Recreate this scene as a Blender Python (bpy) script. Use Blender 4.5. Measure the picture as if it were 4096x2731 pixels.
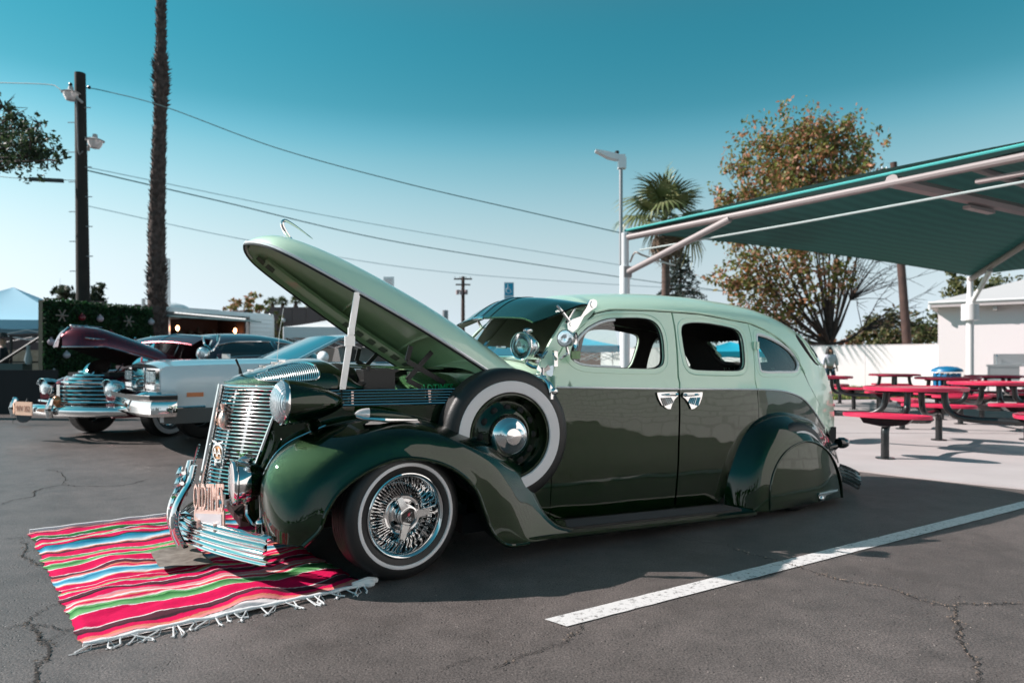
import bpy, math, random
import numpy as np
from mathutils import Vector, Matrix, noise
from mathutils.geometry import delaunay_2d_cdt
R = math.radians; PI = math.pi
rnd = random.Random(7)
S = bpy.context.scene
for o in list(bpy.data.objects): bpy.data.objects.remove(o)

# ---------------------------------------------------------------- camera
CH = 1.02
cd = bpy.data.cameras.new('camera'); cam = bpy.data.objects.new('camera', cd); S.collection.objects.link(cam)
cam.location = (0, 0, CH); cam.rotation_euler = (R(90), 0, 0)
cd.lens = 24; cd.sensor_width = 36; cd.shift_y = 0.0192; cd.clip_start = .05; cd.clip_end = 2000
cd.dof.use_dof = True; cd.dof.focus_distance = 3.45; cd.dof.aperture_fstop = 2.4
S.camera = cam
# ---------------------------------------------------------------- sky and sun
SUN_DIR = Vector((-.81, .09, .58)).normalized()          # towards the sun
elev = math.asin(SUN_DIR.z); az = math.atan2(SUN_DIR.x, SUN_DIR.y)
wd = bpy.data.worlds.new('World'); S.world = wd; wd.use_nodes = True
nt = wd.node_tree; nt.nodes.clear()
ow = nt.nodes.new('ShaderNodeOutputWorld'); bg = nt.nodes.new('ShaderNodeBackground')
sk = nt.nodes.new('ShaderNodeTexSky'); sk.sky_type = 'NISHITA'; sk.sun_disc = False
sk.sun_elevation = elev; sk.sun_rotation = az; sk.air_density = 1.0; sk.dust_density = .25; sk.ozone_density = 1.6
tcw = nt.nodes.new('ShaderNodeTexCoord'); sep = nt.nodes.new('ShaderNodeSeparateXYZ'); rmp = nt.nodes.new('ShaderNodeValToRGB')
nt.links.new(tcw.outputs['Generated'], sep.inputs[0]); nt.links.new(sep.outputs[2], rmp.inputs[0])
SKYR = [(0, (0.213, 0.257, 0.39)), (0.016, (0.213, 0.257, 0.39)), (0.071, (0.278, 0.253, 0.27)), (0.125, (0.36, 0.305, 0.266)), (0.178, (0.379, 0.343, 0.268)), (0.23, (0.33, 0.358, 0.275)), (0.279, (0.225, 0.338, 0.261)), (0.311, (0.146, 0.307, 0.25)), (0.342, (0.084, 0.254, 0.208)), (0.415, (0.052, 0.252, 0.207)), (0.467, (0.065, 0.25, 0.202)), (1, (0.13, 0.24, 0.182))]
e_ = rmp.color_ramp.elements
rmp.color_ramp.interpolation = 'B_SPLINE'; e_[0].position = 0; e_[0].color = (*SKYR[0][1], 1); e_[1].position = 1; e_[1].color = (*SKYR[-1][1], 1)
for p_, c_ in SKYR[1:-1]: q_ = e_.new(p_); q_.color = (*c_, 1)
gm = nt.nodes.new('ShaderNodeMix'); gm.data_type = 'RGBA'; gm.blend_type = 'MULTIPLY'; gm.inputs[0].default_value = 1
gm2 = nt.nodes.new('ShaderNodeMix'); gm2.data_type = 'RGBA'; gm2.blend_type = 'MULTIPLY'; gm2.inputs[0].default_value = 1; gm2.inputs[7].default_value = (2.76, 2.76, 2.76, 1)
nt.links.new(sk.outputs[0], gm.inputs[6]); nt.links.new(rmp.outputs[0], gm.inputs[7]); nt.links.new(gm.outputs[2], gm2.inputs[6]); nt.links.new(gm2.outputs[2], bg.inputs[0]); bg.inputs[1].default_value = .105
nt.links.new(bg.outputs[0], ow.inputs[0])
sl = bpy.data.lights.new('sun', 'SUN'); sun = bpy.data.objects.new('sun', sl); S.collection.objects.link(sun)
sl.energy = 4.2; sl.angle = R(.5); sl.color = (1, .915, .875)
sun.rotation_euler = SUN_DIR.to_track_quat('Z', 'Y').to_euler()
S.view_settings.view_transform = 'Standard'; S.view_settings.look = 'None'
S.view_settings.exposure = .80; S.view_settings.gamma = 1
S.cycles.use_denoising = True
S.cycles.max_bounces = 10; S.cycles.transparent_max_bounces = 16; S.cycles.sample_clamp_indirect = 6

# ---------------------------------------------------------------- helpers
def lin(c):
    return tuple((v/255/12.92 if v/255 <= .04045 else ((v/255+.055)/1.055)**2.4) for v in c)
def W3(px, py, Y):                      # a point Y metres away in the photo's own pixels
    return Vector(((px-2048)/2731*Y, Y, CH-(py-1444)/2731*Y))
def gnd(px, py, z=0):
    Y = 2731*(CH-z)/(py-1444); return Vector(((px-2048)/2731*Y, Y, z))

def mat(name, col=(.5,.5,.5), rough=.5, metal=0, coat=0, var=None, vscale=5, bump=0, bscale=50, emit=None, attr=None, spec=.5, flake=0, trans=0, sheen=0, cior=1.5):
    m = bpy.data.materials.new(name); m.use_nodes = True; n = m.node_tree.nodes; L = m.node_tree.links
    b = n['Principled BSDF']; b.inputs['Base Color'].default_value = (*col, 1); b.inputs['Roughness'].default_value = rough
    b.inputs['Metallic'].default_value = metal; b.inputs['Coat Weight'].default_value = coat; b.inputs['Coat Roughness'].default_value = .02; b.inputs['Coat IOR'].default_value = cior
    b.inputs['Specular IOR Level'].default_value = spec; b.inputs['Transmission Weight'].default_value = trans
    if sheen: b.inputs['Sheen Weight'].default_value = sheen
    tc = n.new('ShaderNodeTexCoord')
    if attr:
        a = n.new('ShaderNodeAttribute'); a.attribute_name = attr; L.new(a.outputs['Color'], b.inputs['Base Color'])
    if var is not None:
        t = n.new('ShaderNodeTexNoise'); t.inputs['Scale'].default_value = vscale; t.inputs['Detail'].default_value = 6
        L.new(tc.outputs['Object'], t.inputs['Vector'])
        r = n.new('ShaderNodeValToRGB'); r.color_ramp.elements[0].position = .32; r.color_ramp.elements[1].position = .68
        r.color_ramp.elements[0].color = (*col, 1); r.color_ramp.elements[1].color = (*var, 1)
        L.new(t.outputs['Fac'], r.inputs['Fac']); L.new(r.outputs['Color'], b.inputs['Base Color'])
    if flake:
        t = n.new('ShaderNodeTexVoronoi'); t.inputs['Scale'].default_value = 900; L.new(tc.outputs['Object'], t.inputs['Vector'])
        bm = n.new('ShaderNodeBump'); bm.inputs['Strength'].default_value = flake; bm.inputs['Distance'].default_value = .0006
        L.new(t.outputs['Distance'], bm.inputs['Height']); L.new(bm.outputs['Normal'], b.inputs['Normal'])
        t2 = n.new('ShaderNodeTexNoise'); t2.inputs['Scale'].default_value = 3.2; t2.inputs['Detail'].default_value = 2; L.new(tc.outputs['Object'], t2.inputs['Vector'])
        b2 = n.new('ShaderNodeBump'); b2.inputs['Strength'].default_value = .3; b2.inputs['Distance'].default_value = .012; L.new(t2.outputs['Fac'], b2.inputs['Height']); L.new(b2.outputs['Normal'], b.inputs['Coat Normal'])
    if bump:
        t = n.new('ShaderNodeTexNoise'); t.inputs['Scale'].default_value = bscale; t.inputs['Detail'].default_value = 5
        L.new(tc.outputs['Object'], t.inputs['Vector'])
        bm = n.new('ShaderNodeBump'); bm.inputs['Strength'].default_value = bump; bm.inputs['Distance'].default_value = .01
        L.new(t.outputs['Fac'], bm.inputs['Height']); L.new(bm.outputs['Normal'], b.inputs['Normal'])
        if coat: L.new(bm.outputs['Normal'], b.inputs['Coat Normal'])
    if emit:
        b.inputs['Emission Color'].default_value = (*emit[:3], 1); b.inputs['Emission Strength'].default_value = emit[3]
    return m
def glassmat(name, tint=(.85,.95,.9), refl=.12):
    m = bpy.data.materials.new(name); m.use_nodes = True; n = m.node_tree.nodes; L = m.node_tree.links; n.clear()
    o = n.new('ShaderNodeOutputMaterial'); t = n.new('ShaderNodeBsdfTransparent'); g = n.new('ShaderNodeBsdfGlossy'); x = n.new('ShaderNodeMixShader')
    t.inputs[0].default_value = (*tint, 1); g.inputs['Roughness'].default_value = .02
    f = n.new('ShaderNodeFresnel'); f.inputs[0].default_value = 1.5; a = n.new('ShaderNodeMath'); a.operation = 'ADD'; a.inputs[1].default_value = refl
    L.new(f.outputs[0], a.inputs[0]); L.new(a.outputs[0], x.inputs[0]); L.new(t.outputs[0], x.inputs[1]); L.new(g.outputs[0], x.inputs[2]); L.new(x.outputs[0], o.inputs[0])
    return m

def finish(o, parent=None, label=None, cat=None, group=None, kind=None):
    if parent: o.parent = parent
    if label: o['label'] = label
    if cat: o['category'] = cat
    if group: o['group'] = group
    if kind: o['kind'] = kind
    return o
def mk(name, V, F, m, parent=None, smooth=True, sharp=40, col=None, **k):
    me = bpy.data.meshes.new(name); me.from_pydata([tuple(v) for v in V], [], [tuple(f) for f in F]); me.update()
    if smooth:
        me.polygons.foreach_set('use_smooth', [True]*len(me.polygons))
        if sharp < 180: me.set_sharp_from_angle(angle=R(sharp))
    if col is not None:
        a = me.color_attributes.new('Col', 'FLOAT_COLOR', 'POINT'); a.data.foreach_set('color', np.array([(*c, 1) for c in col], dtype=np.float32).ravel())
    me.materials.append(m); o = bpy.data.objects.new(name, me); S.collection.objects.link(o)
    return finish(o, parent, **k)
def empty(name, label, cat, loc=(0,0,0), rz=0, group=None, kind=None):
    o = bpy.data.objects.new(name, None); S.collection.objects.link(o); o.location = loc; o.rotation_euler = (0,0,rz); o.empty_display_size = .1
    return finish(o, None, label, cat, group, kind)
def copy_tree(o, parent=None):
    c = o.copy(); S.collection.objects.link(c); c.parent = parent
    for ch in list(o.children): copy_tree(ch, c)
    return c
def setlabel(o, label, group=None):
    o['label'] = label
    if group: o['group'] = group

class MB:
    def __init__(s): s.V = []; s.F = []
    def add(s, V, F):
        b = len(s.V); s.V += [Vector(v) for v in V]; s.F += [tuple(i+b for i in f) for f in F]; return s
    def box(s, c, d, M=None):
        c = Vector(c); V = []
        for i in (-1,1):
            for j in (-1,1):
                for k in (-1,1):
                    v = Vector((i*d[0]/2, j*d[1]/2, k*d[2]/2)); V.append((M @ v if M else v)+c)
        return s.add(V, [(0,1,3,2),(4,6,7,5),(0,4,5,1),(2,3,7,6),(0,2,6,4),(1,5,7,3)])
    def ext(s, pts, off):                                  # polygon extruded by a vector
        n = len(pts); off = Vector(off); P = [Vector(p) for p in pts]
        return s.add(P+[p+off for p in P], [tuple(range(n-1,-1,-1)), tuple(range(n,2*n))]+[(i,(i+1)%n,(i+1)%n+n,i+n) for i in range(n)])
    def tube(s, pts, r, n=8, closed=False, caps=True, flat=None):
        P = [Vector(p) for p in pts]; m = len(P); rr = r if isinstance(r, (list,tuple)) else [r]*m; V = []; F = []; up = None
        for i in range(m):
            if closed: t = P[(i+1)%m]-P[i-1]
            else: t = P[min(i+1,m-1)]-P[max(i-1,0)]
            t = t.normalized() if t.length > 1e-9 else Vector((0,0,1))
            if up is None:
                up = Vector((0,0,1)) if abs(t.z) < .9 else Vector((1,0,0))
            a = t.cross(up).normalized(); up = a.cross(t).normalized()
            for k in range(n):
                q = 2*PI*k/n; V.append(P[i]+(a*math.cos(q)+up*math.sin(q)*(flat or 1))*rr[i])
        for i in range(m if closed else m-1):
            j = (i+1)%m
            for k in range(n): l = (k+1)%n; F.append((i*n+k, i*n+l, j*n+l, j*n+k))
        if caps and not closed: F += [tuple(range(n-1,-1,-1)), tuple((m-1)*n+k for k in range(n))]
        return s.add(V, F)
    def cyl(s, a, b, r, r2=None, n=12): return s.tube([a,b], [r, r if r2 is None else r2], n)
    def lathe(s, prof, o=(0,0,0), ax=(0,0,1), n=24, sc=(1,1)):      # prof = [(radius, along axis)]
        ax = Vector(ax).normalized(); o = Vector(o); u = Vector((0,0,1)) if abs(ax.z) < .9 else Vector((1,0,0))
        a = ax.cross(u).normalized(); b = a.cross(ax); V = []; F = []
        for (r, h) in prof:
            for k in range(n):
                q = 2*PI*k/n; V.append(o+ax*h+(a*math.cos(q)*sc[0]+b*math.sin(q)*sc[1])*r)
        for i in range(len(prof)-1):
            for k in range(n): l = (k+1)%n; F.append((i*n+k, i*n+l, (i+1)*n+l, (i+1)*n+k))
        return s.add(V, F)
    def grid(s, P, cu=False, cv=False, flip=False):
        n = len(P); m = len(P[0]); V = [v for r in P for v in r]; F = []
        for i in range(n if cu else n-1):
            for j in range(m if cv else m-1):
                i2 = (i+1)%n; j2 = (j+1)%m; f = (i*m+j, i2*m+j, i2*m+j2, i*m+j2); F.append(f[::-1] if flip else f)
        return s.add(V, F)
    def ball(s, c, r, n=12, M=None):
        r = (r,r,r) if isinstance(r,(int,float)) else r; P = []
        for i in range(n//2+1):
            t = PI*i/(n//2); row = []
            for k in range(n):
                q = 2*PI*k/n; v = Vector((r[0]*math.sin(t)*math.cos(q), r[1]*math.sin(t)*math.sin(q), r[2]*math.cos(t))); row.append((M@v if M else v)+Vector(c))
            P.append(row)
        return s.grid(P, cv=True, flip=True)
    def tri_fill(s, pts):
        n = len(pts); return s.add(pts, [tuple(range(n))])
    def mirror(s, yc=.85):
        s.V = [Vector((v[0], 2*yc-v[1], v[2])) for v in s.V]; s.F = [f[::-1] for f in s.F]; return s
    def xf(s, M):
        s.V = [M @ Vector(v) for v in s.V]; return s
    def o(s, name, m, parent=None, **k): return mk(name, s.V, s.F, m, parent, **k)

def cr(P, n=8, closed=False):                              # Catmull-Rom through points
    P = [Vector(p) for p in P]; m = len(P); out = []
    for i in range(m if closed else m-1):
        if closed: a,b,c,d = P[i-1],P[i],P[(i+1)%m],P[(i+2)%m]
        else:
            b,c = P[i],P[i+1]; a = P[i-1] if i else b*2-c; d = P[i+2] if i+2 < m else c*2-b
        for k in range(n):
            t = k/n; out.append(.5*((2*b)+(c-a)*t+(2*a-5*b+4*c-d)*t*t+(3*b-a-3*c+d)*t**3))
    if not closed: out.append(P[-1])
    return out
def crgrid(P, nu, nv):                                      # smooth a control grid both ways
    rows = [cr(r, nv) for r in P]
    cols = [cr([rows[i][j] for i in range(len(rows))], nu) for j in range(len(rows[0]))]
    return [[cols[j][i] for j in range(len(cols))] for i in range(len(cols[0]))]
def pch(xs, ys):
    n=len(xs); h=[xs[i+1]-xs[i] for i in range(n-1)]; d=[(ys[i+1]-ys[i])/h[i] for i in range(n-1)]
    m=[d[0]]+[0 if d[i-1]*d[i]<=0 else 2*d[i-1]*d[i]/(d[i-1]+d[i]) for i in range(1,n-1)]+[d[-1]]
    def f(x):
        if x<=xs[0]: return ys[0]
        if x>=xs[-1]: return ys[-1]
        i=0
        while x>xs[i+1]: i+=1
        t=(x-xs[i])/h[i]
        return ys[i]*(1+2*t)*(1-t)**2+h[i]*m[i]*t*(1-t)**2+ys[i+1]*t*t*(3-2*t)+h[i]*m[i+1]*t*t*(t-1)
    return f
def inpoly(x, y, P):
    r = False; n = len(P); j = n-1
    for i in range(n):
        if (P[i][1] > y) != (P[j][1] > y) and x < (P[j][0]-P[i][0])*(y-P[i][1])/(P[j][1]-P[i][1])+P[i][0]: r = not r
        j = i
    return r
def resamp(P, sp, closed=True):
    out = []; n = len(P)
    for i in range(n if closed else n-1):
        a, b = P[i], P[(i+1)%n]; L = math.hypot(b[0]-a[0], b[1]-a[1]); k = max(1, int(L/sp+.5))
        for q in range(k): out.append((a[0]+(b[0]-a[0])*q/k, a[1]+(b[1]-a[1])*q/k))
    if not closed: out.append(tuple(P[-1]))
    return out
def smooth2(P, n=4): return [(v.x, v.y) for v in cr([(p[0],p[1],0) for p in P], n, True)]
def offset2(P, d):
    out = []; n = len(P); A = sum(P[i][0]*P[(i+1)%n][1]-P[(i+1)%n][0]*P[i][1] for i in range(n)); s = 1 if A > 0 else -1
    for i in range(n):
        a, b = P[i-1], P[(i+1)%n]; t = (b[0]-a[0], b[1]-a[1]); L = math.hypot(*t) or 1
        out.append((P[i][0]+t[1]/L*d*s, P[i][1]-t[0]/L*d*s))
    return out
def cdt(outer, holes, sp):
    V = []; E = []
    for loop in [outer]+holes:
        b = len(V); V += [Vector(p) for p in loop]; E += [(b+i, b+(i+1)%len(loop)) for i in range(len(loop))]
    nb = len(V); x0 = min(p[0] for p in outer); x1 = max(p[0] for p in outer); y0 = min(p[1] for p in outer); y1 = max(p[1] for p in outer)
    B = np.array([tuple(v) for v in V])
    xs = np.arange(x0+sp*.5, x1, sp); ys = np.arange(y0+sp*.5, y1, sp)
    for x in xs:
        for y in ys:
            if inpoly(x, y, outer) and not any(inpoly(x, y, h) for h in holes) and ((B[:,0]-x)**2+(B[:,1]-y)**2).min() > (sp*.45)**2: V.append(Vector((x,y)))
    v, e, f, ov, oe, of = delaunay_2d_cdt(V, E, [], 0, 1e-6)
    T = []
    for t in f:
        cx = sum(v[i].x for i in t)/3; cy = sum(v[i].y for i in t)/3
        if inpoly(cx, cy, outer) and not any(inpoly(cx, cy, h) for h in holes): T.append(tuple(t))
    return [tuple(p) for p in v], T
def text_mb(txt, size, depth=.002, sx=1, align='CENTER'):
    c = bpy.data.curves.new('t', 'FONT'); c.body = txt; c.size = size; c.extrude = depth; c.align_x = align; c.resolution_u = 2
    o = bpy.data.objects.new('t', c); S.collection.objects.link(o); dg = bpy.context.evaluated_depsgraph_get(); dg.update()
    me = bpy.data.meshes.new_from_object(o.evaluated_get(dg)); b = MB()
    b.add([Vector((v.co.x*sx, v.co.y, v.co.z)) for v in me.vertices], [tuple(p.vertices) for p in me.polygons])
    bpy.data.objects.remove(o); bpy.data.curves.remove(c); bpy.data.meshes.remove(me); return b
def frame(o, x, y, z):                                      # matrix from axes
    M = Matrix((Vector(x).normalized(), Vector(y).normalized(), Vector(z).normalized())).transposed().to_4x4(); M.translation = Vector(o); return M

# ---------------------------------------------------------------- materials
GREEN = mat('dark_green_metallic', (.0026,.0165,.0020), .25, .85, 1, flake=.8, cior=1.55, spec=.05)
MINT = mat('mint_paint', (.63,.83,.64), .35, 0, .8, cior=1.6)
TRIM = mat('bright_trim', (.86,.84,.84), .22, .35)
MINTIN = mat('mint_inner', (.27,.40,.22), .28, 0, .6, var=(.31,.44,.26), vscale=3)  # darker copy of the mint, with the hood underside's shade in its colour
CHROME = mat('chrome', (.74,.74,.74), .045, 1, bump=.02, bscale=8)
CHROMEF = mat('chrome_flat', (.78,.8,.8), .12, 1)
STEEL = mat('brushed_steel', (.5,.5,.5), .35, 1)
RUBBER = mat('tyre_rubber', (.014,.013,.013), .48, bump=.15, bscale=120)
WW = mat('whitewall', (.86,.79,.78), .5, var=(.82,.75,.74), vscale=6)
BLACK = mat('black_metal', (.012,.012,.012), .45)
DARK = mat('dark_void', (.008,.008,.008), .8)
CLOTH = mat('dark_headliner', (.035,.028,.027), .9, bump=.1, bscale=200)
SEAT = mat('seat_leather', (.05,.04,.036), .5)
GLASS = glassmat('window_glass', (.8,.9,.86), .06)
GLASSG = glassmat('green_glass', (.2,.6,.15), .05)
LENS = mat('lens_glass', (.55,.62,.66), .10, .75, .8, bump=.5, bscale=30)
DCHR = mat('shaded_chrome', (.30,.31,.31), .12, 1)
LENSP = mat('pinkish_lens', (.8,.72,.7), .1, .3, .8)
COPPER = mat('rose_metal', (.85,.62,.54), .28, .75, bump=.25, bscale=150)
PLAQ = mat('plaque_sparkle', (.62,.6,.62), .45, .5, bump=.6, bscale=300)
RED = mat('table_red', (.60,.02,.075), .38, 0, .4)
# ================================================================ the green and mint sedan
YC = .85
TH = R(30)
OX, OY = -.5246, 3.158
car = empty('vintage_sedan', 'mint and dark green vintage sedan, hood raised, whitewall spare tyre in its fender', 'car', (OX, OY, 0), TH)
Wb = pch([.05,.2,.45,.7,.83,.872,.90,.95,1.1,1.25,1.36,1.5],[.625,.645,.66,.66,.653,.649,.636,.628,.594,.552,.512,.46])
zt = pch([.9,1.15,1.35,1.6,1.85,2.1,2.4,2.65,2.9,3.1,3.3,3.5,3.65,3.75,3.85,3.93,4.02,4.08,4.12,4.15],[1.33,1.40,1.45,1.475,1.49,1.498,1.495,1.482,1.46,1.425,1.36,1.26,1.14,1.03,.88,.77,.66,.5,.38,.2])
ex = pch([.4,.9,1.4,2.4,2.6,2.9,3.2,3.4,3.6,3.8,3.95,4.1,4.15],[.84,.965,1,1,.992,.965,.91,.85,.76,.63,.5,.3,.15])
def Wf(x, z):
    w = Wb(z+.028*(x-1))*ex(x); t0 = zt(x); zs = t0-.17
    if z > zs and x > 1.05: t = min((z-zs)/(t0-zs), 1); w *= math.sqrt(max(0, 1-t*t))**.9
    return w
def sp3(x, z, off=0, far=False):
    w = Wf(x, z)+off; return Vector((x, YC+w if far else YC-w, z))
def panel(name, outer, holes, m, parent, far=False, off=0, thick=.022, sp=.05, **k):
    outer = resamp(outer, .03); holes = [resamp(h, .03) for h in holes]
    v, T = cdt(outer, holes, sp)
    V = [sp3(x, z, off, far) for x, z in v]; F = []
    for t in T:
        a, b, c = (V[i] for i in t); nrm = (b-a).cross(c-a).y
        F.append(t if (nrm < 0) != far else t[::-1])
    for L in [outer]+holes:
        n = len(L); b = len(V); V += [sp3(x, z, off, far) for x, z in L]; V += [sp3(x, z, off-thick, far) for x, z in L]
        F += [(b+i, b+(i+1)%n, b+n+(i+1)%n, b+n+i) for i in range(n)]
    return mk(name, V, F, m, parent, **k)
def edgeline(P, r, name, m, parent, far=False, off=0, closed=True, n=6, flat=None):
    b = MB(); b.tube([sp3(x, z, off, far) for x, z in P], r, n, closed=closed, flat=flat); return b.o(name, m, parent)

gut = [(1.371,1.315),(1.459,1.334),(1.537,1.344),(1.793,1.349),(2.007,1.347),(2.261,1.341),(2.568,1.308),(2.722,1.293),(2.885,1.247),(3.046,1.176),(3.143,1.112),(3.21,1.037),(3.28,.929)]
win1 = [(1.268,1.206),(1.351,1.246),(1.43,1.270),(1.506,1.281),(1.661,1.289),(1.765,1.287),(1.823,1.273),(1.859,1.245),(1.876,1.195),(1.874,1.121),(1.853,1.022),(1.816,.986),(1.739,.972),(1.537,.976),(1.431,.980),(1.301,.985),(1.212,.995),(1.162,1.017),(1.141,1.05),(1.182,1.132)]
win2 = [(2.052,1.225),(2.093,1.262),(2.21,1.276),(2.332,1.272),(2.479,1.256),(2.569,1.239),(2.606,1.212),(2.616,1.155),(2.598,1.044),(2.576,.985),(2.538,.960),(2.449,.953),(2.212,.958),(2.085,.967),(2.045,1.0),(2.037,1.084),(2.041,1.167)]
win3 = [(2.79,1.213),(2.866,1.205),(2.966,1.178),(3.072,1.138),(3.152,1.093),(3.206,1.046),(3.224,1.0),(3.200,.957),(3.149,.936),(2.96,.935),(2.76,.940),(2.734,.987),(2.745,1.09),(2.765,1.18)]
win1, win2, win3 = smooth2(win1, 3), smooth2(win2, 3), smooth2(win3, 3)
belt = [(.90,.877),(1.0,.874),(1.933,.845),(2.666,.827),(2.882,.816),(3.034,.795),(3.2,.748),(3.33,.67),(3.45,.585),(3.563,.507)]
beltz = pch([b[0] for b in belt], [b[1] for b in belt])
def beltpts(x0, x1, n, dz=0): return [(x0+(x1-x0)*i/n, beltz(x0+(x1-x0)*i/n)+dz) for i in range(n+1)]
G = .0055
for far in (False, True):
    # front door
    up = [(.993,.879),(1.0,.931),(1.048,1.03),(1.106,1.105),(1.23,1.205),(1.375,1.303),(1.46,1.322),(1.54,1.332),(1.8,1.337),(1.999,1.335),(1.991,1.248),(1.968,1.082),(1.942,.92),(1.95,.884),(1.934,beltz(1.934)+.003)]
    lo = [(.985,.13)]+[(1.909-G,.098),(1.913-G,.238),(1.934-G,.80)]+beltpts(1.93,.985,8,-.003)
    d = panel('front_door', lo, [], GREEN, car, far)
    panel('door_upper', up+beltpts(1.93,.993,8,.003)[1:-1], [win1], MINT, d, far)
    edgeline(win1, .0045, 'window_trim', BLACK, d, far, -.004)
    edgeline(smooth2(offset2(win1, .030),1), .007, 'window_bead', MINT, d, far, -.0035)
    # rear door
    up = [(1.947,beltz(1.947)+.003),(1.964,.884),(1.956,.92),(1.983,1.082),(2.005,1.248),(2.013,1.335),(2.26,1.329),(2.568,1.297),(2.715,1.283),(2.709,1.179),(2.692,1.044),(2.661,.891),(2.662,beltz(2.66)+.003)]
    lo = [(1.913+G,.098),(2.30,.085),(2.45,.28),(2.55,.45),(2.664,.62),(2.664,.72)]+beltpts(2.66,1.94,8,-.003)+[(1.938+G,.80),(1.917+G,.238)]
    d2 = panel('rear_door', lo, [], GREEN, car, far)
    panel('door_upper', up+beltpts(2.655,1.95,6,.003), [win2], MINT, d2, far)
    edgeline(win2, .0045, 'window_trim', BLACK, d2, far, -.004)
    edgeline(smooth2(offset2(win2, .030),1), .007, 'window_bead', MINT, d2, far, -.0035)
    # quarter panel
    up = [(2.668,beltz(2.668)+.003),(2.667,.891),(2.698,1.044),(2.715,1.179),(2.721,1.283),(2.885,1.237),(3.04,1.166),(3.135,1.103),(3.20,1.03),(3.27,.925),(3.36,.79),(3.50,.66),(3.62,.52),(3.60,.46)]+beltpts(3.56,2.668,16,.003)[:-1]
    lo = beltpts(2.668,3.56,16,-.003)+[(3.60,.30),(3.2,.2),(2.668,.3)]
    q = panel('quarter_panel', up, [win3], MINT, car, far)
    panel('lower_quarter', lo, [], GREEN, q, far)
    edgeline(smooth2(offset2(win3, .026),1), .006, 'window_bead', MINT, q, far, -.003)
    wf = edgeline(offset2(win3, -.006), .011, 'window_frame', mat('cream_trim', (.85,.84,.83), .3), q, far, -.006)
    panel('window_glass', offset2(win3, -.006), [], GLASS, q, far, -.012, .001)
    # cowl side
    cs = [(.985-G,.13),(.985-G,beltz(.985)-.003),(.52,beltz(.9)-.006),(.50,.13)]
    panel('cowl_side', cs, [], GREEN, car, far)
    # a pillar
    ap = [(1.370,1.316),(1.225,1.212),(1.100,1.112),(1.042,1.036),(.994,.935),(.988,.88),(.90,.88),(.915,.95),(.955,1.04),(1.03,1.14),(1.12,1.24),(1.22,1.335),(1.30,1.345)]
    panel('windshield_pillar', ap, [], MINT, car, far, .0)
    # drip moulding and belt trim, crease
    b = MB(); b.tube([sp3(p.x, p.y, .004, far) for p in cr([(g[0],g[1],0) for g in gut], 4)], .0075, 8); b.o('drip_moulding', MINT, car)
    for (x0, x1) in ((.995,1.932),(1.942,2.660),(2.670,3.56)):
        b = MB(); b.tube([sp3(x, z, .0, far) for x, z in beltpts(x0, x1, 14)], .0085, 8, flat=.8); b.o('belt_trim', TRIM, car)
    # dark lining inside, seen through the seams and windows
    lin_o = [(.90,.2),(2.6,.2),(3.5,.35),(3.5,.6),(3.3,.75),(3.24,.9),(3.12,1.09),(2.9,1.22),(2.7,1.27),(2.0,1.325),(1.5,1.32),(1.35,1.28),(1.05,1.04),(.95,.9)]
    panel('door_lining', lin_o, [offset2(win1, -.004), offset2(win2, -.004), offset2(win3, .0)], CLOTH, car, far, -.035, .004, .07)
# door hinges and handles, near side
for (x, z, h) in ((1.005,.903,.045),(2.727,1.128,.035)):
    b = MB(); p = sp3(x, z, .005); b.box(p, (.022 if h>.04 else .05,.03,h*1.5)); b.cyl(p+Vector((0,-.014,-h*.8)), p+Vector((0,-.014,h*.8)), .011); b.o('door_hinge', MINT, car)
b = MB(); p = sp3(2.675,.60,.01); b.cyl(p+Vector((0,0,-.02)), p+Vector((0,0,.02)), .015); b.o('door_hinge', GREEN, car)
for s, x0, x1 in ((1,1.745,1.915),(-1,2.127,1.955)):
    hb = MB(); pts = [(0,0),(.93,.0),(1,-.1),(1,-.22),(.85,-.4),(.72,-.62),(.60,-1.0),(.45,-.97),(.2,-.75),(.06,-.4),(0,-.12)]
    P = [sp3(x0+(x1-x0)*a, .828-.0305*(min(x0,x1)-1.74)+c*.105, .003) for a, c in pts]
    hb.ext(P if s < 0 else P[::-1], (0,-.008,0))
    h = hb.o('door_handle', CHROME, car)
    g = MB()
    for i in range(6):
        a0 = .16+.09*i; g.tube([sp3(x0+(x1-x0)*(a0+.0), .795-.0305*(min(x0,x1)-1.74), .014), sp3(x0+(x1-x0)*(a0+.13), .742-.0305*(min(x0,x1)-1.74)+.004*i, .014)], .0035, 6)
    g.o('escutcheon_rib', CHROMEF, h)
    g = MB(); g.tube([sp3(x0+(x1-x0)*a, .814-.0305*(min(x0,x1)-1.74), .014+o) for a, o in ((.25,.004),(.45,.014),(.7,.016),(.9,.008))], [.006,.008,.010,.009], 8); g.ball(sp3(x0+(x1-x0)*.87, .813-.0305*(min(x0,x1)-1.74), .012), .012, 10); g.o('handle_lever', CHROME, h)

# roof
rows = []
gx = pch([g[0] for g in gut]+[3.36,3.5,3.62,3.75,3.9,4.0,4.1,4.14], [g[1] for g in gut]+[.80,.66,.50,.40,.33,.28,.24,.2])
xs = [1.19+.03*i for i in range(7)]+[1.40+.06*i for i in range(24)]+[2.84+.015*i for i in range(88)]
for x in xs:
    x = min(x, 4.145); z0 = gx(x) if x > 1.371 else 1.315+(x-1.371)*-.12; row = []
    t1 = zt(x) if x > 1.4 else zt(1.4)-(1.4-x)*.30
    z0 = min(z0, t1-.01)
    for j in range(33):
        a = j/32*PI/2; z = z0+(t1-z0)*math.sin(a)
        if x < 1.4:
            w = (Wf(1.4, 1.33)*math.cos(a)**.75)
        else: w = Wf(x, z) if j < 32 else 0
        row.append((x-(.07*math.sin(a) if x < 1.3 else 0)*(1.3-min(x,1.3))/.11, w, z))
    rows.append(row)
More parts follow.
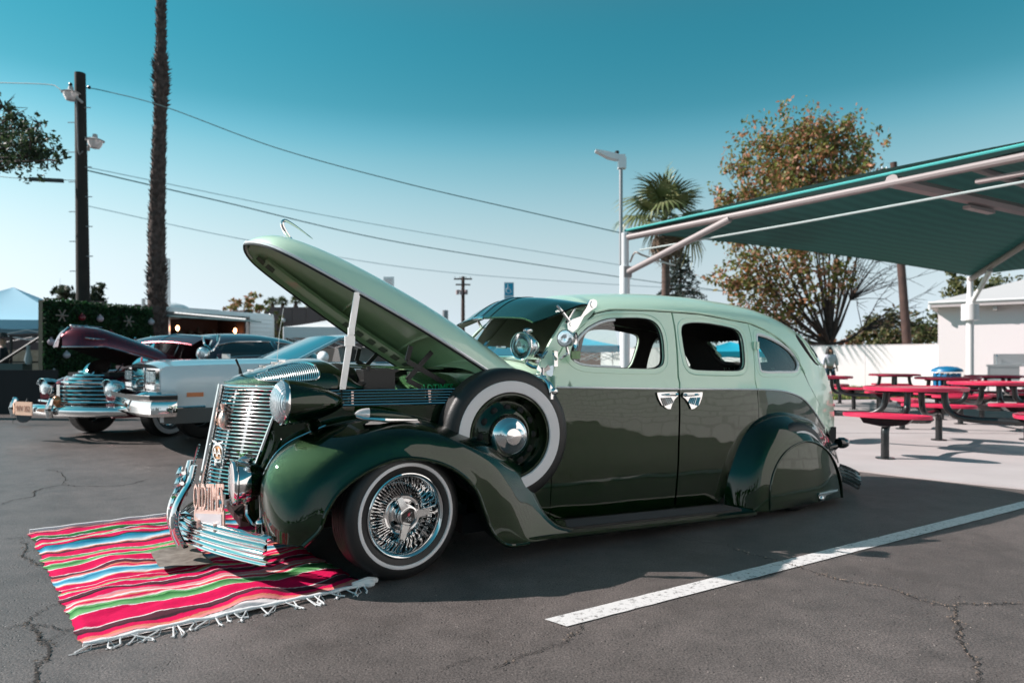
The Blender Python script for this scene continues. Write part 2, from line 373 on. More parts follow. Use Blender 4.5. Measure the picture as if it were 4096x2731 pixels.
P = [[Vector((x, YC-w, z)) for x, w, z in r]+[Vector((x, YC+w, z)) for x, w, z in r[-2::-1]] for r in rows]
def rear_glass(a): return a.x > 3.2 and .985 < a.z < 1.215 and .07 < abs(a.y-YC) < .47
m_ = len(P[0]); Vr = [v for r in P for v in r]; Fr = []; Fg = []
for i in range(len(P)-1):
    for j in range(m_-1):
        f = (i*m_+j, i*m_+j+1, (i+1)*m_+j+1, (i+1)*m_+j); c = sum((Vr[k] for k in f), Vector())/4; (Fg if rear_glass(c) else Fr).append(f)
mk('roof', Vr, [f for f in Fr if Vr[f[0]].z > .47 or Vr[f[0]].x < 3.5], MINT, car, sharp=180)
mk('tail_panel', Vr, [f for f in Fr if not (Vr[f[0]].z > .47 or Vr[f[0]].x < 3.5)], GREEN, car, sharp=180)
mk('rear_window', Vr, Fg, glassmat('rear_glass', (.85,.95,.92), .02), car, sharp=180)
cc_ = Vector((2.2,YC,.7)); Vl = [Vector((v.x-(.03+.02 if v.x > 2.9 else 0), v.y+(YC-v.y)*.06, v.z-.026)) for v in Vr]
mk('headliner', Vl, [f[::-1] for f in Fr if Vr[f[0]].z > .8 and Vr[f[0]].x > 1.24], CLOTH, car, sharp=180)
def xback(Y, z):
    lo_, hi_ = 3.0, 4.14
    for _ in range(30):
        m__ = (lo_+hi_)/2
        if zt(m__) > z and Wf(m__, z) > Y: lo_ = m__
        else: hi_ = m__
    return lo_
for s in (-1,1):
    o_ = [(.07,.985),(.47,.985),(.47,1.215),(.07,1.215)]; o_ = smooth2([p for a_, b_ in zip(o_, o_[1:]+o_[:1]) for p in ((a_[0]*.85+b_[0]*.15, a_[1]*.85+b_[1]*.15), (a_[0]*.15+b_[0]*.85, a_[1]*.15+b_[1]*.85))], 4)
    for nm_, dx_, r_, m_2 in (('rear_window_frame', -.004, .009, MINT), ('rear_window_reveal', -.085, .028, CLOTH)):
        b = MB(); b.tube([Vector((xback(Y, z)+dx_, YC+s*Y, z)) for Y, z in o_], r_, 8, closed=True); b.o(nm_, m_2, car)

# windshield with frame
def ws(u, v):                                               # u -1..1 across, v 0..1 up
    Ye = .585-.075*v; xe = .955+.275*v; ze = 1.035+.292*v
    return Vector((xe-(.13-.05*v)*(1-u*u), YC+u*Ye, ze+(.015+.055*v)*(1-u*u)))
wsg = MB(); wsg.grid([[ws(-1+2*i/16, j/8) for j in range(9)] for i in range(17)]); wsg.o('windshield', GLASS, car)
b = MB(); b.tube([ws(-1,j/8) for j in range(9)]+[ws(-1+2*i/12,1) for i in range(1,13)]+[ws(1,1-j/8) for j in range(1,9)], .011, 8); b.tube([ws(-1+2*i/12,0) for i in range(13)], .009, 8); b.tube([ws(0,j/4) for j in range(5)], .009, 6); b.o('windshield_frame', CHROME, car)
# cowl top
rows = []
for i in range(12):
    x = .60+i*.043; zc = .985+.06*min(1, i/8); w0 = Wf(x,.89); row = []
    for j in range(25):
        a = -PI/2+PI*j/24; s = abs(math.cos(a)); row.append(Vector((x-(.10*s if i > 5 else .04*s)*(i/11), YC+w0*(math.copysign(abs(math.sin(a))**.8, a)), .866+(zc-.866)*s**.85)))
    rows.append(row)
MB().grid(rows).o('cowl', MINT, car, sharp=180)

# hood, raised
H0 = Vector((.80,YC,.84)); al = R(31.1); HU = Vector((-math.cos(al),0,math.sin(al))); HN = Vector((math.sin(al),0,math.cos(al))); HL = 1.56
hw = pch([0,.012,.05,.11,.24,.40,.53,.70,.91,1.2,1.56],[.02,.09,.2,.29,.375,.44,.49,.545,.60,.63,.635])
hh = pch([0,.02,.05,.11,.24,.40,.65,1.0,1.3,1.56],[.012,.045,.075,.112,.15,.178,.2,.212,.205,.19])
def hp(t, a, k=1, dn=0):                                   # t from tip, a angle -90..90
    w = hw(t)*k; h = hh(t)*k; return H0+HU*(HL-t)+Vector((0, w*math.copysign(abs(math.sin(a))**.85, a), 0))+HN*(h*abs(math.cos(a))**.9-dn)
ts = [0,.006,.014,.028,.05,.08,.11,.15,.2]+[.2+.085*i for i in range(1,17)]
rows = [[hp(t, -PI/2+PI*j/32) for j in range(33)] for t in ts]
hood = MB().grid(rows, flip=True).o('hood', MINT, car, sharp=180)
rows = [[hp(max(t,.03), -PI/2+PI*j/24, .955, .012) for j in range(25)] for t in ts]
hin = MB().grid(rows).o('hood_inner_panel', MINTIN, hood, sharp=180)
b = MB(); rim = [hp(t, -PI/2) for t in ts[::-1]]+[hp(0, -PI/2+PI*j/6) for j in range(1,6)]+[hp(t, PI/2) for t in ts]; b.tube(rim, .009, 8); b.o('hood_trim', TRIM, hood)
b = MB(); b.tube([p-HN*.012 for p in rim], .006, 6); b.o('rubber_seal', BLACK, hood)
# inner flange along the rim with cut-outs
def flange(t, s, f): w = hw(t); return H0+HU*(HL-t)+Vector((0, s*(w*(.975-.16*f)), 0))+HN*(.006+.035*f)
for s in (-1, 1):
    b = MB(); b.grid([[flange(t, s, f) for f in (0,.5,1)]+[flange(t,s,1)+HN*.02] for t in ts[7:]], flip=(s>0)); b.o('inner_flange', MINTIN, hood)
    for t in (.13,.20,.80,.90,1.0,1.10,1.20,1.30,1.40):
        q = [flange(t-.028, s, .25), flange(t+.028, s, .25), flange(t+.026, s, .78), flange(t-.026, s, .78)]
        bb = MB(); bb.ext([p-HN*.004 for p in q], HN*.002); bb.o('flange_opening', mat('opening_dark', (.06,.09,.055), .6) if 'opening_dark' not in bpy.data.materials else bpy.data.materials['opening_dark'], hood)
b = MB()
for t in (.72,1.2):
    b.tube([hp(t, -PI/2+PI*j/16, .95, .014) for j in range(1,16)], .010, 6)
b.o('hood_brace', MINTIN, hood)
b = MB(); c = hp(.18,-.9,.9,.02); b.ball(c, (.015,.02,.03)); b.box(c+Vector((0,0,-.03)), (.012,.012,.05)); b.o('hood_latch', BLACK, hood)
b = MB()                                                    # hood ornament, bent chrome loop
oc = hp(.20, 0)
b.tube(cr([(-.255,YC,1.655),(-.290,YC,1.675),(-.325,YC,1.715),(-.346,YC,1.752),(-.350,YC,1.775)],3), [.005,.006,.007,.008,.009,.010,.011,.012,.012,.012,.012,.012,.011], 8)
b.tube(cr([(-.350,YC,1.775),(-.335,YC,1.787),(-.300,YC,1.774),(-.250,YC,1.744),(-.185,YC,1.700)],3), [.012,.013,.013,.013,.012,.011,.010,.009,.008,.007,.006,.005,.003], 8, flat=.7)
b.o('hood_ornament', CHROME, hood)
# prop rod and hinges
b = MB(); b.ext([Vector((-.175,.36,.88)), Vector((-.145,.36,.88)), Vector((-.07,.36,1.365)), Vector((-.10,.36,1.365))], (0,-.010,0)); b.box((-.125,.350,1.12), (.05,.016,.05)); b.box((-.118,.348,1.17), (.03,.022,.035)); b.o('hood_prop', mat('white_metal', (.8,.79,.78), .3, .4), car)
for far in (False, True):
    b = MB(); y = .40
    P_ = dict(a=(.22,1.10), a2=(.20,1.02), b=(.42,.90), c=(.34,1.07), d=(.20,.92), e=(.36,.84))
    for u, v in (('a','a2'),('a2','b'),('c','d'),('d','e')):
        p, q = Vector((P_[u][0],y,P_[u][1])), Vector((P_[v][0],y+.006,P_[v][1])); dd = (q-p).normalized(); nn = dd.cross(Vector((0,1,0)))*.013
        b.ext([p+nn, q+nn, q-nn, p-nn], (0,.008,0))
    if far: b.mirror()
    b.o('hood_hinge', BLACK, car)
# radiator nose shell
nz = pch([-.63,-.60,-.57,-.53,-.45,-.35,-.27,-.20,-.16,-.12,-.08,-.03],[.915,.935,.948,.962,.99,1.018,1.034,1.036,1.022,.985,.94,.885])
nw = pch([-.645,-.62,-.58,-.52,-.45,-.35,-.2,-.03],[.0,.10,.19,.30,.385,.43,.455,.47])
rows = []
for i in range(34):
    x = -.645+.615*(i/33)**1.25; w = nw(x)+.004; z1 = nz(x); row = []
    for j in range(33):
        a = -PI/2+PI*j/32; row.append(Vector((x, YC+w*math.copysign(abs(math.sin(a))**.9, a), .885+(z1-.885)*abs(math.cos(a))**.62)))
    rows.append(row)
nose = MB().grid(rows, flip=True).o('radiator_shell', GREEN, car, sharp=180)
def nsurf(x, z, off=0):
    c = ((z-.885)/(nz(x)-.885)); c = min(max(c,0),1)**(1/.62); s = math.sqrt(max(0,1-c*c)); return Vector((x, YC-(nw(x)+.004)*s**.9-off, z+off*.5))
mo = [(-.53,.940),(-.47,.970),(-.40,.992),(-.33,1.006),(-.285,1.004),(-.262,.985),(-.258,.955),(-.275,.93),(-.32,.921),(-.42,.920),(-.50,.925)]
mo = smooth2(mo, 3)
b = MB(); v_, T_ = cdt(resamp(mo,.012), [], .02); b.add([nsurf(x,z,.003) for x,z in v_], T_)
b.o('mesh_insert', DARK, nose)
b = MB(); xs_m = [p[0] for p in mo]; zs_m = [p[1] for p in mo]
def clip_(fn, lo_, hi_, n=40):
    run = []
    for k in range(n+1):
        p = fn(lo_+(hi_-lo_)*k/n)
        if inpoly(p[0], p[1], mo): run.append(p)
    return run
k = min(xs_m)
while k < max(xs_m):
    r_ = clip_(lambda t: (k, t), min(zs_m), max(zs_m))
    if len(r_) > 2: b.tube([nsurf(x, z, .007+.001*(i%2)) for i, (x, z) in enumerate(r_[::3]+[r_[-1]])], .0021, 4, caps=False)
    k += .0095
k = min(zs_m)
while k < max(zs_m):
    r_ = clip_(lambda t: (t, k), min(xs_m), max(xs_m), 60)
    if len(r_) > 2: b.tube([nsurf(x, z, .007) for x, z in r_[::3]+[r_[-1]]], .0018, 4, caps=False)
    k += .0085
b.o('mesh_wires', CHROMEF, nose, kind='stuff')
b = MB(); b.tube([nsurf(x,z,.004) for x,z in mo], .005, 6, closed=True); b.tube([nsurf(x,z,.008) for x,z in mo[3:15]], .008, 6); b.o('insert_frame', CHROME, nose)
b = MB(); b.cyl((-.565,YC-.02,.952),(-.57,YC-.02,.985),.010,.006); b.cyl((-.57,YC-.02,.985),(-.588,YC-.02,1.03),.005,.006,8); b.o('hood_catch', BLACK, nose)
b = MB(); 
for x in (-.52,-.46,-.40,-.36): b.box((x,YC-.04,nz(x)+.006), (.035,.016,.010))
b.o('nose_bracket', CHROMEF, nose)
# engine side walls with chrome louvre bars
def ey(x): return pch([-.5,-.3,0,.3,.6,.95],[.44,.385,.335,.285,.245,.215])(x)
for far in (False, True):
    b = MB(); b.grid([[Vector((x, ey(x)+dy, z)) for z, dy in ((.25,.06),(.5,.02),(.70,.0),(.80,0),(.81,.03),(.875,.03))] for x in [-.47+.06*i for i in range(17)]+[.52]], flip=False)
    if far: b.mirror()
    b.o('engine_side', GREEN, car)
    for i in range(6):
        z = .873-i*.0145; r = .0042 if i < 5 else .007
        for x0, x1 in ((-.45,-.168),(-.160,.50)):
            bb = MB(); bb.tube([Vector((x0+(x1-x0)*k/8, ey(x0+(x1-x0)*k/8)-.003, z)) for k in range(9)], r, 6)
            if far: bb.mirror()
            if not far or i == 0: bb.o('louvre_bar', CHROME, car)
    if not far:
        b = MB()
        for x in (-.11,.28): b.box((x,ey(x)+.006,.84), (.012,.012,.07))
        b.o('louvre_bracket', COPPER, car)
b = MB(); b.box((.12,YC,.50), (.80,.70,.5)); b.o('engine_bay_floor', DARK, car)
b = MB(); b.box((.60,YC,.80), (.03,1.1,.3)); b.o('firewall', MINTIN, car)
b = MB(); b.ball((.40,.62,.86), (.22,.20,.10), 20); b.o('air_cleaner', mat('green_sparkle', (.02,.10,.02), .4, .6, .5, bump=.9, bscale=260), car)
t = text_mb('OLDTIMES', .075, .002, .62); t.xf(frame((.36,.405,.845),(1,0,0),(0,0,1),(0,-1,0))); t.o('engine_lettering', mat('bright_green', (.0,.42,.13), .4), car, smooth=False)
b = MB(); b.box((.06,.50,.90), (.17,.12,.13)); b.box((.06,.50,.97), (.175,.125,.014)); b.cyl((.0,.44,.97),(.0,.44,.99),.01); b.o('battery_box', BLACK, car)
b = MB(); b.tube([(-.17,.80,1.005),(.3,.82,.985),(.78,.84,.97)], .006, 6); b.tube([(-.16,1.0,.99),(.3,1.1,.975),(.78,1.2,.96)], .006, 6); b.o('stay_rod', CHROME, car)
b = MB(); b.ball((-.10,.70,.93), (.12,.18,.08), 14); b.tube([(-.04,.45,.90),(.1,.5,.93),(.3,.7,.90)], .02, 8); b.o('radiator_hose', BLACK, car)

# grille
def gx_(z): return -.648-.1817*(.901-z)
def gye(z): return pch([.36,.5,.76,.89],[.315,.355,.405,.43])(z)
def gp(z, Y): return Vector((gx_(z)+.20*(abs(Y)/.40)**1.5, YC-Y, z))
nb = 29
for i in range(nb):
    z = .878-i*.0182
    for s in (1, -1):
        bb = MB(); ye = gye(z); bb.tube([gp(z, s*(.022+(ye-.022)*k/8))+Vector((-.004 if k else .004,0,0)) for k in range(9)], [.003]+[.0046]*8, 6, flat=.85); bb.o('grille_bar', CHROME, car)
b = MB(); b.grid([[gp(.885-.53*j/10, Y)+Vector((.03,0,0)) for j in range(11)] for Y in [-.42+.84*i/16 for i in range(17)]]); b.o('grille_backing', DARK, car)
b = MB(); b.tube([gp(.90-.56*k/10, 0)+Vector((-.008,0,0)) for k in range(11)], .013, 8, flat=1.3); b.o('grille_divider', CHROME, car)
for s in (1,-1): b = MB(); b.tube([gp(.885-.54*k/14, s*(gye(.885-.54*k/14)+.006))+Vector((-.002,0,0)) for k in range(15)], [.004+.007*math.sin(PI*k/14) for k in range(15)], 8); b.o('grille_surround', CHROME, car)
b = MB(); b.tube([gp(.893, Y) for Y in [-.42+.84*i/20 for i in range(21)]], .007, 8); b.o('grille_header', CHROME, car)
b = MB()
for Y in (.13,.25,-.13,-.25): b.grid([[gp(.88-.5*j/8, Y+d)+Vector((.014,0,0)) for j in range(9)] for d in (-.008,.008)])
b.o('grille_support', STEEL, car)
# catwalk panels between grille and fender
for far in (False, True):
    C = [[(.885,-.455,.425),(.87,-.36,.40),(.86,-.25,.375),(.85,-.12,.35)],
         [(.76,-.474,.448),(.75,-.40,.415),(.74,-.29,.40),(.73,-.15,.365)],
         [(.64,-.505,.472),(.64,-.45,.43),(.64,-.37,.425),(.64,-.22,.38)],
         [(.52,-.540,.495),(.52,-.50,.45),(.51,-.45,.44),(.50,-.33,.40)],
         [(.38,-.585,.53),(.38,-.54,.49),(.36,-.49,.47),(.34,-.38,.42)],
         [(.24,-.60,.55),(.23,-.55,.50),(.22,-.50,.48),(.22,-.40,.44)]]
    P = crgrid([[Vector((x,y,z)) for z,x,y in r] for r in C], 5, 5); b = MB().grid(P, flip=True)
    if far: b.mirror()
    b.o('catwalk_panel', GREEN, car, sharp=180)
b = MB(); b.box((-.50,YC,.30),(.03,.70,.10)); b.box((-.45,YC,.22),(.3,.5,.04)); b.o('frame_horn', mat('dusty_rose_metal', (.10,.075,.075), .4, .5), car)

# front fenders
FC = [  # L, M, C, N, I : (x, y, z)
 [(-.43,.01,.222),(-.50,.05,.228),(-.545,.17,.232),(-.515,.35,.232),(-.42,.46,.23)],
 [(-.365,-.015,.29),(-.485,.03,.32),(-.565,.18,.37),(-.545,.35,.38),(-.44,.47,.38)],
 [(-.335,-.02,.37),(-.440,.035,.43),(-.548,.19,.492),(-.52,.34,.51),(-.42,.45,.48)],
 [(-.27,-.022,.455),(-.355,.035,.545),(-.450,.20,.608),(-.43,.33,.625),(-.36,.43,.58)],
 [(-.15,-.024,.530),(-.195,.03,.640),(-.265,.19,.702),(-.25,.30,.708),(-.2,.40,.66)],
 [(.0,-.025,.572),(.005,.025,.682),(.01,.17,.748),(.01,.27,.747),(.02,.36,.70)],
 [(.16,-.025,.549),(.185,.025,.662),(.20,.165,.722),(.2,.25,.717),(.22,.33,.67)],
 [(.285,-.025,.492),(.35,.0,.595),(.395,.12,.652),(.41,.22,.645),(.42,.29,.6)],
 [(.385,-.025,.397),(.49,.0,.50),(.585,.10,.565),(.61,.19,.56),(.62,.25,.52)],
 [(.438,-.025,.275),(.570,-.005,.370),(.705,.085,.455),(.75,.15,.45),(.79,.22,.42)],
 [(.480,-.025,.175),(.63,-.005,.240),(.770,.07,.330),(.81,.13,.32),(.86,.21,.3)],
 [(.535,-.022,.115),(.68,-.008,.145),(.820,.045,.215),(.86,.11,.215),(.92,.21,.2)],
 [(.60,-.016,.090),(.74,-.010,.105),(.885,.02,.145),(.93,.09,.145),(1.0,.21,.14)],
 [(.70,-.012,.088),(.83,-.010,.096),(.98,.005,.114),(1.02,.08,.118),(1.08,.21,.12)]]
for far in (False, True):
    P = crgrid([[Vector(p) for p in r] for r in FC], 6, 6); b = MB().grid(P, flip=True)
    if far: b.mirror()
    fd = b.o('front_fender', GREEN, car, sharp=180)
    b = MB(); lip = cr([Vector(r[0]) for r in FC], 6); b.tube(lip, .010, 8)
    b.grid([lip, [p+Vector((0,.10,-.0)) for p in lip]])
    if far: b.mirror()
    b.o('fender_lip', GREEN, fd)
    b = MB(); b.tube([p+Vector((-.008,0,.004)) for p in cr([Vector(r[3]) for r in FC[:5]], 6)], .0032, 6)
    if far: b.mirror()
    b.o('fender_piping', CHROME, fd)
    b = MB(); b.box((0,.62,.42),(.9,.03,.55)); b.box((.03,.35,.69),(.35,.5,.02))
    if far: b.mirror()
    b.o('inner_wheel_well', DARK, fd)
# rear fenders
RC = [
 [(2.34,.215,.05),(2.38,.12,.05),(2.45,.04,.05),(2.545,.005,.045)],
 [(2.365,.215,.26),(2.405,.13,.25),(2.46,.05,.235),(2.550,.005,.21)],
 [(2.44,.215,.44),(2.475,.13,.42),(2.52,.05,.39),(2.605,.005,.335)],
 [(2.565,.215,.585),(2.59,.13,.555),(2.63,.05,.50),(2.705,.005,.425)],
 [(2.715,.22,.652),(2.73,.14,.62),(2.755,.055,.56),(2.82,.005,.468)],
 [(2.885,.23,.668),(2.885,.15,.64),(2.89,.06,.57),(2.925,.005,.478)],
 [(3.08,.26,.652),(3.06,.17,.615),(3.03,.07,.54),(3.035,.008,.452)],
 [(3.36,.32,.590),(3.30,.21,.545),(3.20,.09,.45),(3.155,.012,.385)],
 [(3.64,.40,.465),(3.53,.26,.42),(3.36,.12,.34),(3.255,.02,.275)],
 [(3.84,.47,.30),(3.70,.31,.27),(3.48,.16,.22),(3.315,.03,.165)],
 [(3.93,.52,.12),(3.78,.36,.11),(3.55,.19,.085),(3.345,.04,.05)]]
for far in (False, True):
    P = crgrid([[Vector(p) for p in r] for r in RC], 6, 6); b = MB().grid(P, flip=True)
    b.grid(crgrid([[Vector(r[0])+Vector((0,.0,0)), Vector(r[0])+Vector((-.02,.14,-.02))] for r in RC[6:]], 4, 2), flip=True)
    if far: b.mirror()
    rf = b.o('rear_fender', GREEN, car, sharp=180)
    K = [Vector(r[3]) for r in RC]; kk = cr(K, 5); o2 = [(p.x, p.z) for p in kk]
    v_, T_ = cdt([(x+.004*(1 if x<2.9 else -1), z) for x,z in o2], [], .04)
    def sy(x, z):
        d = math.hypot((x-2.93)/.42, (z-.05)/.45); return -.010+.022*d*d+(.03*max(0,(x-3.1)/.25)**1.5)
    b = MB(); b.add([(x, sy(x,z), z) for x, z in v_], T_)
    if far: b.mirror()
    skt = b.o('fender_skirt', GREEN, rf)
    b = MB(); b.tube([Vector((p.x, p.y-.002, p.z)) for p in kk], .007, 8)
    if far: b.mirror()
    b.o('skirt_bead', GREEN, skt)
    b = MB(); b.tube([Vector(r[0])+Vector((0,-.004,.002)) for r in [[p] for p in cr([Vector(r[0]) for r in RC], 5)]], .004, 6)
    if far: b.mirror()
    b.o('fender_welt', BLACK, rf)
    if not far:
        b = MB(); b.ext([(3.005,-.008,.105),(3.02,-.008,.122),(3.235,.004,.125),(3.23,.004,.113),(3.09,-.008,.100),(3.06,-.008,.07),(3.035,-.008,.062),(3.02,-.008,.08)], (0,-.008,0)); b.ball((3.04,-.02,.082),(.014,.01,.02),10); b.o('skirt_ornament', CHROME, skt)
    # running board
    b = MB(); zb = lambda x: .115-.033*(x-.85); X = [.70+.1*i for i in range(18)]
    sec = [(-.0,-.032),(-.012,-.02),(-.012,-.004),(.0,.0),(.03,.002),(.225,.006),(.225,-.03)]
    b.grid([[Vector((x, y, zb(x)+dz)) for y, dz in sec] for x in X], flip=True)
    if far: b.mirror()
    rb = b.o('running_board', GREEN, car)
    b = MB(); b.box((1.60,.13,zb(1.6)+.006),(1.45,.17,.006), Matrix.Rotation(math.atan(.033),3,'Y'))
    for k in range(11):
        y = .055+.015*k; b.tube([(.88,y,zb(.88)+.011),(2.33,y,zb(2.33)+.011)], .0035, 4)
    if far: b.mirror()
    b.o('ribbed_mat', mat('ribbed_rubber', (.02,.018,.018), .5) if not far else bpy.data.materials['ribbed_rubber'], rb)
b = MB(); b.box((1.9,YC,.16),(2.9,1.2,.10)); b.o('chassis_floor', DARK, car)
# rear shell lower part, hidden mostly
b = MB(); b.box((3.2,YC,.35),(1.2,.9,.3)); b.o('trunk_floor', DARK, car)

# wheels
def tyre(mb, R_, w, rb, bulge=.012):
    mb.lathe([(rb,.006),(rb+.012,-.004),((R_+rb)/2,-bulge),(R_-.028,-.006),(R_-.010,.008),(R_-.002,.022)]+sum([[(R_,.03+(w-.06)*k/5),(R_,.03+(w-.06)*(k+.82)/5),(R_-.006,.03+(w-.06)*(k+.86)/5),(R_-.006,.03+(w-.06)*(k+.96)/5)] for k in range(5)],[])+[(R_,w-.03),(R_-.012,w-.008),(R_-.05,w),(rb,w-.004),(rb,.006)], ax=(0,1,0), n=64)
def whitewall(mb, r0, r1, bulge=.014): mb.lathe([(r0,-bulge+.006),(r0+.003,-bulge-.001),((r0+r1)/2,-bulge-.0025),(r1-.003,-bulge+.000),(r1,-bulge+.007)], ax=(0,1,0), n=64)
def wheel(kind):
    root = MB()
    if kind == 'wire':
        tyre(root, .302, .185, .19); o = root.o('front_wheel', RUBBER, car)
        b = MB(); whitewall(b, .229, .249); b.o('whitewall_band', WW, o)
        b = MB(); b.lathe([(.198,.0),(.199,-.008),(.194,-.010),(.186,-.006),(.180,.004),(.174,.03),(.166,.055),(.158,.066),(.152,.09),(.145,.104),(.138,.108),(.138,.14)], ax=(0,1,0), n=64); b.o('rim', CHROME, o)
        b = MB(); b.lathe([(.0,.0),(.001,.12)],ax=(0,1,0),n=6); b.lathe([(.17,.13),(.0,.13)],ax=(0,1,0),n=32); b.o('rim_backing', DARK, o)
        b = MB()
        for k in range(100):
            q = 2*PI*k/100; q2 = q+(.12 if k%2 else -.12); a = Vector((math.cos(q)*.141, .100+.004*(k%3), math.sin(q)*.141)); c = Vector((math.cos(q2)*.085, .035+.02*(k%2), math.sin(q2)*.085)); b.tube([a, a.lerp(c,.35), c], [.0034,.0019,.0019], 4, caps=False)
        b.o('spokes', CHROME, o, kind='stuff')
        b = MB(); b.lathe([(.092,.05),(.094,.035),(.088,.028),(.078,.028),(.074,.034),(.060,.04),(.056,.02),(.052,-.002),(.050,-.010),(.044,-.014),(.0,-.014)], ax=(0,1,0), n=40); h = b.o('wheel_hub', CHROME, o)
        b = MB()
        for q in (8, 120, 250):
            M = Matrix.Rotation(-R(q), 4, 'Y'); pts = [Vector(p) for p in ((.030,-.014,-.020),(.105,-.022,-.014),(.108,-.022,.012),(.030,-.014,.020))]; mb2 = MB(); mb2.ext(pts, (0,-.012,0)); mb2.xf(M); b.add(mb2.V, mb2.F)
        b.o('spinner', CHROMEF, h)
        b = MB(); b.lathe([(.047,-.012),(.047,-.026),(.040,-.028),(.038,-.024)], ax=(0,1,0), n=32); b.o('hub_ring', CHROME, h)
        b = MB(); b.lathe([(.039,-.023),(.0,-.025)], ax=(0,1,0), n=32); b.o('hub_disc', mat('gloss_black', (.01,.01,.01), .1, 0, 1), h)
        b = MB(); b.ext([(-.008,-.027,.0),(.004,-.027,.004),(.006,-.027,.020),(-.006,-.027,.014)], (0,-.001,0)); b.o('crossed_flags', mat('flag_red', (.6,.05,.08), .4), h)
        b = MB()
        for i in range(3):
            for j in range(3):
                if (i+j)%2 == 0: b.box((-.002+i*.005,-.0275,-.018+j*.005),(.005,.001,.005))
        b.tube([(-.016,-.0275,-.008),(.016,-.0275,.02)],.0008,4); b.o('chequered_flag', WW, h)
        return o
    if kind == 'spare':
        tyre(root, .352, .165, .215, .016); o = root.o('spare_wheel', RUBBER, car)
        b = MB(); whitewall(b, .226, .288, .018); b.o('whitewall_band', WW, o)
        b = MB(); b.lathe([(.222,.0),(.220,-.012),(.212,-.012),(.206,.0),(.198,.02),(.188,.03),(.178,.045),(.150,.035),(.13,.018),(.115,.012),(.112,.02),(.0,.02)], ax=(0,1,0), n=64); b.o('steel_rim', GREEN, o)
        for k in range(12): q = 2*PI*k/12; b = MB(); b.ball((.148*math.cos(q),.030,.148*math.sin(q)), (.020,.008,.020), 10); b.o('rim_opening', DARK, o)
        b = MB(); b.lathe([(.108,.014),(.110,.0),(.104,-.012),(.09,-.03),(.07,-.042),(.045,-.050),(.042,-.054),(.02,-.058),(.0,-.059)], ax=(0,1,0), n=48); b.o('hubcap', CHROME, o)
        return o
    tyre(root, .302, .185, .19); o = root.o('rear_wheel', RUBBER, car); b = MB(); whitewall(b,.229,.249); b.o('whitewall_band', WW, o); b = MB(); b.lathe([(.19,0),(.0,.02)],ax=(0,1,0),n=32); b.o('rim', CHROME, o); return o
w = wheel('wire'); w.location = (.042,.012,.300); w.rotation_euler = (0,0,R(7))
w2 = copy_tree(w, car); w2.location = (.042,1.69,.300); w2.rotation_euler = (0,0,PI)
w = wheel('spare'); w.location = (.640,.085,.632); w.rotation_euler = (R(0),0,R(-6))
w3 = copy_tree(w, car); w3.location = (.640,1.615,.632); w3.rotation_euler = (0,0,PI+R(6))
w = wheel('rear'); w.location = (2.90,.05,.300)
w4 = copy_tree(w, car); w4.location = (2.90,1.65,.300); w4.rotation_euler = (0,0,PI)
# spare strap with wing nut
b = MB(); c = Vector((.640,.07,.632))
pts = [c+Vector((math.cos(R(q))*r, y, math.sin(R(q))*r)) for q, r, y in ((58,.37,.17),(55,.375,.10),(52,.37,.03),(49,.355,-.005),(44,.335,-.018),(38,.30,-.022))]
b.tube(pts, [.012,.013,.014,.018,.020,.012], 8, flat=.6); b.ball(pts[4]+Vector((.01,-.01,-.005)), (.024,.014,.02), 10); b.o('spare_clamp', CHROME, car)
b = MB(); p = Vector((.92,.21,.965)); b.cyl(p-Vector((0,0,.04)), p+Vector((0,-.004,.02)), .012)
for s in (-1,1): b.ext([p+Vector((0,0,.0)), p+Vector((s*.035,-.008,.035)), p+Vector((s*.045,-.008,.01)), p+Vector((0,0,-.012))], (0,-.008,0))
b.tube([p-Vector((0,0,.03)), Vector((.90,.14,.93)), pts[0]], .010, 8); b.o('wing_nut', CHROME, car)

# headlights
def bullet(c, r, L, lens_m, body_m, parent, name, ax=(1,0,0), rimw=.012, tail=1.6, lensb=.03):
    b = MB(); ax = Vector(ax).normalized(); prof = [(r*(1-(k/16)**tail)**.62 if k < 16 else .002, L*k/16) for k in range(17)]
    b.lathe(prof, c, ax, 36); o = b.o(name, body_m, parent, sharp=180)
    b = MB(); b.lathe([(r*.93,-.012),(r*1.0,-.014),(r*1.035,-.006),(r*1.03,.004),(r*1.0,.008)], c, ax, 36); b.o('lamp_rim', CHROME, o)
    b = MB(); b.lathe([(r*.94*math.cos(PI/2*k/8), -.008-lensb*math.sin(PI/2*k/8)) for k in range(9)], c, ax, 36); b.o('lamp_lens', lens_m, o, sharp=180)
    return o
RIBL = mat('ribbed_lens', (.62,.70,.74), .12, .6, .9)
n_ = RIBL.node_tree; wv = n_.nodes.new('ShaderNodeTexWave'); wv.inputs['Scale'].default_value = 32; wv.bands_direction = 'Y'; tcx = n_.nodes.new('ShaderNodeTexCoord'); bmp = n_.nodes.new('ShaderNodeBump'); bmp.inputs['Distance'].default_value = .004; bmp.inputs['Strength'].default_value = .8
n_.links.new(tcx.outputs['Object'], wv.inputs['Vector']); n_.links.new(wv.outputs['Fac'], bmp.inputs['Height']); n_.links.new(bmp.outputs['Normal'], n_.nodes['Principled BSDF'].inputs['Normal'])
for y in (.295, 2*YC-.295):
    bullet((-.452,y,.828), .107, .285, RIBL, GREEN, car, 'headlight', ax=(1,-.0,-.03), lensb=.055)
    b = MB(); b.cyl((-.33,y+.0,.75),(-.30,y+(.06 if y < YC else -.06),.69),.03,.045); b.o('headlight_stem', GREEN, car)
fog = bullet((-.655,.40,.455), .103, .16, LENSP, CHROME, car, 'driving_lamp', ax=(1,0,.0), tail=2.2, lensb=.012)
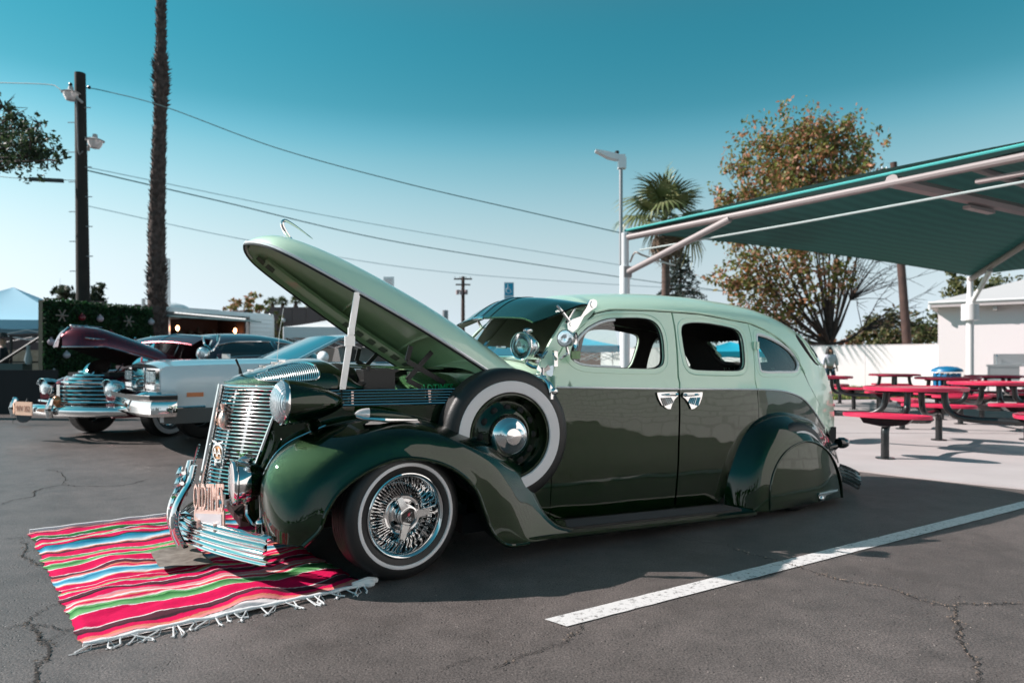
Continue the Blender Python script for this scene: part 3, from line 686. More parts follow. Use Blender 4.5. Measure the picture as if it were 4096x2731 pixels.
b = MB(); prof = [(.103*(1-(k/16)**2.2)**.62*1.012 if k < 16 else .002, .16*k/16+.002) for k in range(6,17)]; b.lathe(prof, (-.655,.40,.455), (1,0,0), 36); b.o('lamp_back', GREEN, fog, sharp=180)
b = MB(); b.ball((-.60,.40,.560),(.04,.022,.018),10); b.o('lamp_crest', CHROME, fog)
b = MB(); b.tube([(-.60,.40,.35),(-.60,.40,.30),(-.58,.36,.26),(-.56,.33,.25)], .012, 8); b.cyl((-.55,.32,.14),(-.55,.32,.27),.026); b.ball((-.55,.32,.27),.028,10); b.cyl((-.55,.33,.27),(-.55,.33,.37),.007); b.o('lamp_bracket', CHROME, car)
fog2 = copy_tree(fog, car); fog2.location = (0,.9,0)
# fender parking lamp
pl = MB(); c0 = Vector((-.165,.125,.775)); L_ = .285
pl.lathe([(.001,0)]+[(.030*math.sin(PI*min(1,(k/12))**.62)**.8+.001, L_*k/12) for k in range(1,12)]+[(.001,L_)], c0, (1,0,-.10), 16, sc=(.8,1)); o = pl.o('parking_lamp', GREEN, car)
b = MB(); b.lathe([(.001,-.004)]+[(.031*math.sin(PI*min(1,(k/12))**.62)**.8+.002, L_*k/12) for k in (.3,.6,1,1.5,2,2.6)], c0, (1,0,-.10), 16, sc=(.8,1)); b.o('lamp_lens', LENSP, o)
b = MB(); b.tube([c0+Vector((0,-.012,-.01)), c0+Vector((.03,-.026,-.022)), c0+Vector((.15,-.026,-.034)), c0+Vector((.30,-.02,-.040))], [.006,.010,.012,.005], 8); b.ext([c0+Vector((.07,-.012,-.035)), c0+Vector((.30,-.012,-.040)), c0+Vector((.32,-.012,-.055)), c0+Vector((.04,-.012,-.052))], (0,.03,0)); b.o('lamp_base', CHROME, o)

# front bumper, ribbed
def bx(Y): return -.825+.28*(abs(Y)/.73)**1.5
def bsec(n=5, h=.145):
    out = []
    for i in range(n*4+1):
        t = i/(n*4); out.append((-.020*abs(math.sin(PI*n*t))-.022*math.sin(PI*t), h*(t-.5)))
    return out
def bumper(x_of, zc, parent, name, flipx=1, yh=.735, m_b=None):
    rows = []; N = 48; sec = bsec()
    for i in range(N+1):
        Y = -yh+2*yh*i/N; k = min(1, (yh-abs(Y))/.02+.75)
        rows.append([Vector((x_of(Y)+flipx*dx, YC-Y, zc(Y)+dz*(1 if k >= 1 else k**.3))) for dx, dz in sec])
    b = MB(); b.grid(rows, flip=(flipx < 0)); return b.o(name, m_b or CHROME, parent, sharp=60)
bmp_ = bumper(bx, lambda Y: .185+.07*(1-(abs(Y)/.73))*0+.0, car, 'front_bumper')
for s in (-1, 1):
    Y0 = s*.10; b = MB(); P = []
    for k in range(17):
        t = k/16; z = .10+.40*t; x = -.845-.055*math.sin(PI*min(1,t*1.25))*(1-.3*t)+.05*t*t-.0; wd = (.036-.018*t)+.010*math.sin(PI*t); th = .020*(1-.5*t)+.006
        P.append([Vector((x+th*math.cos(q)*-1, YC-Y0+wd*math.sin(q), z)) for q in [2*PI*j/12 for j in range(12)]])
    b.grid(P, cv=True, flip=False); b.tri_fill(P[-1][::-1]); b.o('bumper_guard', CHROME, bmp_)
for k in range(4):
    z = .285+.05*k; b = MB(); b.tube([(-.865+.02*k*.4,YC-.10,z+.03),(-.885+.02*k*.4,YC,z),(-.865+.02*k*.4,YC+.10,z+.03)], [.010,.015,.010], 8); b.o('guard_chevron', CHROME, bmp_)
# club plaque
pa = Vector((-.805,.645,-.015)); pb = Vector((-.700,.410,-.015)); ux = (pb-pa).normalized(); nx = Vector((0,0,1)).cross(ux)*-1
pw = (pb-pa).length
def pq(u, z): return pa+ux*(pw*u)+Vector((0,0,z))
b = MB(); outl = [(0,.305),(.02,.318),(1,.345),(1,.165),(.97,.163),(0,.268)]; b.ext([pq(u,z) for u,z in outl], nx*-.008); plq = b.o('club_plaque', COPPER, car)
b = MB(); b.ext([pq(u,z)+nx*.001 for u,z in [(.06,.300),(.94,.325),(.94,.192),(.06,.288)]], nx*.0015); b.o('plaque_field', PLAQ, plq)
N3 = nx if nx.x < 0 else -nx
t = text_mb('OLDTIMES', .185, .0035, .31); xs_ = [v.x for v in t.V]; ww = max(xs_)-min(xs_)
for v in t.V: v.x = (v.x-min(xs_))/ww*pw
t.xf(frame(pa+Vector((0,0,.315)), ux+Vector((0,0,.10)), (0,0,1), N3)); t.o('plaque_letters', COPPER, plq, smooth=False)
t = text_mb('ORANGE COUNTY', .035, .002, .72); t.xf(frame(pq(.56,.212)+N3*.003, ux+Vector((0,0,-.30)), (0,0,1), N3)); t.o('plaque_lettering', COPPER, plq, smooth=False)
b = MB()
for u in (.2,.75): b.box(pq(u,.215)+N3*.006, (.014,.014,.12))
b.o('plaque_bracket', COPPER, plq)
# grille badges
def gface(px_y, z): return gp(z, YC-px_y)+Vector((-.012,0,0))
p = gface(.74,.735); b = MB(); b.lathe([(.0,-.055),(.022,-.052),(.038,-.035),(.042,-.012),(.034,.012),(.016,.030),(.012,.036),(.016,.042),(.024,.062),(.026,.068),(.0,.066)], p, (0,0,1), 20, sc=(1,.6)); b.tube([p+Vector((-.026,0,.034)),p+Vector((0,-.02,.036)),p+Vector((.0,.02,.036))], .004, 6); o = b.o('money_bag_badge', COPPER, car)
t = text_mb('$', .05, .001, .8); t.xf(frame(p+Vector((-.030,-.022,-.035)), (.5,-.87,0), (0,0,1), (-.87,-.5,0))); t.o('dollar_mark', mat('bronze', (.35,.2,.13), .4, .7), o, smooth=False)
p = gface(.70,.565); M = frame(p+Vector((-.012,0,0)), (.45,-.89,0), (0,0,1), (-.89,-.45,0))
b = MB(); b.lathe([(.046,0),(.046,.006),(.036,.008),(.036,.003),(.0,.003)], (0,0,0), (0,0,1), 28); b.box((0,-.055,.003),(.052,.03,.006)); 
for s in (-1,1): b.ext([(0,.046,0),(s*.045,.060,0),(s*.042,.050,0),(0,.038,0)], (0,0,.006))
b.xf(M); o = b.o('motoring_club_badge', CHROMEF, car)
b = MB(); b.lathe([(.035,.0042),(.0,.0045)], (0,0,0), (0,0,1), 24); b.xf(M); b.o('badge_field', mat('amber_enamel', (.75,.35,.12), .3, 0, .6), o)
t = text_mb('AA', .062, .002, .8); t.xf(M @ Matrix.Translation((0,-.020,.008))); t.o('badge_letters', CHROMEF, o, smooth=False)
b = MB(); q = Vector((-.60,.56,.56)); b.cyl(q+Vector((0,0,-.11)), q, .004, None, 6); b.tube([q+Vector((0,.03,-.008)), q+Vector((0,-.05,.006))], [.009,.003], 6); 
for s in (-1,1): b.ext([q, q+Vector((s*.02,-.055,.022)), q+Vector((s*.03,-.035,.02))], (0,0,.002))
b.o('dragonfly_badge', mat('green_enamel', (.1,.4,.1), .2, .6, .6), car)
b = MB(); b.tube([(-.80,1.15,.28),(-.77,1.14,.42),(-.735,1.13,.56)], .006, 6); b.ball((-.79,1.15,.40),.014,8); cp_ = b.o('badge_rod', CHROME, car); b = MB(); b.box((-.752,1.14,.50),(.008,.010,.09), Matrix.Rotation(R(14),3,'Y')); b.o('rod_inlay', mat('pennant_red', (.55,.05,.08), .3, .3), cp_)

# sun visor
def vz(u, v):                                               # u -1..1, v 0 front .. 1 rear
    a = abs(u); xf = .855+(.085 if u < 0 else .075)*a**1.6; xr = 1.19+.17*a*a; zf = 1.290-.028*a*a; zr = 1.432-.075*a*a
    z = zf+(zr-zf)*v+.045*math.sin(PI*v)*(1-.35*a*a)-(.045*max(0,(a-.75)/.25)**2)*(1-v)*0
    x = xf+(xr-xf)*v; yy = u*(.520+.03*math.sin(PI*v*.8))
    dz = -.03*max(0,(a-.82)/.18)**1.5*math.sin(PI*min(1,v+.25)); return Vector((x, YC+yy, z+dz))
g = [[vz(-1+2*i/40, j/12) for j in range(13)] for i in range(41)]
GREENV = mat('visor_green', (.008,.045,.040), .28, .45, 1, flake=.3, spec=.2)
VUN = mat('visor_liner', (.045,.06,.035), .5)
vis = MB().grid(g).o('sun_visor', GREENV, car, sharp=180)
MB().grid([[p-Vector((0,0,.008)) for p in r] for r in g], flip=True).o('visor_underside', VUN, vis, sharp=180)
b = MB(); b.tube([vz(-1+2*i/40, 0)+Vector((-.002,0,-.002)) for i in range(41)], .006, 6); b.tube([vz(-1,j/12) for j in range(13)], .005, 6); b.tube([vz(1,j/12) for j in range(13)], .005, 6); b.o('visor_edge', GREEN, vis)
b = MB(); b.tube([vz(0, j/12)+Vector((0,0,.003)) for j in range(13)], .016, 6, flat=.35); b.tube([vz(u,0)+Vector((-.004,0,0)) for u in (-.13,-.06,0,.06,.13)], .011, 8); b.o('visor_centre_strip', CHROME, vis)
b = MB(); 
for u in (-.24,.24): b.tube([vz(u*(.8+.2*(1-j/12)), j/12)+Vector((0,0,.001)) for j in range(13)], .003, 5)
b.o('visor_seam', BLACK, vis)
for far in (False, True):
    b = MB(); prof = [(1.375,1.368),(1.368,1.345),(1.33,1.325),(1.27,1.285),(1.235,1.235),(1.20,1.185),(1.145,1.205),(1.14,1.24),(1.18,1.265),(1.245,1.285),(1.29,1.34),(1.315,1.385),(1.345,1.392),(1.37,1.385)]
    b.ext([(x,.315+(1.37-x)*-.10,z) for x,z in prof], (0,-.010,0)); b.cyl((1.343,.316,1.36),(1.343,.296,1.36),.022); b.cyl((1.17,.30,1.235),(1.17,.28,1.235),.012)
    b.tube([(1.175,.296,1.24),(1.13,.31,1.30),(1.10,.33,1.345)], .010, 6)
    if far: b.mirror()
    b.o('visor_bracket', CHROMEF, vis)
# spotlights
def spot(c, r, L, ax, name, m=CHROME):
    o = bullet(c, r, L, mat('clear_lens', (.8,.85,.88), .08, 1, 0, bump=.15, bscale=25) if 'clear_lens' not in bpy.data.materials else bpy.data.materials['clear_lens'], m, car, name, ax=ax, tail=2.4, lensb=-.045); b = MB(); a3 = Vector(ax).normalized(); b.lathe([(r*.95,-.010),(r*.5,-.018),(.0,-.020)], c, a3, 28); b.o('lens_cover', GLASS, o); b = MB(); b.ball(Vector(c)+a3*.015, .011, 8); b.o('bulb', CHROMEF, o); return o
s1 = spot((.845,.30,1.105), .078, .13, (.93,.32,.0), 'spotlight')
b = MB(); b.ball((.90,.325,1.195),(.035,.016,.014),10); b.o('lamp_crest', CHROME, s1)
b = MB(); b.tube([(.88,.31,1.03),(.875,.30,1.005),(.90,.29,.99),(.96,.27,.975),(.99,.25,.96)], .012, 8); b.ext([(.97,.24,.985),(1.01,.225,1.0),(1.0,.225,.93),(.965,.24,.945)], (0,.012,0)); b.o('spotlight_arm', CHROME, s1)
s1b = copy_tree(s1, car); s1b.location = (0,1.1,0)
b = MB(); cc = Vector((1.0,.105,1.145)); ax = Vector((.83,.55,0)).normalized()
b.lathe([(.046,0),(.048,.004),(.047,.02),(.044,.055),(.036,.064),(.0,.066)], cc, ax, 24); s2 = b.o('side_spotlight', CHROMEF, car)
b = MB(); b.lathe([(.043,.003),(.02,.0),(.0,.004)], cc, ax, 24); b.o('lamp_lens', bpy.data.materials['clear_lens'], s2)
b = MB(); b.tube([cc+ax*.03+Vector((0,0,-.045)), cc+ax*.03+Vector((.01,0,-.08)), (1.03,.19,1.03)], .009, 8); b.box((1.015,.222,1.035),(.024,.02,.09)); b.o('lamp_arm', CHROME, s2)
b = MB(); b.lathe([(.052,.0),(.052,.006),(.03,.014),(.012,.03),(.0,.032)], cc+Vector((.085,.012,-.015)), (-.6,.75,0), 24); b.o('side_mirror', CHROME, car)
b = MB(); b.box((1.135,.19,1.055),(.06,.008,.045)); b.o('tinted_deflector', GLASSG, car)
# far side mirror fin seen over the hood
b = MB(); b.ext([(.80,1.30,1.10),(.88,1.30,1.10),(.90,1.30,1.22),(.86,1.30,1.24)], (0,.02,0)); b.o('wind_wing', CHROMEF, car)
# vent window of the front door: chrome top and bottom rail, glass
vt = [p for p in win1 if p[0] < 1.52]; vt = sorted([p for p in vt if p[1] > 1.13], key=lambda p: p[0]); vb = sorted([p for p in win1 if p[0] < 1.52 and p[1] < 1.02], key=lambda p: p[0])
WTR = bpy.data.materials['cream_trim']
b = MB(); b.tube([sp3(x+.01, z-.008, -.006) for x,z in vt], .009, 6); b.tube([sp3(x, z+.006, -.006) for x,z in vb], .009, 6); b.o('deflector_rail', WTR, car)
dg_ = [(1.16,1.02),(1.20,1.0),(1.30,.99),(1.505,.985),(1.505,1.275),(1.43,1.262),(1.35,1.238),(1.27,1.195),(1.19,1.125)]
panel('deflector_glass', dg_, [], GLASS, car, False, -.010, .001)
# interior
for x in (1.55, 2.35):
    b = MB(); b.box((x,YC,.52),(.5,1.1,.22)); b.box((x+.27,YC,.74),(.14,1.1,.34), Matrix.Rotation(R(12),3,'Y')); b.o('bench_seat', SEAT, car)
b = MB(); b.box((1.0,YC,.90),(.12,1.08,.14)); b.o('dashboard', MINT, car)
b = MB(); b.lathe([(.19,-.012),(.202,0),(.19,.012),(.178,0),(.19,-.012)], (1.24,1.13,.96), (-.9,0,.44), 32); b.cyl((1.24,1.13,.96),(1.05,1.13,.84),.014); b.box((1.24,1.13,.96),(.01,.36,.02)); b.o('steering_wheel', MINT, car)
b = MB(); b.box((2.62,.62,1.36),(.02,.16,.05)); b.o('dome_lamp', CHROMEF, car)
b = MB(); b.ext([(.99,.44,1.045),(1.15,.335,1.045),(1.16,.34,1.135),(1.03,.44,1.165)], (.002,.004,0)); b.o('windshield_card', mat('card_white', (.85,.83,.82), .6), car)
t = text_mb('37', .065, .001, .9); t.xf(frame((1.10,.360,1.065), (.83,-.55,0), (0,0,1), (-.55,-.83,0))); t.o('card_number', mat('card_red', (.65,.06,.1), .5), car, smooth=False)
b = MB(); b.tube([(1.12,.85,1.36),(1.10,.85,1.30)], .004, 6); b.box((1.09,.85,1.285),(.02,.17,.04)); b.o('rear_view_mirror', BLACK, car)
b = MB(); b.lathe([(.022,-.03),(.034,-.02),(.036,0),(.034,.02),(.022,.03)], (1.11,.80,1.20), (0,1,.3), 14, sc=(1,1.8)); b.o('hanging_charm', mat('charm_dark_red', (.2,.02,.04), .5), car)
# tail lights and rear bumper
for far in (False, True):
    b = MB(); b.lathe([(.0,-.075),(.02,-.072),(.036,-.05),(.042,-.02),(.042,.01),(.034,.035),(.0,.04)], (3.60,.22,.405), (-1,.0,.05), 20)
    b.lathe([(.0,0),(.022,0),(.024,.05),(.0,.052)],(3.51,.25,.375),(.9,-.3,.1),14); b.cyl((3.58,.24,.385),(3.56,.32,.33),.02,.03)
    if far: b.mirror()
    b.o('tail_light', mat('tail_black', (.008,.008,.008), .12, .2, 1) if not far else bpy.data.materials['tail_black'], car)
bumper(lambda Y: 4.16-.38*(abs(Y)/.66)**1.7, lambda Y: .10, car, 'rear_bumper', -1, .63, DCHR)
# ================================================================ ground
def ground_mat():
    m = mat('asphalt', (.095,.088,.083), .46, spec=.5); n = m.node_tree.nodes; L = m.node_tree.links; b = n['Principled BSDF']
    tc = n.new('ShaderNodeTexCoord')
    def noi(s, d=5, r=.6): t = n.new('ShaderNodeTexNoise'); t.inputs['Scale'].default_value = s; t.inputs['Detail'].default_value = d; t.inputs['Roughness'].default_value = r; L.new(tc.outputs['Object'], t.inputs['Vector']); return t
    def ramp(src, p0, c0, p1, c1): r = n.new('ShaderNodeValToRGB'); e = r.color_ramp.elements; e[0].position = p0; e[0].color = (*c0,1); e[1].position = p1; e[1].color = (*c1,1); L.new(src, r.inputs['Fac']); return r
    def mix(a, bb, f, mode='MIX', fac=None): x = n.new('ShaderNodeMix'); x.data_type = 'RGBA'; x.blend_type = mode; L.new(a, x.inputs[6]); L.new(bb, x.inputs[7]); (L.new(f, x.inputs[0]) if f else None); 
    big = ramp(noi(.5, 4).outputs['Fac'], .35, (.092,.080,.076), .68, (.142,.122,.116))
    mid = ramp(noi(5, 8, .75).outputs['Fac'], .3, (.72,.72,.72), .7, (1.28,1.26,1.25))
    fine = ramp(noi(140, 3, .7).outputs['Fac'], .38, (.45,.45,.45), .64, (1.6,1.58,1.56))
    v = n.new('ShaderNodeTexVoronoi'); v.inputs['Scale'].default_value = 42; L.new(tc.outputs['Object'], v.inputs['Vector'])
    pits = ramp(v.outputs['Distance'], .07, (.16,.15,.14), .22, (1,1,1))
    pm = ramp(noi(9, 3).outputs['Fac'], .47, (0,0,0), .58, (1,1,1))
    v2 = n.new('ShaderNodeTexVoronoi'); v2.inputs['Scale'].default_value = 38; L.new(tc.outputs['Object'], v2.inputs['Vector'])
    pale = ramp(v2.outputs['Distance'], .03, (1.8,1.75,1.7), .09, (1,1,1))
    pw = n.new('ShaderNodeMix'); pw.data_type = 'RGBA'; pw.inputs[6].default_value = (1,1,1,1); L.new(pits.outputs[0], pw.inputs[7]); L.new(pm.outputs[0], pw.inputs[0])
    st_ = ramp(noi(1.7, 6, .65).outputs['Fac'], .30, (.74,.73,.72), .46, (1,1,1)); dk_ = ramp(noi(.9, 2, .5).outputs['Fac'], .60, (1,1,1), .72, (1.22,1.2,1.19))
    last = big.outputs[0]
    for s in (st_.outputs[0], dk_.outputs[0], mid.outputs[0], fine.outputs[0], pw.outputs[2], pale.outputs[0]):
        x = n.new('ShaderNodeMix'); x.data_type = 'RGBA'; x.blend_type = 'MULTIPLY'; x.inputs[0].default_value = 1; L.new(last, x.inputs[6]); L.new(s, x.inputs[7]); last = x.outputs[2]
    L.new(last, b.inputs['Base Color'])
    bp = n.new('ShaderNodeBump'); bp.inputs['Strength'].default_value = .55; bp.inputs['Distance'].default_value = .006; L.new(noi(90, 4, .7).outputs['Fac'], bp.inputs['Height'])
    bp2 = n.new('ShaderNodeBump'); bp2.inputs['Strength'].default_value = .6; bp2.inputs['Distance'].default_value = .012; L.new(pw.outputs[2], bp2.inputs['Height']); L.new(bp.outputs[0], bp2.inputs['Normal']); L.new(bp2.outputs[0], b.inputs['Normal'])
    return m
ASPH = ground_mat()
b = MB(); b.tri_fill([(-500,-300,0),(500,-300,0),(500,1500,0),(-500,1500,0)]); b.o('asphalt_ground', ASPH, kind='structure')
# concrete patio: polygon with joints
CONC = mat('concrete', (.43,.385,.38), .8, var=(.50,.45,.445), vscale=1.3, bump=.15, bscale=60)
cp = [gnd(3300,1868), gnd(3600,1905), gnd(3900,1938), gnd(4300,1978), Vector((22,7,0)), Vector((40,19,0)), gnd(3960,1592), gnd(3400,1600), gnd(3150,1608), gnd(2700,1620), gnd(2700,1810)]
b = MB(); b.ext([(p.x,p.y,.0) for p in cp], (0,0,.012)); b.o('concrete_patio', CONC, kind='structure')
def strip(p, q, w, z):
    p = Vector(p); q = Vector(q); d = (q-p).normalized(); nn = Vector((-d.y,d.x,0))*w/2; return [Vector((v.x,v.y,z)) for v in (p-nn, q-nn, q+nn, p+nn)]
JM = mat('joint_dark', (.16,.13,.125), .9)
for p, q in ((gnd(3330,1735),gnd(4500,1738)), (gnd(3300,1650),gnd(4400,1655))):
    b = MB(); b.tri_fill(strip(p,q,.022,.016)); b.o('concrete_joint', JM, kind='structure')
# painted line
def paint_mat():
    m = mat('line_paint', (.66,.64,.63), .6); n = m.node_tree.nodes; L = m.node_tree.links; b = n['Principled BSDF']; tc = n.new('ShaderNodeTexCoord')
    t = n.new('ShaderNodeTexNoise'); t.inputs['Scale'].default_value = 38; t.inputs['Detail'].default_value = 8; t.inputs['Roughness'].default_value = .8; L.new(tc.outputs['Object'], t.inputs['Vector'])
    r = n.new('ShaderNodeValToRGB'); e = r.color_ramp.elements; e[0].position = .36; e[0].color = (.12,.11,.105,1); e[1].position = .47; e[1].color = (.66,.64,.63,1); L.new(t.outputs['Fac'], r.inputs['Fac']); L.new(r.outputs[0], b.inputs['Base Color'])
    bp = n.new('ShaderNodeBump'); bp.inputs['Strength'].default_value = .4; bp.inputs['Distance'].default_value = .005; L.new(t.outputs['Fac'], bp.inputs['Height']); L.new(bp.outputs[0], b.inputs['Normal']); return m
PAINT = paint_mat()
def line(p0, p1, w, name='parking_line'):
    p0 = Vector(p0); p1 = Vector(p1); d = (p1-p0).normalized(); nn = Vector((-d.y,d.x,0)); N = 120; V = []; F = []
    for i in range(N+1):
        p = p0.lerp(p1, i/N)
        for s in (-1,1):
            o = w/2+.004*noise.noise(Vector((i*.9,s*7,0))); V.append(p+nn*o*s+Vector((0,0,.004)))
        if i: F.append((2*i-2,2*i,2*i+1,2*i-1))
    V[0] += d*.0; V[1] += d*-.03
    mk(name, V, F, PAINT, kind='structure', smooth=False)
a, c = gnd(2208,2468), gnd(2265,2512)
l0 = (gnd(2208,2472)+gnd(2262,2508))/2; l1 = (gnd(4096,1998)+gnd(4096,2040))/2
line(l0, l0+(l1-l0)*2.2, .105)
ldir = (l1-l0).normalized()
# lines off to the right, seen only mirrored in the paint
for k in range(4): 
    p = Vector((2.2+2.3*k, .6-.3*k, 0)); line(p, p+Vector((3.2,-3.6,0)), .10)
line(Vector((1.2,.9,0)), Vector((10,-1.8,0)), .10)
# cracks
CRK = mat('crack_dark', (.012,.010,.009), .95)
CRD = mat('crack_debris', (.30,.22,.17), .9, var=(.05,.04,.035), vscale=60)
def crack(pts, w=.010, debris=0):
    w *= .62; debris *= .32
    P = [gnd(*p) for p in pts]; P = cr(P, 10); V = []; F = []; sd = rnd.random()*50
    for i, p in enumerate(P):
        d = (P[min(i+1,len(P)-1)]-P[max(i-1,0)]).normalized(); nn = Vector((-d.y,d.x,0)); j = noise.noise(Vector((i*.45+sd,0,0)))*.022+noise.noise(Vector((i*1.7+sd,3,0)))*.009
        ww = w*(.35+abs(noise.noise(Vector((i*.6,sd,5))))*1.6)*min(1,(i+1)/6,(len(P)-i)/6)
        V += [Vector(p)+nn*(j-ww/2)+Vector((0,0,.004)), Vector(p)+nn*(j+ww/2)+Vector((0,0,.004))]
        if i: F.append((2*i-2,2*i,2*i+1,2*i-1))
    mk('asphalt_crack', V, F, CRK, kind='structure', smooth=False)
    if debris:
        b = MB()
        for i, p in enumerate(P):
            for q in range(3):
                if rnd.random() < debris:
                    c0 = Vector(p)+Vector((rnd.uniform(-.02,.02), rnd.uniform(-.015,.015), .006)); s = rnd.uniform(.002,.005); b.add([c0+Vector((-s*1.4,-s,0)), c0+Vector((s,-s*.7,0)), c0+Vector((s*1.1,s,.001)), c0+Vector((-s*.8,s*.8,.001)), c0+Vector((0,0,s*.8))], [(0,1,4),(1,2,4),(2,3,4),(3,0,4)])
        if b.V: b.o('crack_debris', CRD, kind='stuff', smooth=False)
crack([(0,2517),(60,2505),(105,2495),(130,2465),(190,2430),(262,2402)], .013)
crack([(105,2495),(150,2500),(200,2505),(250,2520),(300,2518)], .010)
crack([(105,2495),(140,2520),(165,2565),(200,2590),(180,2640),(145,2660),(150,2700),(130,2760)], .020, .5)
crack([(165,2565),(220,2550),(270,2520),(300,2515)], .008)
crack([(0,2020),(50,2000),(130,1985),(150,1960),(250,1940),(300,1945),(400,1945),(500,1940),(600,1915)], .022)
crack([(250,1940),(260,1910),(230,1885),(180,1880)], .014, .3)
crack([(85,2155),(105,2190),(90,2225),(130,2245),(150,2260),(180,2258)], .013, .6)
crack([(0,2160),(60,2152),(140,2150)], .012)
crack([(2330,2485),(2320,2520),(2280,2545),(2260,2570),(2190,2590),(2150,2608),(2080,2625),(2010,2660),(1960,2680)], .009, .1)
crack([(1750,2685),(1810,2660),(1870,2640),(1890,2632),(1960,2635)], .006)
crack([(2900,2180),(2990,2215),(3080,2235),(3200,2270),(3260,2290),(3330,2310),(3400,2330),(3520,2345),(3600,2370),(3680,2400),(3760,2420),(3820,2425)], .010, .7)
crack([(3820,2425),(3850,2415),(3930,2420),(4010,2415),(4110,2417)], .012, .3)
crack([(3815,2425),(3825,2450),(3810,2480),(3840,2500),(3830,2540),(3860,2600),(3900,2650),(3925,2740)], .013, .5)
crack([(2620,2115),(2760,2160),(2900,2180)], .005)
crack([(3805,2408),(3830,2395),(3850,2375)], .006)
crack([(30,1620),(60,1660),(50,1690),(90,1700)], .02)
# small stones on the asphalt
b = MB()
for i in range(200):
    x = rnd.uniform(0,4096); y = 2731-abs(rnd.gauss(0,.33))*1000
    if y < 2050: continue
    p = gnd(x,y); s = rnd.uniform(.0012,.003); b.add([p+Vector((-s,-s,0)),p+Vector((s,-s,0)),p+Vector((s,s,0)),p+Vector((-s,s,0)),p+Vector((0,0,s*1.2))],[(0,1,4),(1,2,4),(2,3,4),(3,0,4)])
b.o('loose_grit', mat('grit', (.28,.24,.22), .9), kind='stuff', smooth=False)

# ================================================================ serape blanket
A = gnd(118,2135); Bc = gnd(330,2590); Cc = gnd(1478,2345); Dd = A+(Cc-Bc)*1.02
stripe = """w1.5 p1 d1 R5 w.4 g1 G1.8 k.6 w.6 d1.5 R3 o.7 w.3 g.7 w.3 R2 d.8 k.5 t1.2 B2 l1 w.8 o.8 d1.8 R5 w.4 G1.4 g1 o.6 w.3 R3.5 w.4 g.9 G2 g.8 w.5 R5 w.4 d2 o.8 R1 p.9 w.6 l.9 B2.2 l1 w.7 o.7 R2.5 w.3 R1.8 o.6 g.7 w.4 R2.6 w.3 d1.6 k.8 R2 v1 p.8 w.8 o.6 R1 p.6 w.5 g.9 G2.6 g.8 w.4 R7 w.4 d1.8 D1 R2 o1 p1.2 k.3 w1.5"""
PAL = dict(w=(.78,.72,.72), p=(.76,.26,.26), o=(.66,.22,.15), d=(.10,.03,.045), D=(.05,.02,.03), R=(.66,.005,.085), g=(.16,.42,.16), G=(.015,.15,.035), k=(.02,.015,.02), t=(.01,.22,.26), B=(.005,.20,.36), l=(.16,.48,.62), v=(.55,.30,.38))
segs = [(s[0], float(s[1:])) for s in stripe.split()]; tot = sum(s[1] for s in segs)
def scol(v):
    v = min(max(v, 0), .9999)*tot; acc = 0
    for i, (k, l) in enumerate(segs):
        if v < acc+l:
            c = PAL[k]; f = (v-acc)/l
            if k in 'wgGBltpv' and l >= 1 and i+1 < len(segs):
                c2 = PAL[segs[i+1][0]]
                if segs[i+1][0] in 'wgGBltpv' : return tuple(a+(b_-a)*f for a, b_ in zip(c, c2))
            return c
        acc += l
    return PAL['w']
NU, NV = 110, 420; V = []; F = []; col = []
for j in range(NV+1):
    v = j/NV
    for i in range(NU+1):
        u = i/NU; p = A.lerp(Dd, u).lerp(Bc.lerp(Cc, u), v)
        fold = noise.noise(Vector((u*4.0+v*1.2, v*7.5, 1)))*.6+noise.noise(Vector((u*9+3, v*22, 4)))*.35
        h = .006+.036*max(0, fold+.12)+.012*max(0,math.sin(u*17+v*5+3*noise.noise(Vector((u*2,v*3,0)))))*(.5+.5*noise.noise(Vector((u*3,v*9,8))))
        e = min(1, u/.03, (1-u)/.03, v/.012, (1-v)/.012); h *= max(.25, e)
        edge = (.012*noise.noise(Vector((u*8,v*30,2)))+.010*noise.noise(Vector((v*12,0,9))))*(1 if 0 < i < NU else 1.6)
        p = p+(Dd-A).normalized()*(edge if i in (0,1,NU,NU-1) else edge*.5)+(Bc-A).normalized()*.012*noise.noise(Vector((u*6,v*4,7)))
        V.append(Vector((p.x,p.y,h+.003)))
        vv = v+.022*noise.noise(Vector((u*6,v*6,11)))+.006*noise.noise(Vector((u*22,v*20,5))); c = scol(vv); k = .9+.2*noise.noise(Vector((u*60,v*500,0)))
        col.append(tuple(x*k for x in c))
        if i and j: a_ = j*(NU+1)+i; F.append((a_-NU-2,a_-NU-1,a_,a_-1))
SER = mat('serape_wool', (.5,.5,.5), .95, attr='Col', bump=.35, bscale=220, spec=.1)
ser = empty('serape_blanket', 'striped red woven blanket with white fringe spread on the asphalt under the front bumper', 'blanket', (0,0,0))
mk('woven_cloth', V, F[::-1] if False else [f[::-1] for f in F], SER, ser, sharp=180, col=col)
FR = mat('fringe_cotton', (.72,.72,.72), .95, bump=.3, bscale=300)
b = MB(); ed = []
for i in range(61): u = i/60; p = Bc.lerp(Cc, u)+(Bc-A).normalized()*(.012+.012*noise.noise(Vector((u*9,0,0)))); ed.append(Vector((p.x,p.y,.018+.006*noise.noise(Vector((u*14,3,0))))))
b.tube(ed, [.011+.006*noise.noise(Vector((i*.5,0,4))) for i in range(61)], 8, flat=.7); b.o('hem', FR, ser)
b = MB(); ed = [A.lerp(Dd,i/30)-(Bc-A).normalized()*.01+Vector((0,0,.015+.006*noise.noise(Vector((i*.4,3,1))))) for i in range(31)]; b.tube(ed, .016, 6, flat=.7); b.o('hem', FR, ser)
ddn = (Bc-A).normalized(); ddu = (Cc-Bc).normalized()
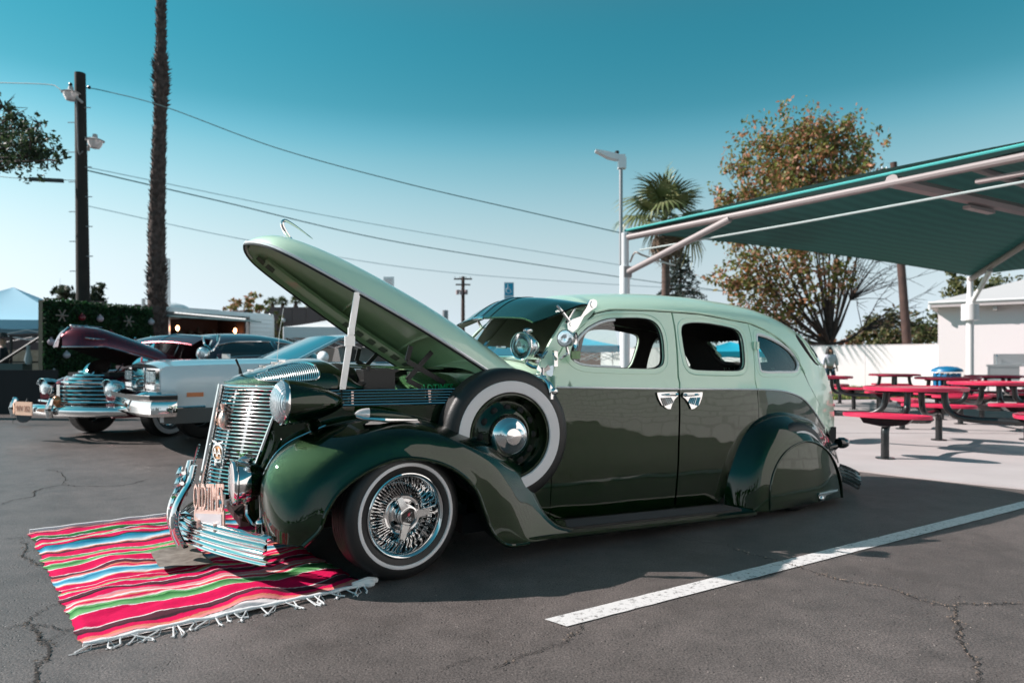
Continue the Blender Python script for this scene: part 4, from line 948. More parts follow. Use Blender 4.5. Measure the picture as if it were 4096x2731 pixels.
for k in range(26):
    u = (k+.5)/26+rnd.uniform(-.02,.02); p = Bc.lerp(Cc, u)+ddn*.02; L_ = rnd.uniform(.05,.10); a_ = rnd.uniform(-.9,.9); d_ = (ddn*math.cos(a_)+ddu*math.sin(a_)); s_ = ddu*rnd.uniform(-.03,.03)
    b = MB(); b.tube([p+Vector((0,0,.018)), p+d_*L_*.3+Vector((0,0,.012))+s_*.4, p+d_*L_*.7+s_+Vector((0,0,.006)), p+d_*L_+s_*.5+Vector((0,0,.005))], [.0028,.003,.003,.0045], 5); b.tube([p+Vector((0,0,.018)), p+d_*L_*.4+ddu*.012, p+d_*L_*.9+s_-ddu*.01+Vector((0,0,.004))], .0018, 4); b.o('fringe_tassel', FR, ser)
for k in range(4):
    u = k/4+.1; p = A.lerp(Dd, u)-ddn*.02; b = MB(); b.tube([p+Vector((0,0,.015)), p-ddn*.05+ddu*.03*(-1)**k+Vector((0,0,.006))], [.005,.006], 6); b.o('fringe_tassel', FR, ser)
b = MB(); pc = gnd(1470,2350); b.tube([pc+Vector((-.06,-.03,.02)), pc+Vector((0,0,.03)), pc+Vector((.03,.05,.02))], [.015,.02,.012], 8); b.ball(pc+Vector((0,.0,.02)), (.035,.025,.02), 10); b.o('folded_corner', FR, ser)
# worn grey cardboard scrap on the blanket
q = [gnd(600,2210,.035), gnd(770,2180,.035), gnd(855,2255,.035), gnd(745,2280,.035), gnd(640,2275,.035)]
b = MB(); rows = []
for i in range(13):
    u = i/12; r_ = []
    for j in range(9):
        v = j/8; p = q[0].lerp(q[1],u).lerp(q[4].lerp(q[2],u),v); r_.append(Vector((p.x,p.y,.040+.008*math.sin(v*14+u*3)*(.5+.5*math.sin(u*5)))))
    rows.append(r_)
b.grid(rows, flip=True); sc_ = b.o('grey_mat', mat('grey_brown_cloth', (.13,.105,.085), .8, var=(.24,.21,.18), vscale=22), label='crumpled grey-brown patterned cloth lying on the striped blanket in front of the bumper', cat='cloth')

# ================================================================ silver coupe
SILV = mat('silver_blue_paint', (.82,.83,.85), .35, .0, .8)
SILT = mat('teal_silver_roof', (.30,.46,.52), .3, .3, 1)
LOWG = mat('lower_grey', (.10,.10,.10), .4, .3)
vg = empty('silver_coupe', 'pale silver two-door car with square chrome grille and orange side marker, nose lifted', 'car', (-3.75,7.3,0), R(39))
W2 = 1.80; LFT = .12
def arc(cx, cz, r, a0, a1, n): return [(cx+r*math.cos(R(a0+(a1-a0)*i/n)), cz+r*math.sin(R(a0+(a1-a0)*i/n))) for i in range(n+1)]
for far in (False, True):
    ol = [(.0,.50),(.0,.90),(.05,.965),(.6,.985),(1.5,1.0),(3.0,.985),(4.6,.93),(4.7,.6),(4.5,.44)]+arc(3.85,.42,.36,0,180,10)+[(3.3,.40),(1.35,.42)]+arc(.93,.46,.38,0,180,12)+[(.50,.36),(.0,.36)]
    v_, T_ = cdt(resamp(ol,.08), [], .12)
    def yy(x, z): return -.03*math.sin(PI*min(1,max(0,(z-.4)/.6)))+.05*max(0,(z-.88)/.12)**2+.06*max(0,(.15-x)/.15)**2+.35*max(0,(x-3.9)/.9)**2
    b = MB(); b.add([(x,yy(x,z),z) for x,z in v_], [t for t in T_])
    if far: b.mirror(W2/2)
    sd = b.o('body_side', SILV, vg)
    b = MB(); b.tube([(x,yy(x,.52)-.004,.52) for x in (.02,.15,.3,.44)], .014, 6)
    if far: b.mirror(W2/2)
    b.o('side_moulding', CHROME, sd)
    b = MB(); b.ext([(.02,-.028,.345),(.02,-.028,.505),(.545,-.03,.505),(.50,-.03,.345)], (0,.01,0))
    if far: b.mirror(W2/2)
    b.o('lower_cladding', LOWG, sd)
    b = MB(); b.tube([(p[0],-.022,p[1]) for p in arc(.93,.46,.385,0,180,16)], .012, 6)
    if far: b.mirror(W2/2)
    b.o('arch_moulding', SILT, sd)
    b = MB(); b.box((.33,-.035,.655),(.17,.012,.045))
    if far: b.mirror(W2/2)
    b.o('marker_lamp', mat('orange_marker', (.85,.25,.10), .3, emit=None) if not far else bpy.data.materials['orange_marker'], sd)
rows = []
for i in range(26):
    x = .0+1.62*i/25; row = []
    for j in range(21):
        y = .04+(W2-.08)*j/20; c = abs(j/20-.5)*2; z = .965+.025*min(1,x/1.2)+.055*(1-c**3)+(.016 if .35 < c < .8 else 0)*min(1,x*3)-.03*max(0,(.12-x)/.12)**2; row.append(Vector((x-.04*(1-c*c),y,z)))
    rows.append(row)
MB().grid(rows, flip=True).o('hood', SILT, vg, sharp=60)
b = MB(); b.box((3.9,W2/2,.95),(1.5,W2-.1,.06)); b.box((2.2,W2/2,.6),(3.6,W2-.12,.5)); b.o('deck', SILT, vg)
b = MB(); b.box((.02,W2/2,.76),(.05,W2-.1,.36)); b.o('front_panel', SILV, vg)
b = MB(); b.box((-.03,W2/2,.81),(.02,.66,.24)); gr = b.o('grille', STEEL, vg)
for k in range(15): b = MB(); b.box((-.05,W2/2-.32+.64*k/14,.81),(.025,.030,.23)); b.o('grille_bar', CHROME, gr)
for k in range(5): b = MB(); b.box((-.046,W2/2,.71+.05*k),(.02,.66,.006)); b.o('grille_crossbar', CHROME, gr)
b = MB(); b.tube([(-.05,W2/2-.34,.69),(-.05,W2/2-.34,.935),(-.05,W2/2+.34,.935),(-.05,W2/2+.34,.69)], .016, 6, closed=True); b.o('grille_frame', CHROME, gr)
for s in (.27, W2-.27):
    b = MB(); b.box((-.02,s,.85),(.05,.42,.15)); hl = b.o('headlight', CHROME, vg)
    for d in (-.10,.10): b = MB(); b.box((-.05,s+d,.85),(.02,.17,.11)); b.o('lamp_lens', LENS, hl)
    b = MB(); b.box((-.045,s,.735),(.02,.40,.05)); b.o('turn_lamp', mat('white_lens', (.7,.7,.7), .2) if s < 1 else bpy.data.materials['white_lens'], hl)
b = MB(); prof = [(.0,.42),(-.10,.43),(-.130,.46),(-.135,.54),(-.12,.59),(-.145,.61),(-.15,.66),(-.10,.69),(.0,.70)]
pth = [(.12,-.070),(.04,-.075),(-.06,-.04),(-.10,.10),(-.14,.5),(-.15,.9),(-.14,1.3),(-.10,1.7),(-.06,1.84),(.04,1.875),(.12,1.87)]
nrm = [(0,-1),(-.1,-1),(-.7,-.7),(-1,-.1),(-1,0),(-1,0),(-1,0),(-1,.1),(-.7,.7),(-.1,1),(0,1)]
b.grid([[Vector((px_-nx_*(d_+.08)*0+nx_*(-d_-.04), py_+ny_*(-d_-.04), z_)) for d_, z_ in prof] for (px_,py_),(nx_,ny_) in zip(pth,nrm)], flip=True); bp_ = b.o('front_bumper', CHROME, vg, sharp=35)
b = MB(); b.grid([[Vector((px_+nx_*.112, py_+ny_*.112, z_)) for z_ in (.612,.655)] for (px_,py_),(nx_,ny_) in zip(pth,nrm)], flip=True); b.o('bumper_rub_strip', BLACK, bp_)
b = MB(); b.ball((-.02,W2/2,1.035),(.012,.02,.035),8); b.cyl((0,W2/2,.98),(0,W2/2,1.02),.008); b.o('hood_emblem', mat('emblem_red', (.6,.04,.06), .3), vg)
b = MB(); b.tube([(1.28,.10,1.0),(1.31,.10,1.35),(1.36,.10,1.66)], [.004,.003,.002], 5); b.o('aerial', STEEL, vg)
def roofpt(x, c): return Vector((x, W2/2+c*(.66-.02*abs(x-2.9)), 1.33+.06*(1-((x-2.75)/.9)**2)-.05*abs(c)**3))
b = MB(); b.grid([[roofpt(2.15+.1*i, -1+j/6) for j in range(13)] for i in range(14)], flip=True); b.o('roof', SILT, vg)
fg_ = lambda c: Vector((1.50-.10*(1-c*c), W2/2+c*.78, 1.015+.03*(1-c*c)))
b = MB(); b.grid([[fg_(c).lerp(roofpt(2.15,c),k/6) for k in range(7)] for c in [-1+j/6 for j in range(13)]]); b.o('windshield', GLASS, vg)
b = MB(); b.grid([[Vector((4.2-.0*k,W2/2+c*.74,1.0)).lerp(roofpt(3.45,c),k/6) for k in range(7)] for c in [-1+j/6 for j in range(13)]], flip=True); b.o('rear_window', GLASS, vg)
for s in (-1,1):
    for (x0,x1) in ((1.50,2.15),(4.15,3.45)):
        b = MB(); b.tube([Vector((x0,W2/2+s*.78,1.01)), roofpt(x1,s)], .030, 6, flat=.6); b.o('roof_pillar', SILT, vg)
    b = MB(); b.tube([Vector((3.0,W2/2+s*.78,1.0)), roofpt(2.95,s)], .04, 6); b.o('roof_pillar', BLACK, vg)
    b = MB(); b.tube([Vector((1.5,W2/2+s*.79,1.0)),Vector((4.2,W2/2+s*.79,1.0))], .012, 6); b.tube([roofpt(2.15+.13*i,s) for i in range(11)], .014, 6); b.o('window_trim', CHROME, vg)
b = MB(); b.ball((1.78,-.08,1.07),(.06,.12,.075),14); b.cyl((1.75,-.02,.98),(1.78,-.06,1.04),.03); b.o('door_mirror', SILV, vg)
b = MB(); b.lathe([(.18,-.01),(.19,0),(.18,.01),(.17,0),(.18,-.01)], (1.95,1.25,1.02), (-.9,0,.4), 24); b.o('steering_wheel', BLACK, vg)
for y in (.45,1.3): b = MB(); b.box((2.7,y,.95),(.16,.5,.5), Matrix.Rotation(R(14),3,'Y')); b.o('seat', SEAT, vg)
def simple_wheel(parent, c, r, w, rz=0, ww=None, rimr=.19, m=CHROMEF, outward=1):
    b = MB(); tyre(b, r, w, rimr); o = b.o('wheel', RUBBER, parent); 
    b = MB(); b.lathe([(rimr,.0),(rimr-.01,-.006),(rimr-.02,.02),(.10,.05),(.06,.02),(.0,.015)], ax=(0,1,0), n=32); b.o('rim', m, o)
    if ww: b = MB(); whitewall(b, ww[0], ww[1]); b.o('whitewall_band', WW, o)
    o.location = c; o.rotation_euler = (0,0,rz); return o
simple_wheel(vg, (.93,.02,.33), .33, .2); simple_wheel(vg, (.80,1.74,.33), .33, .2, PI+R(12)); simple_wheel(vg, (3.85,.04,.33), .33, .2); simple_wheel(vg, (3.85,1.76,.33), .33, .2, PI)
b = MB(); b.tube([(.93,.2,.33),(.93,1.6,.33)], .04, 8); b.tube([(.9,.3,.55),(.95,.4,.3)], .02, 6); b.tube([(.9,1.5,.6),(.95,1.3,.3)], .02, 6); b.o('front_axle', BLACK, vg)

# ================================================================ maroon coupe
MAR = mat('maroon_metallic', (.16,.004,.018), .25, .7, 1, flake=.3); MARD = mat('maroon_dark_roof', (.03,.004,.012), .3, .2, 1)
mc = empty('maroon_coupe', 'dark maroon rounded coupe with its hood up and heavy chrome bumper, far left', 'car', (-4.86,8.55,0), R(67))
CW = .87
for far in (False, True):
    sec = []
    for i in range(23):
        x = -.02+1.75*i/22; t = i/22; top = pch([0,.04,.15,.35,.6,1],[.62,.72,.82,.885,.90,.89])(t); yo = pch([0,.04,.15,.5,1],[.16,.09,.02,-.02,.0])(t); yi = pch([0,.05,.3,1],[.30,.40,.46,.5])(t)
        bot = .30 if not .35 < x < 1.1 else .30+math.sqrt(max(0,.375**2-(x-.73)**2))*.9
        row = [Vector((x,yo+.02,bot))]
        for k in range(1,13):
            a = PI*(k-1)/11*.5+0; row.append(Vector((x, yo+(yi-yo)*(1-math.cos(a))*.9, .60+(top-.60)*math.sin(a))) if k > 1 else Vector((x,yo,.58)))
        row.append(Vector((x, yi, top-.02))); sec.append(row)
    b = MB(); b.grid(sec); b.add(sec[0]+[Vector((.05,.40,.35))], [tuple(range(len(sec[0])+1))])
    if far: b.mirror(CW)
    b.o('front_fender', MAR, mc)
    b = MB(); c = (.02,.24,.665) if not far else (.02,1.50,.665)
    bullet_ax = (1,0,0)
    b.lathe([(.118,-.02),(.128,.0),(.120,.05),(.11,.10)], c, bullet_ax, 28); h_ = b.o('headlight', CHROME, mc)
    b = MB(); b.lathe([(.112*math.cos(PI/2*k/6), -.015-.04*math.sin(PI/2*k/6)) for k in range(7)], c, bullet_ax, 28); b.o('lamp_lens', LENS, h_)
    b = MB(); b.lathe([(.130,-.005),(.128,-.07),(.120,-.075),(.122,.0)], c, bullet_ax, 28); 
    V2 = [v if v.z > c[2]+.03 else Vector((v.x if v.x > .0 else .0, v.y, v.z)) for v in b.V]; b.V = V2; b.o('headlight_visor', CHROMEF, h_)
    # body side
    ol = [(1.05,.32),(1.05,.86),(1.7,.90),(2.6,.93),(3.8,.92),(4.6,.80),(4.95,.5),(4.9,.32)]+arc(3.9,.34,.36,0,180,10)+[(3.4,.28),(1.1,.28)]
    v_, T_ = cdt(resamp(ol,.1), [], .15); b = MB(); b.add([(x,.0+.04*max(0,(z-.75)/.2)+.6*max(0,(x-3.8)/1.15)**2.2,z) for x,z in v_], T_)
    if far: b.mirror(CW)
    b.o('body_side', MAR, mc)
# roof: loft of sections
rows = []
for i in range(34):
    x = 1.45+3.45*i/33; zt_ = pch([1.45,1.75,2.25,2.8,3.4,3.9,4.4,4.7,4.9],[1.20,1.36,1.455,1.475,1.44,1.33,1.12,.95,.80])(x); wb = .80-.35*max(0,(x-3.4)/1.5)**2; zb_ = min(.90,zt_-.02); row = []
    for j in range(25):
        a = -PI/2+PI*j/24; s = abs(math.cos(a)); yv = math.copysign(abs(math.sin(a))**.7, a)*wb*(1-.22*min(1,s*1.0)); row.append(Vector((x, CW+yv, zb_+(zt_-zb_)*s**.75)))
    rows.append(row)
def car_grid_hole(rows, skip): 
    V = [v for r in rows for v in r]; m = len(rows[0]); F = []
    for i in range(len(rows)-1):
        for j in range(m-1):
            if not skip(i, j): F.append(((i+1)*m+j, i*m+j, i*m+j+1, (i+1)*m+j+1)[::-1])
    b = MB(); b.add(V, F); return b
def wsk(i, j): 
    x = 1.45+3.45*i/33; jj = j if j < 12 else 23-j
    return (jj in (2,3,4,5) and (1.75 < x < 2.85 or 3.0 < x < 3.75))
car_grid_hole(rows, wsk).o('roof', MARD, mc, sharp=180)
for (x0,x1,nm) in ((1.75,2.85,'side_window'),(3.0,3.75,'quarter_window')):
    for far in (False, True):
        idx = [i for i in range(34) if x0-.08 < 1.45+3.45*i/33 < x1+.12]; b = MB(); g_ = [[rows[i][j]+Vector((0,.012,0)) for j in (2,3,4,5,6)] for i in idx]; b.grid(g_)
        if far: b.mirror(CW)
        b.o(nm, GLASS, mc)
        b = MB(); pr = [rows[i][6] for i in idx]+[rows[i][2] for i in idx[::-1]]; b.tube([p+Vector((0,-.004,0)) for p in pr], .010, 6, closed=True)
        if far: b.mirror(CW)
        b.o('window_trim', CHROME, mc)
b = MB(); b.box((3.0,CW,.7),(3.4,1.3,.3)); b.box((2.9,CW,.95),(.15,1.2,.45)); b.o('interior', SEAT, mc)
# windshield opening
b = MB(); b.grid([[Vector((1.30-.10*(1-c*c)+.33*k/6, CW+c*(.70-.10*k/6), .97+.36*k/6+.03*(1-c*c))) for k in range(7)] for c in [-1+j/8 for j in range(17)]]); b.o('windshield', GLASS, mc)
b = MB(); b.tube([Vector((1.30-.10*(1-c*c)+.33, CW+c*.60, 1.33+.03*(1-c*c))) for c in [-1+j/8 for j in range(17)]], .018, 6); 
for c in (-1,0,1): b.tube([Vector((1.30-.10*(1-c*c), CW+c*.70, .97+.03*(1-c*c))), Vector((1.63-.10*(1-c*c), CW+c*.60, 1.33+.03*(1-c*c)))], .02, 6)
b.o('windshield_frame', CHROME, mc)
b = MB(); b.grid([[Vector((1.0+.22*k/4, CW+c*.5, .90+.10*k/4*(1-c*c)+.05*(1-c*c))) for k in range(5)] for c in [-1.3+j*2.6/12 for j in range(13)]], flip=True); b.box((1.25,CW,.93),(.4,1.35,.05)); b.o('cowl', MARD, mc)
rows = [[Vector((1.22+.45*v, CW+u*(.66+.04*math.sin(PI*v)), 1.30+.12*v+.05*math.sin(PI*v)-.05*abs(u)**2)) for v in [k/8 for k in range(9)]] for u in [-1+j/10 for j in range(21)]]
b = MB(); b.grid(rows, flip=False); vi = b.o('sun_visor', MARD, mc, sharp=180); b = MB(); b.tube([r[0] for r in rows], .012, 6); b.o('visor_edge', MAR, vi)
b = MB(); b.tube([rows[10][k] for k in range(9)], .012, 6); b.o('visor_centre_strip', CHROME, vi)
for far in (False, True):
    b = MB(); b.tube([(1.68,.18,1.40),(1.62,.14,1.30),(1.50,.12,1.18),(1.46,.14,1.16)], [.03,.022,.028,.02], 8); b.tube([(1.48,.12,1.18),(1.40,.16,1.26),(1.38,.18,1.38)], .016, 6)
    if far: b.mirror(CW)
    b.o('visor_bracket', CHROME, mc)
o = bullet((1.25,.04,1.13), .095, .14, LENS, CHROME, mc, 'spotlight', ax=(1,.1,0)); b = MB(); b.tube([(1.32,.06,1.05),(1.40,.10,1.0)], .014, 6); b.box((1.60,.0,1.08),(.16,.10,.09)); b.o('spotlight_arm', CHROME, o)
# hood up
hw2 = pch([0,.03,.1,.3,.7,1.35],[.04,.16,.28,.38,.46,.52]); hh2 = pch([0,.05,.15,.4,.9,1.35],[.04,.14,.22,.27,.26,.22])
Hh = Vector((1.22,CW,.90)); a2 = R(15.5); U2 = Vector((-math.cos(a2),0,math.sin(a2))); N2 = Vector((math.sin(a2),0,math.cos(a2)))
def h2(t, a, k=1, d=0): return Hh+U2*(1.50-t)+Vector((0, hw2(t)*k*math.copysign(abs(math.sin(a))**.8,a),0))+N2*(hh2(t)*k*abs(math.cos(a))**.85-d)+Vector((0,0,-.10*max(0,1-t/.35)*abs(math.sin(a))**2))
tt = [0,.01,.03,.06,.1,.16,.24,.34]+[.34+.12*i for i in range(1,10)]
b = MB(); b.grid([[h2(t,-PI/2+PI*j/24) for j in range(25)] for t in tt], flip=True); ho = b.o('hood', MAR, mc, sharp=180)
b = MB(); b.grid([[h2(max(t,.02),-PI/2+PI*j/24,.94,.01) for j in range(25)] for t in tt]); b.o('hood_inner_panel', DARK, ho, sharp=180)
b = MB(); b.tube([h2(.01,0)+N2*.02, h2(.06,0)+N2*.02, h2(.3,0)+N2*.02], [.012,.02,.006], 8, flat=.6); b.tube([h2(.08,0)+N2*.04, h2(.5,0)+N2*.05], [.02,.01], 6, flat=.5); b.o('hood_ornament', CHROME, ho)
b = MB(); b.tube([h2(.12,-1.1)+Vector((-.01,-.012,0)), h2(.2,-1.2)+Vector((0,-.014,0)), h2(.33,-1.25)+Vector((0,-.01,0))], [.018,.02,.004], 8, flat=.6); b.o('hood_spear', CHROME, ho)
b = MB(); b.tube([h2(t,-PI/2) for t in tt], .008, 6); b.o('hood_trim', CHROME, ho)
# nose, grille, engine
b = MB(); b.grid([[Vector((-.02+.10*(abs(c))**2+.10*k/5, CW+c*.48, .60+.22*math.sin(PI/2*k/5))) for k in range(6)] for c in [-1+j/8 for j in range(17)]]); b.o('front_panel', MARD, mc)
b = MB(); b.grid([[Vector((-.03+.12*c*c, CW+c*.50, .42+.26*k/3)) for k in range(4)] for c in [-1+j/8 for j in range(17)]], flip=False); b.o('grille_backing', DARK, mc)
for k in range(6):
    z = .43+.052*k; wd = .58-.035*k; b = MB(); b.tube([Vector((-.10+.16*c*c, CW+c*wd, z)) for c in [-1+j/8 for j in range(17)]], [.014]*17, 8, flat=1); b.o('grille_bar', CHROME, mc)
b = MB(); b.box((-.13,CW+.15,.55),(.04,.06,.34)); b.o('grille_badge', CHROME, mc)
for k in range(4):
    b = MB(); b.tube([Vector((-.06+.05*k+.12*c*c, CW+c*(.40-.05*k), .74+.045*k)) for c in [-1+j/6 for j in range(13)]], .020, 8); b.o('nose_trim_bar', CHROME, mc)
b = MB(); b.lathe([(.0,0),(.16,.01),(.17,.05),(.05,.10),(.0,.10)], (.22,CW-.1,.90), (-.6,-.2,.75), 24); b.o('air_cleaner', CHROME, mc)
for k in range(4): b = MB(); b.cyl((.75+.09*k,.45,.88),(.75+.09*k,.45,1.0+.03*(k%2)), .03); b.o('carburettor', CHROME, mc)
b = MB(); b.box((.75,CW,.72),(1.2,.8,.3)); b.o('engine_bay', DARK, mc)
b = MB(); b.ext([(.18,.42,.86),(.16,.30,.94),(.20,.28,.99),(.22,.40,.90)], (.012,0,0)); b.o('chrome_fin', CHROME, mc)
# bumper
prof = [(.03,-.075),(-.03,-.065),(-.055,-.03),(-.058,.0),(-.045,.03),(-.02,.05),(.02,.055)]
b = MB(); b.grid([[Vector((-.30+.30*abs(c)**2.2+dx, CW+c*.98, .40+dz*(1.15-.3*abs(c)**3))) for dx, dz in prof] for c in [-1+j/14 for j in range(29)]], flip=True); bb_ = b.o('front_bumper', CHROME, mc, sharp=180)
b = MB(); b.tube([Vector((-.24+.26*abs(c)**2.2, CW+c*.80, .50)) for c in [-1+j/10 for j in range(21)]], .018, 8); b.o('bumper_bar', CHROME, bb_)
for s in (-.05,.66): b = MB(); b.tube([(-.38,CW+s,.31),(-.40,CW+s,.42),(-.36,CW+s,.55)], [.035,.045,.03], 8); b.o('bumper_guard', CHROME, bb_)
b = MB(); b.box((-.42,CW+.40,.42),(.012,.33,.17)); pl_ = b.o('licence_plate', mat('plate_peach', (.80,.50,.36), .5), mc)
t = text_mb('91V 352', .10, .001, .8); t.xf(frame((-.43,CW+.40,.385), (0,-1,0), (0,0,1), (-1,0,0))); t.o('plate_number', mat('plate_brown', (.25,.08,.05), .6), pl_, smooth=False)
b = MB(); b.ball((-.30,CW-.05,.52),(.05,.065,.07),14); b.o('amber_fog_lamp', mat('amber_glass', (.55,.20,.07), .15, .5, 1), mc)
simple_wheel(mc, (.73,.05,.33), .33, .2, 0, (.23,.29)); simple_wheel(mc, (.73,1.69,.33), .33, .2, PI, (.23,.29)); simple_wheel(mc, (3.9,.06,.33), .33, .2, 0, (.23,.29)); simple_wheel(mc, (3.9,1.68,.33), .33, .2, PI, (.23,.29))
b = MB(); b.box((2.6,CW,.33),(4.2,1.3,.12)); b.box((.6,CW,.45),(.9,.8,.3)); b.o('chassis', DARK, mc)
# small disc on a stand hanging at the far bumper end
b = MB(); p = gnd(95,1700); b.lathe([(.10,-.01),(.11,0),(.10,.01),(.0,.01)], (0,0,.15), (.3,-.9,.2), 24); b.tube([(0,0,.25),(.02,.05,.42)], .01, 6); b.o('gravel_shield', mat('grey_disc', (.10,.09,.09), .5), None, label='small round dark disc hanging by the far end of the maroon car bumper', cat='disc').location = (p.x, p.y, 0)
# ================================================================ picnic tables
PBLK = mat('black_coated_steel', (.014,.014,.015), .35, .1, .3)
def lattice(b, rx, ry, z, pitch, cx=0, cy=0, th=.007, M=None):
    for d in (1,-1):
        n = int((rx+ry)*1.42/pitch)
        for k in range(-n, n+1):
            c = k*pitch; pts = []
            # line x*? : points along direction (1,d)/sqrt2 offset c
            dx, dy = .7071, .7071*d; nx_, ny_ = -dy, dx; ox, oy = nx_*c, ny_*c
            A_ = (dx/rx)**2+(dy/ry)**2; B_ = 2*(ox*dx/rx**2+oy*dy/ry**2); C_ = (ox/rx)**2+(oy/ry)**2-1; D_ = B_*B_-4*A_*C_
            if D_ <= 0: continue
            t0 = (-B_-math.sqrt(D_))/2/A_; t1 = (-B_+math.sqrt(D_))/2/A_
            p, q = Vector((cx+ox+dx*t0, cy+oy+dy*t0, z+(.001 if d > 0 else 0))), Vector((cx+ox+dx*t1, cy+oy+dy*t1, z+(.001 if d > 0 else 0))); w = Vector((nx_,ny_,0))*th/2
            b.add([p-w,q-w,q+w,p+w], [(0,1,2,3)]); b.add([p-w-Vector((0,0,.006)),q-w-Vector((0,0,.006)),q-w,p-w,p+w-Vector((0,0,.006)),q+w-Vector((0,0,.006)),q+w,p+w], [(0,1,2,3),(5,4,7,6)])
def ring(b, rx, ry, z, h, cx=0, cy=0, n=40, w=.016):
    rows = []
    for k in range(n):
        q = 2*PI*k/n; c, s = math.cos(q), math.sin(q); rows.append([Vector((cx+(rx+o)*c, cy+(ry+o)*s, z+dz)) for o, dz in ((-w,0),(-w*.3,.004),(.004,.0),(.006,-h*.5),(.0,-h),(-w,-h),(-w,0))])
    b.grid(rows, cu=True, flip=True)
tb = empty('picnic_table', '', 'table', (0,0,0), 0, 'red round picnic tables with black legs')
b = MB(); ring(b, .53, .53, .71, .038); top = b.o('tabletop', RED, tb)
b = MB(); lattice(b, .52, .52, .707, .024, th=.011); b.o('tabletop_mesh', RED, top, kind='stuff', smooth=False)
b = MB(); b.lathe([(.30,.668),(.30,.69)], n=24); b.box((0,0,.66),(.9,.05,.03)); b.box((0,0,.66),(.05,.9,.03)); b.o('under_frame', PBLK, top)
b = MB(); b.lathe([(.0,.30),(.16,.30),(.20,.34),(.16,.38),(.0,.38)], n=16); b.o('centre_hub', PBLK, tb)
for k in range(4):
    a_ = R(45+90*k); M = Matrix.Rotation(a_, 4, 'Z')
    b = MB(); b.tube(cr([(.30,0,.69),(.30,0,.60),(.33,0,.47),(.43,0,.39),(.60,0,.365),(.80,0,.365),(1.05,0,.365)], 4), .036, 10); b.xf(M); b.o('arm', PBLK, tb)
    b = MB(); b.tube(cr([(.94,0,.36),(1.05,0,.36),(1.13,0,.30),(1.14,0,.20),(1.14,0,.0)], 4), .040, 12); b.lathe([(.09,.0),(.09,.012),(.0,.012)], (1.14,0,.0), n=16); b.xf(M); b.o('leg', PBLK, tb)
    b = MB(); b.ext([(1.03,-.26,.43),(1.03,.26,.43),(1.07,.20,.36),(1.1,.0,.33),(1.07,-.20,.36)], (.10,0,0)); b.xf(M); b.o('seat_bracket', PBLK, tb)
    b = MB(); ring(b, .165, .42, .455, .034, 1.1, 0); b.xf(M); st = b.o('seat', RED, tb)
    b = MB(); lattice(b, .155, .41, .452, .022, 1.1, 0, .011); b.xf(M); b.o('seat_mesh', RED, st, kind='stuff', smooth=False)
TBL = [((4.66,7.9),1,'nearest red round picnic table, just right of the sedan tail'),
       ((6.9,9.85),30,'red round picnic table second nearest the camera at the right edge, half in canopy shade'),
       ((6.2,13.6),-10,'red round picnic table directly in front of the walking woman'),
       ((8.85,15.8),20,'farthest red round picnic table by the white wall, left of the blue bin'),
       ((8.1,12.7),8,'red round picnic table in front of the blue lidded bin'),
       ((10.1,14.3),40,'red round picnic table shaded by the canopy in front of the steel wash basin'),
       ((8.95,11.0),15,'red round picnic table cut off by the right picture edge')]
for i, ((x,y),a_,lb) in enumerate(TBL):
    o = tb if i == 0 else copy_tree(tb)
    o.location = (x,y,.012); o.rotation_euler = (0,0,R(a_)); o['label'] = lb
# ================================================================ shade canopy
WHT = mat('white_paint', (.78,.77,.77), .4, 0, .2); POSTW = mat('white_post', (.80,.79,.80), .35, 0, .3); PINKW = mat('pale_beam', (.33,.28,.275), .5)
C1 = Vector((2.33,14.1,0)); C2 = Vector((14.36,21.4,0)); C3 = Vector((7.35,7.15,0)); C4 = C2+(C3-C1); EH = 3.60
cn = empty('shade_canopy', 'large teal fabric shade canopy on white steel columns over the picnic tables', 'canopy', C1)
O_ = C1
RD = (C2-C1).normalized(); SD = (C3-C1).normalized(); LL = (C2-C1).length; SS = (C3-C1).length
rp1 = C1+RD*(LL*.30)+SD*SS/2+Vector((0,0,4.75)); rp2 = C1+RD*(LL*.70)+SD*SS/2+Vector((0,0,4.75))
def E_(p, z=EH): return Vector((p.x,p.y,z))
FAB = mat('teal_canopy_fabric', (.015,.155,.135), .85, bump=.1, bscale=8)
n_ = FAB.node_tree; bsd = n_.nodes['Principled BSDF']; tl = n_.nodes.new('ShaderNodeBsdfTranslucent'); tl.inputs[0].default_value = (.03,.16,.15,1); mx = n_.nodes.new('ShaderNodeMixShader'); mx.inputs[0].default_value = .07; outn = [q for q in n_.nodes if q.type == 'OUTPUT_MATERIAL'][0]
n_.links.new(bsd.outputs[0], mx.inputs[1]); n_.links.new(tl.outputs[0], mx.inputs[2]); n_.links.new(mx.outputs[0], outn.inputs[0])
wvt = n_.nodes.new('ShaderNodeTexWave'); wvt.inputs['Scale'].default_value = 1.4; wvt.inputs['Distortion'].default_value = 2.5; wvt.inputs['Detail'].default_value = 3; tcc = n_.nodes.new('ShaderNodeTexCoord'); mpp = n_.nodes.new('ShaderNodeMapping'); mpp.inputs['Rotation'].default_value = (0,0,R(58)); n_.links.new(tcc.outputs['Object'], mpp.inputs[0]); n_.links.new(mpp.outputs[0], wvt.inputs[0])
rpp = n_.nodes.new('ShaderNodeValToRGB'); rpp.color_ramp.elements[0].color = (.022,.085,.078,1); rpp.color_ramp.elements[1].color = (.032,.12,.11,1); n_.links.new(wvt.outputs['Fac'], rpp.inputs['Fac']); n_.links.new(rpp.outputs[0], bsd.inputs['Base Color'])
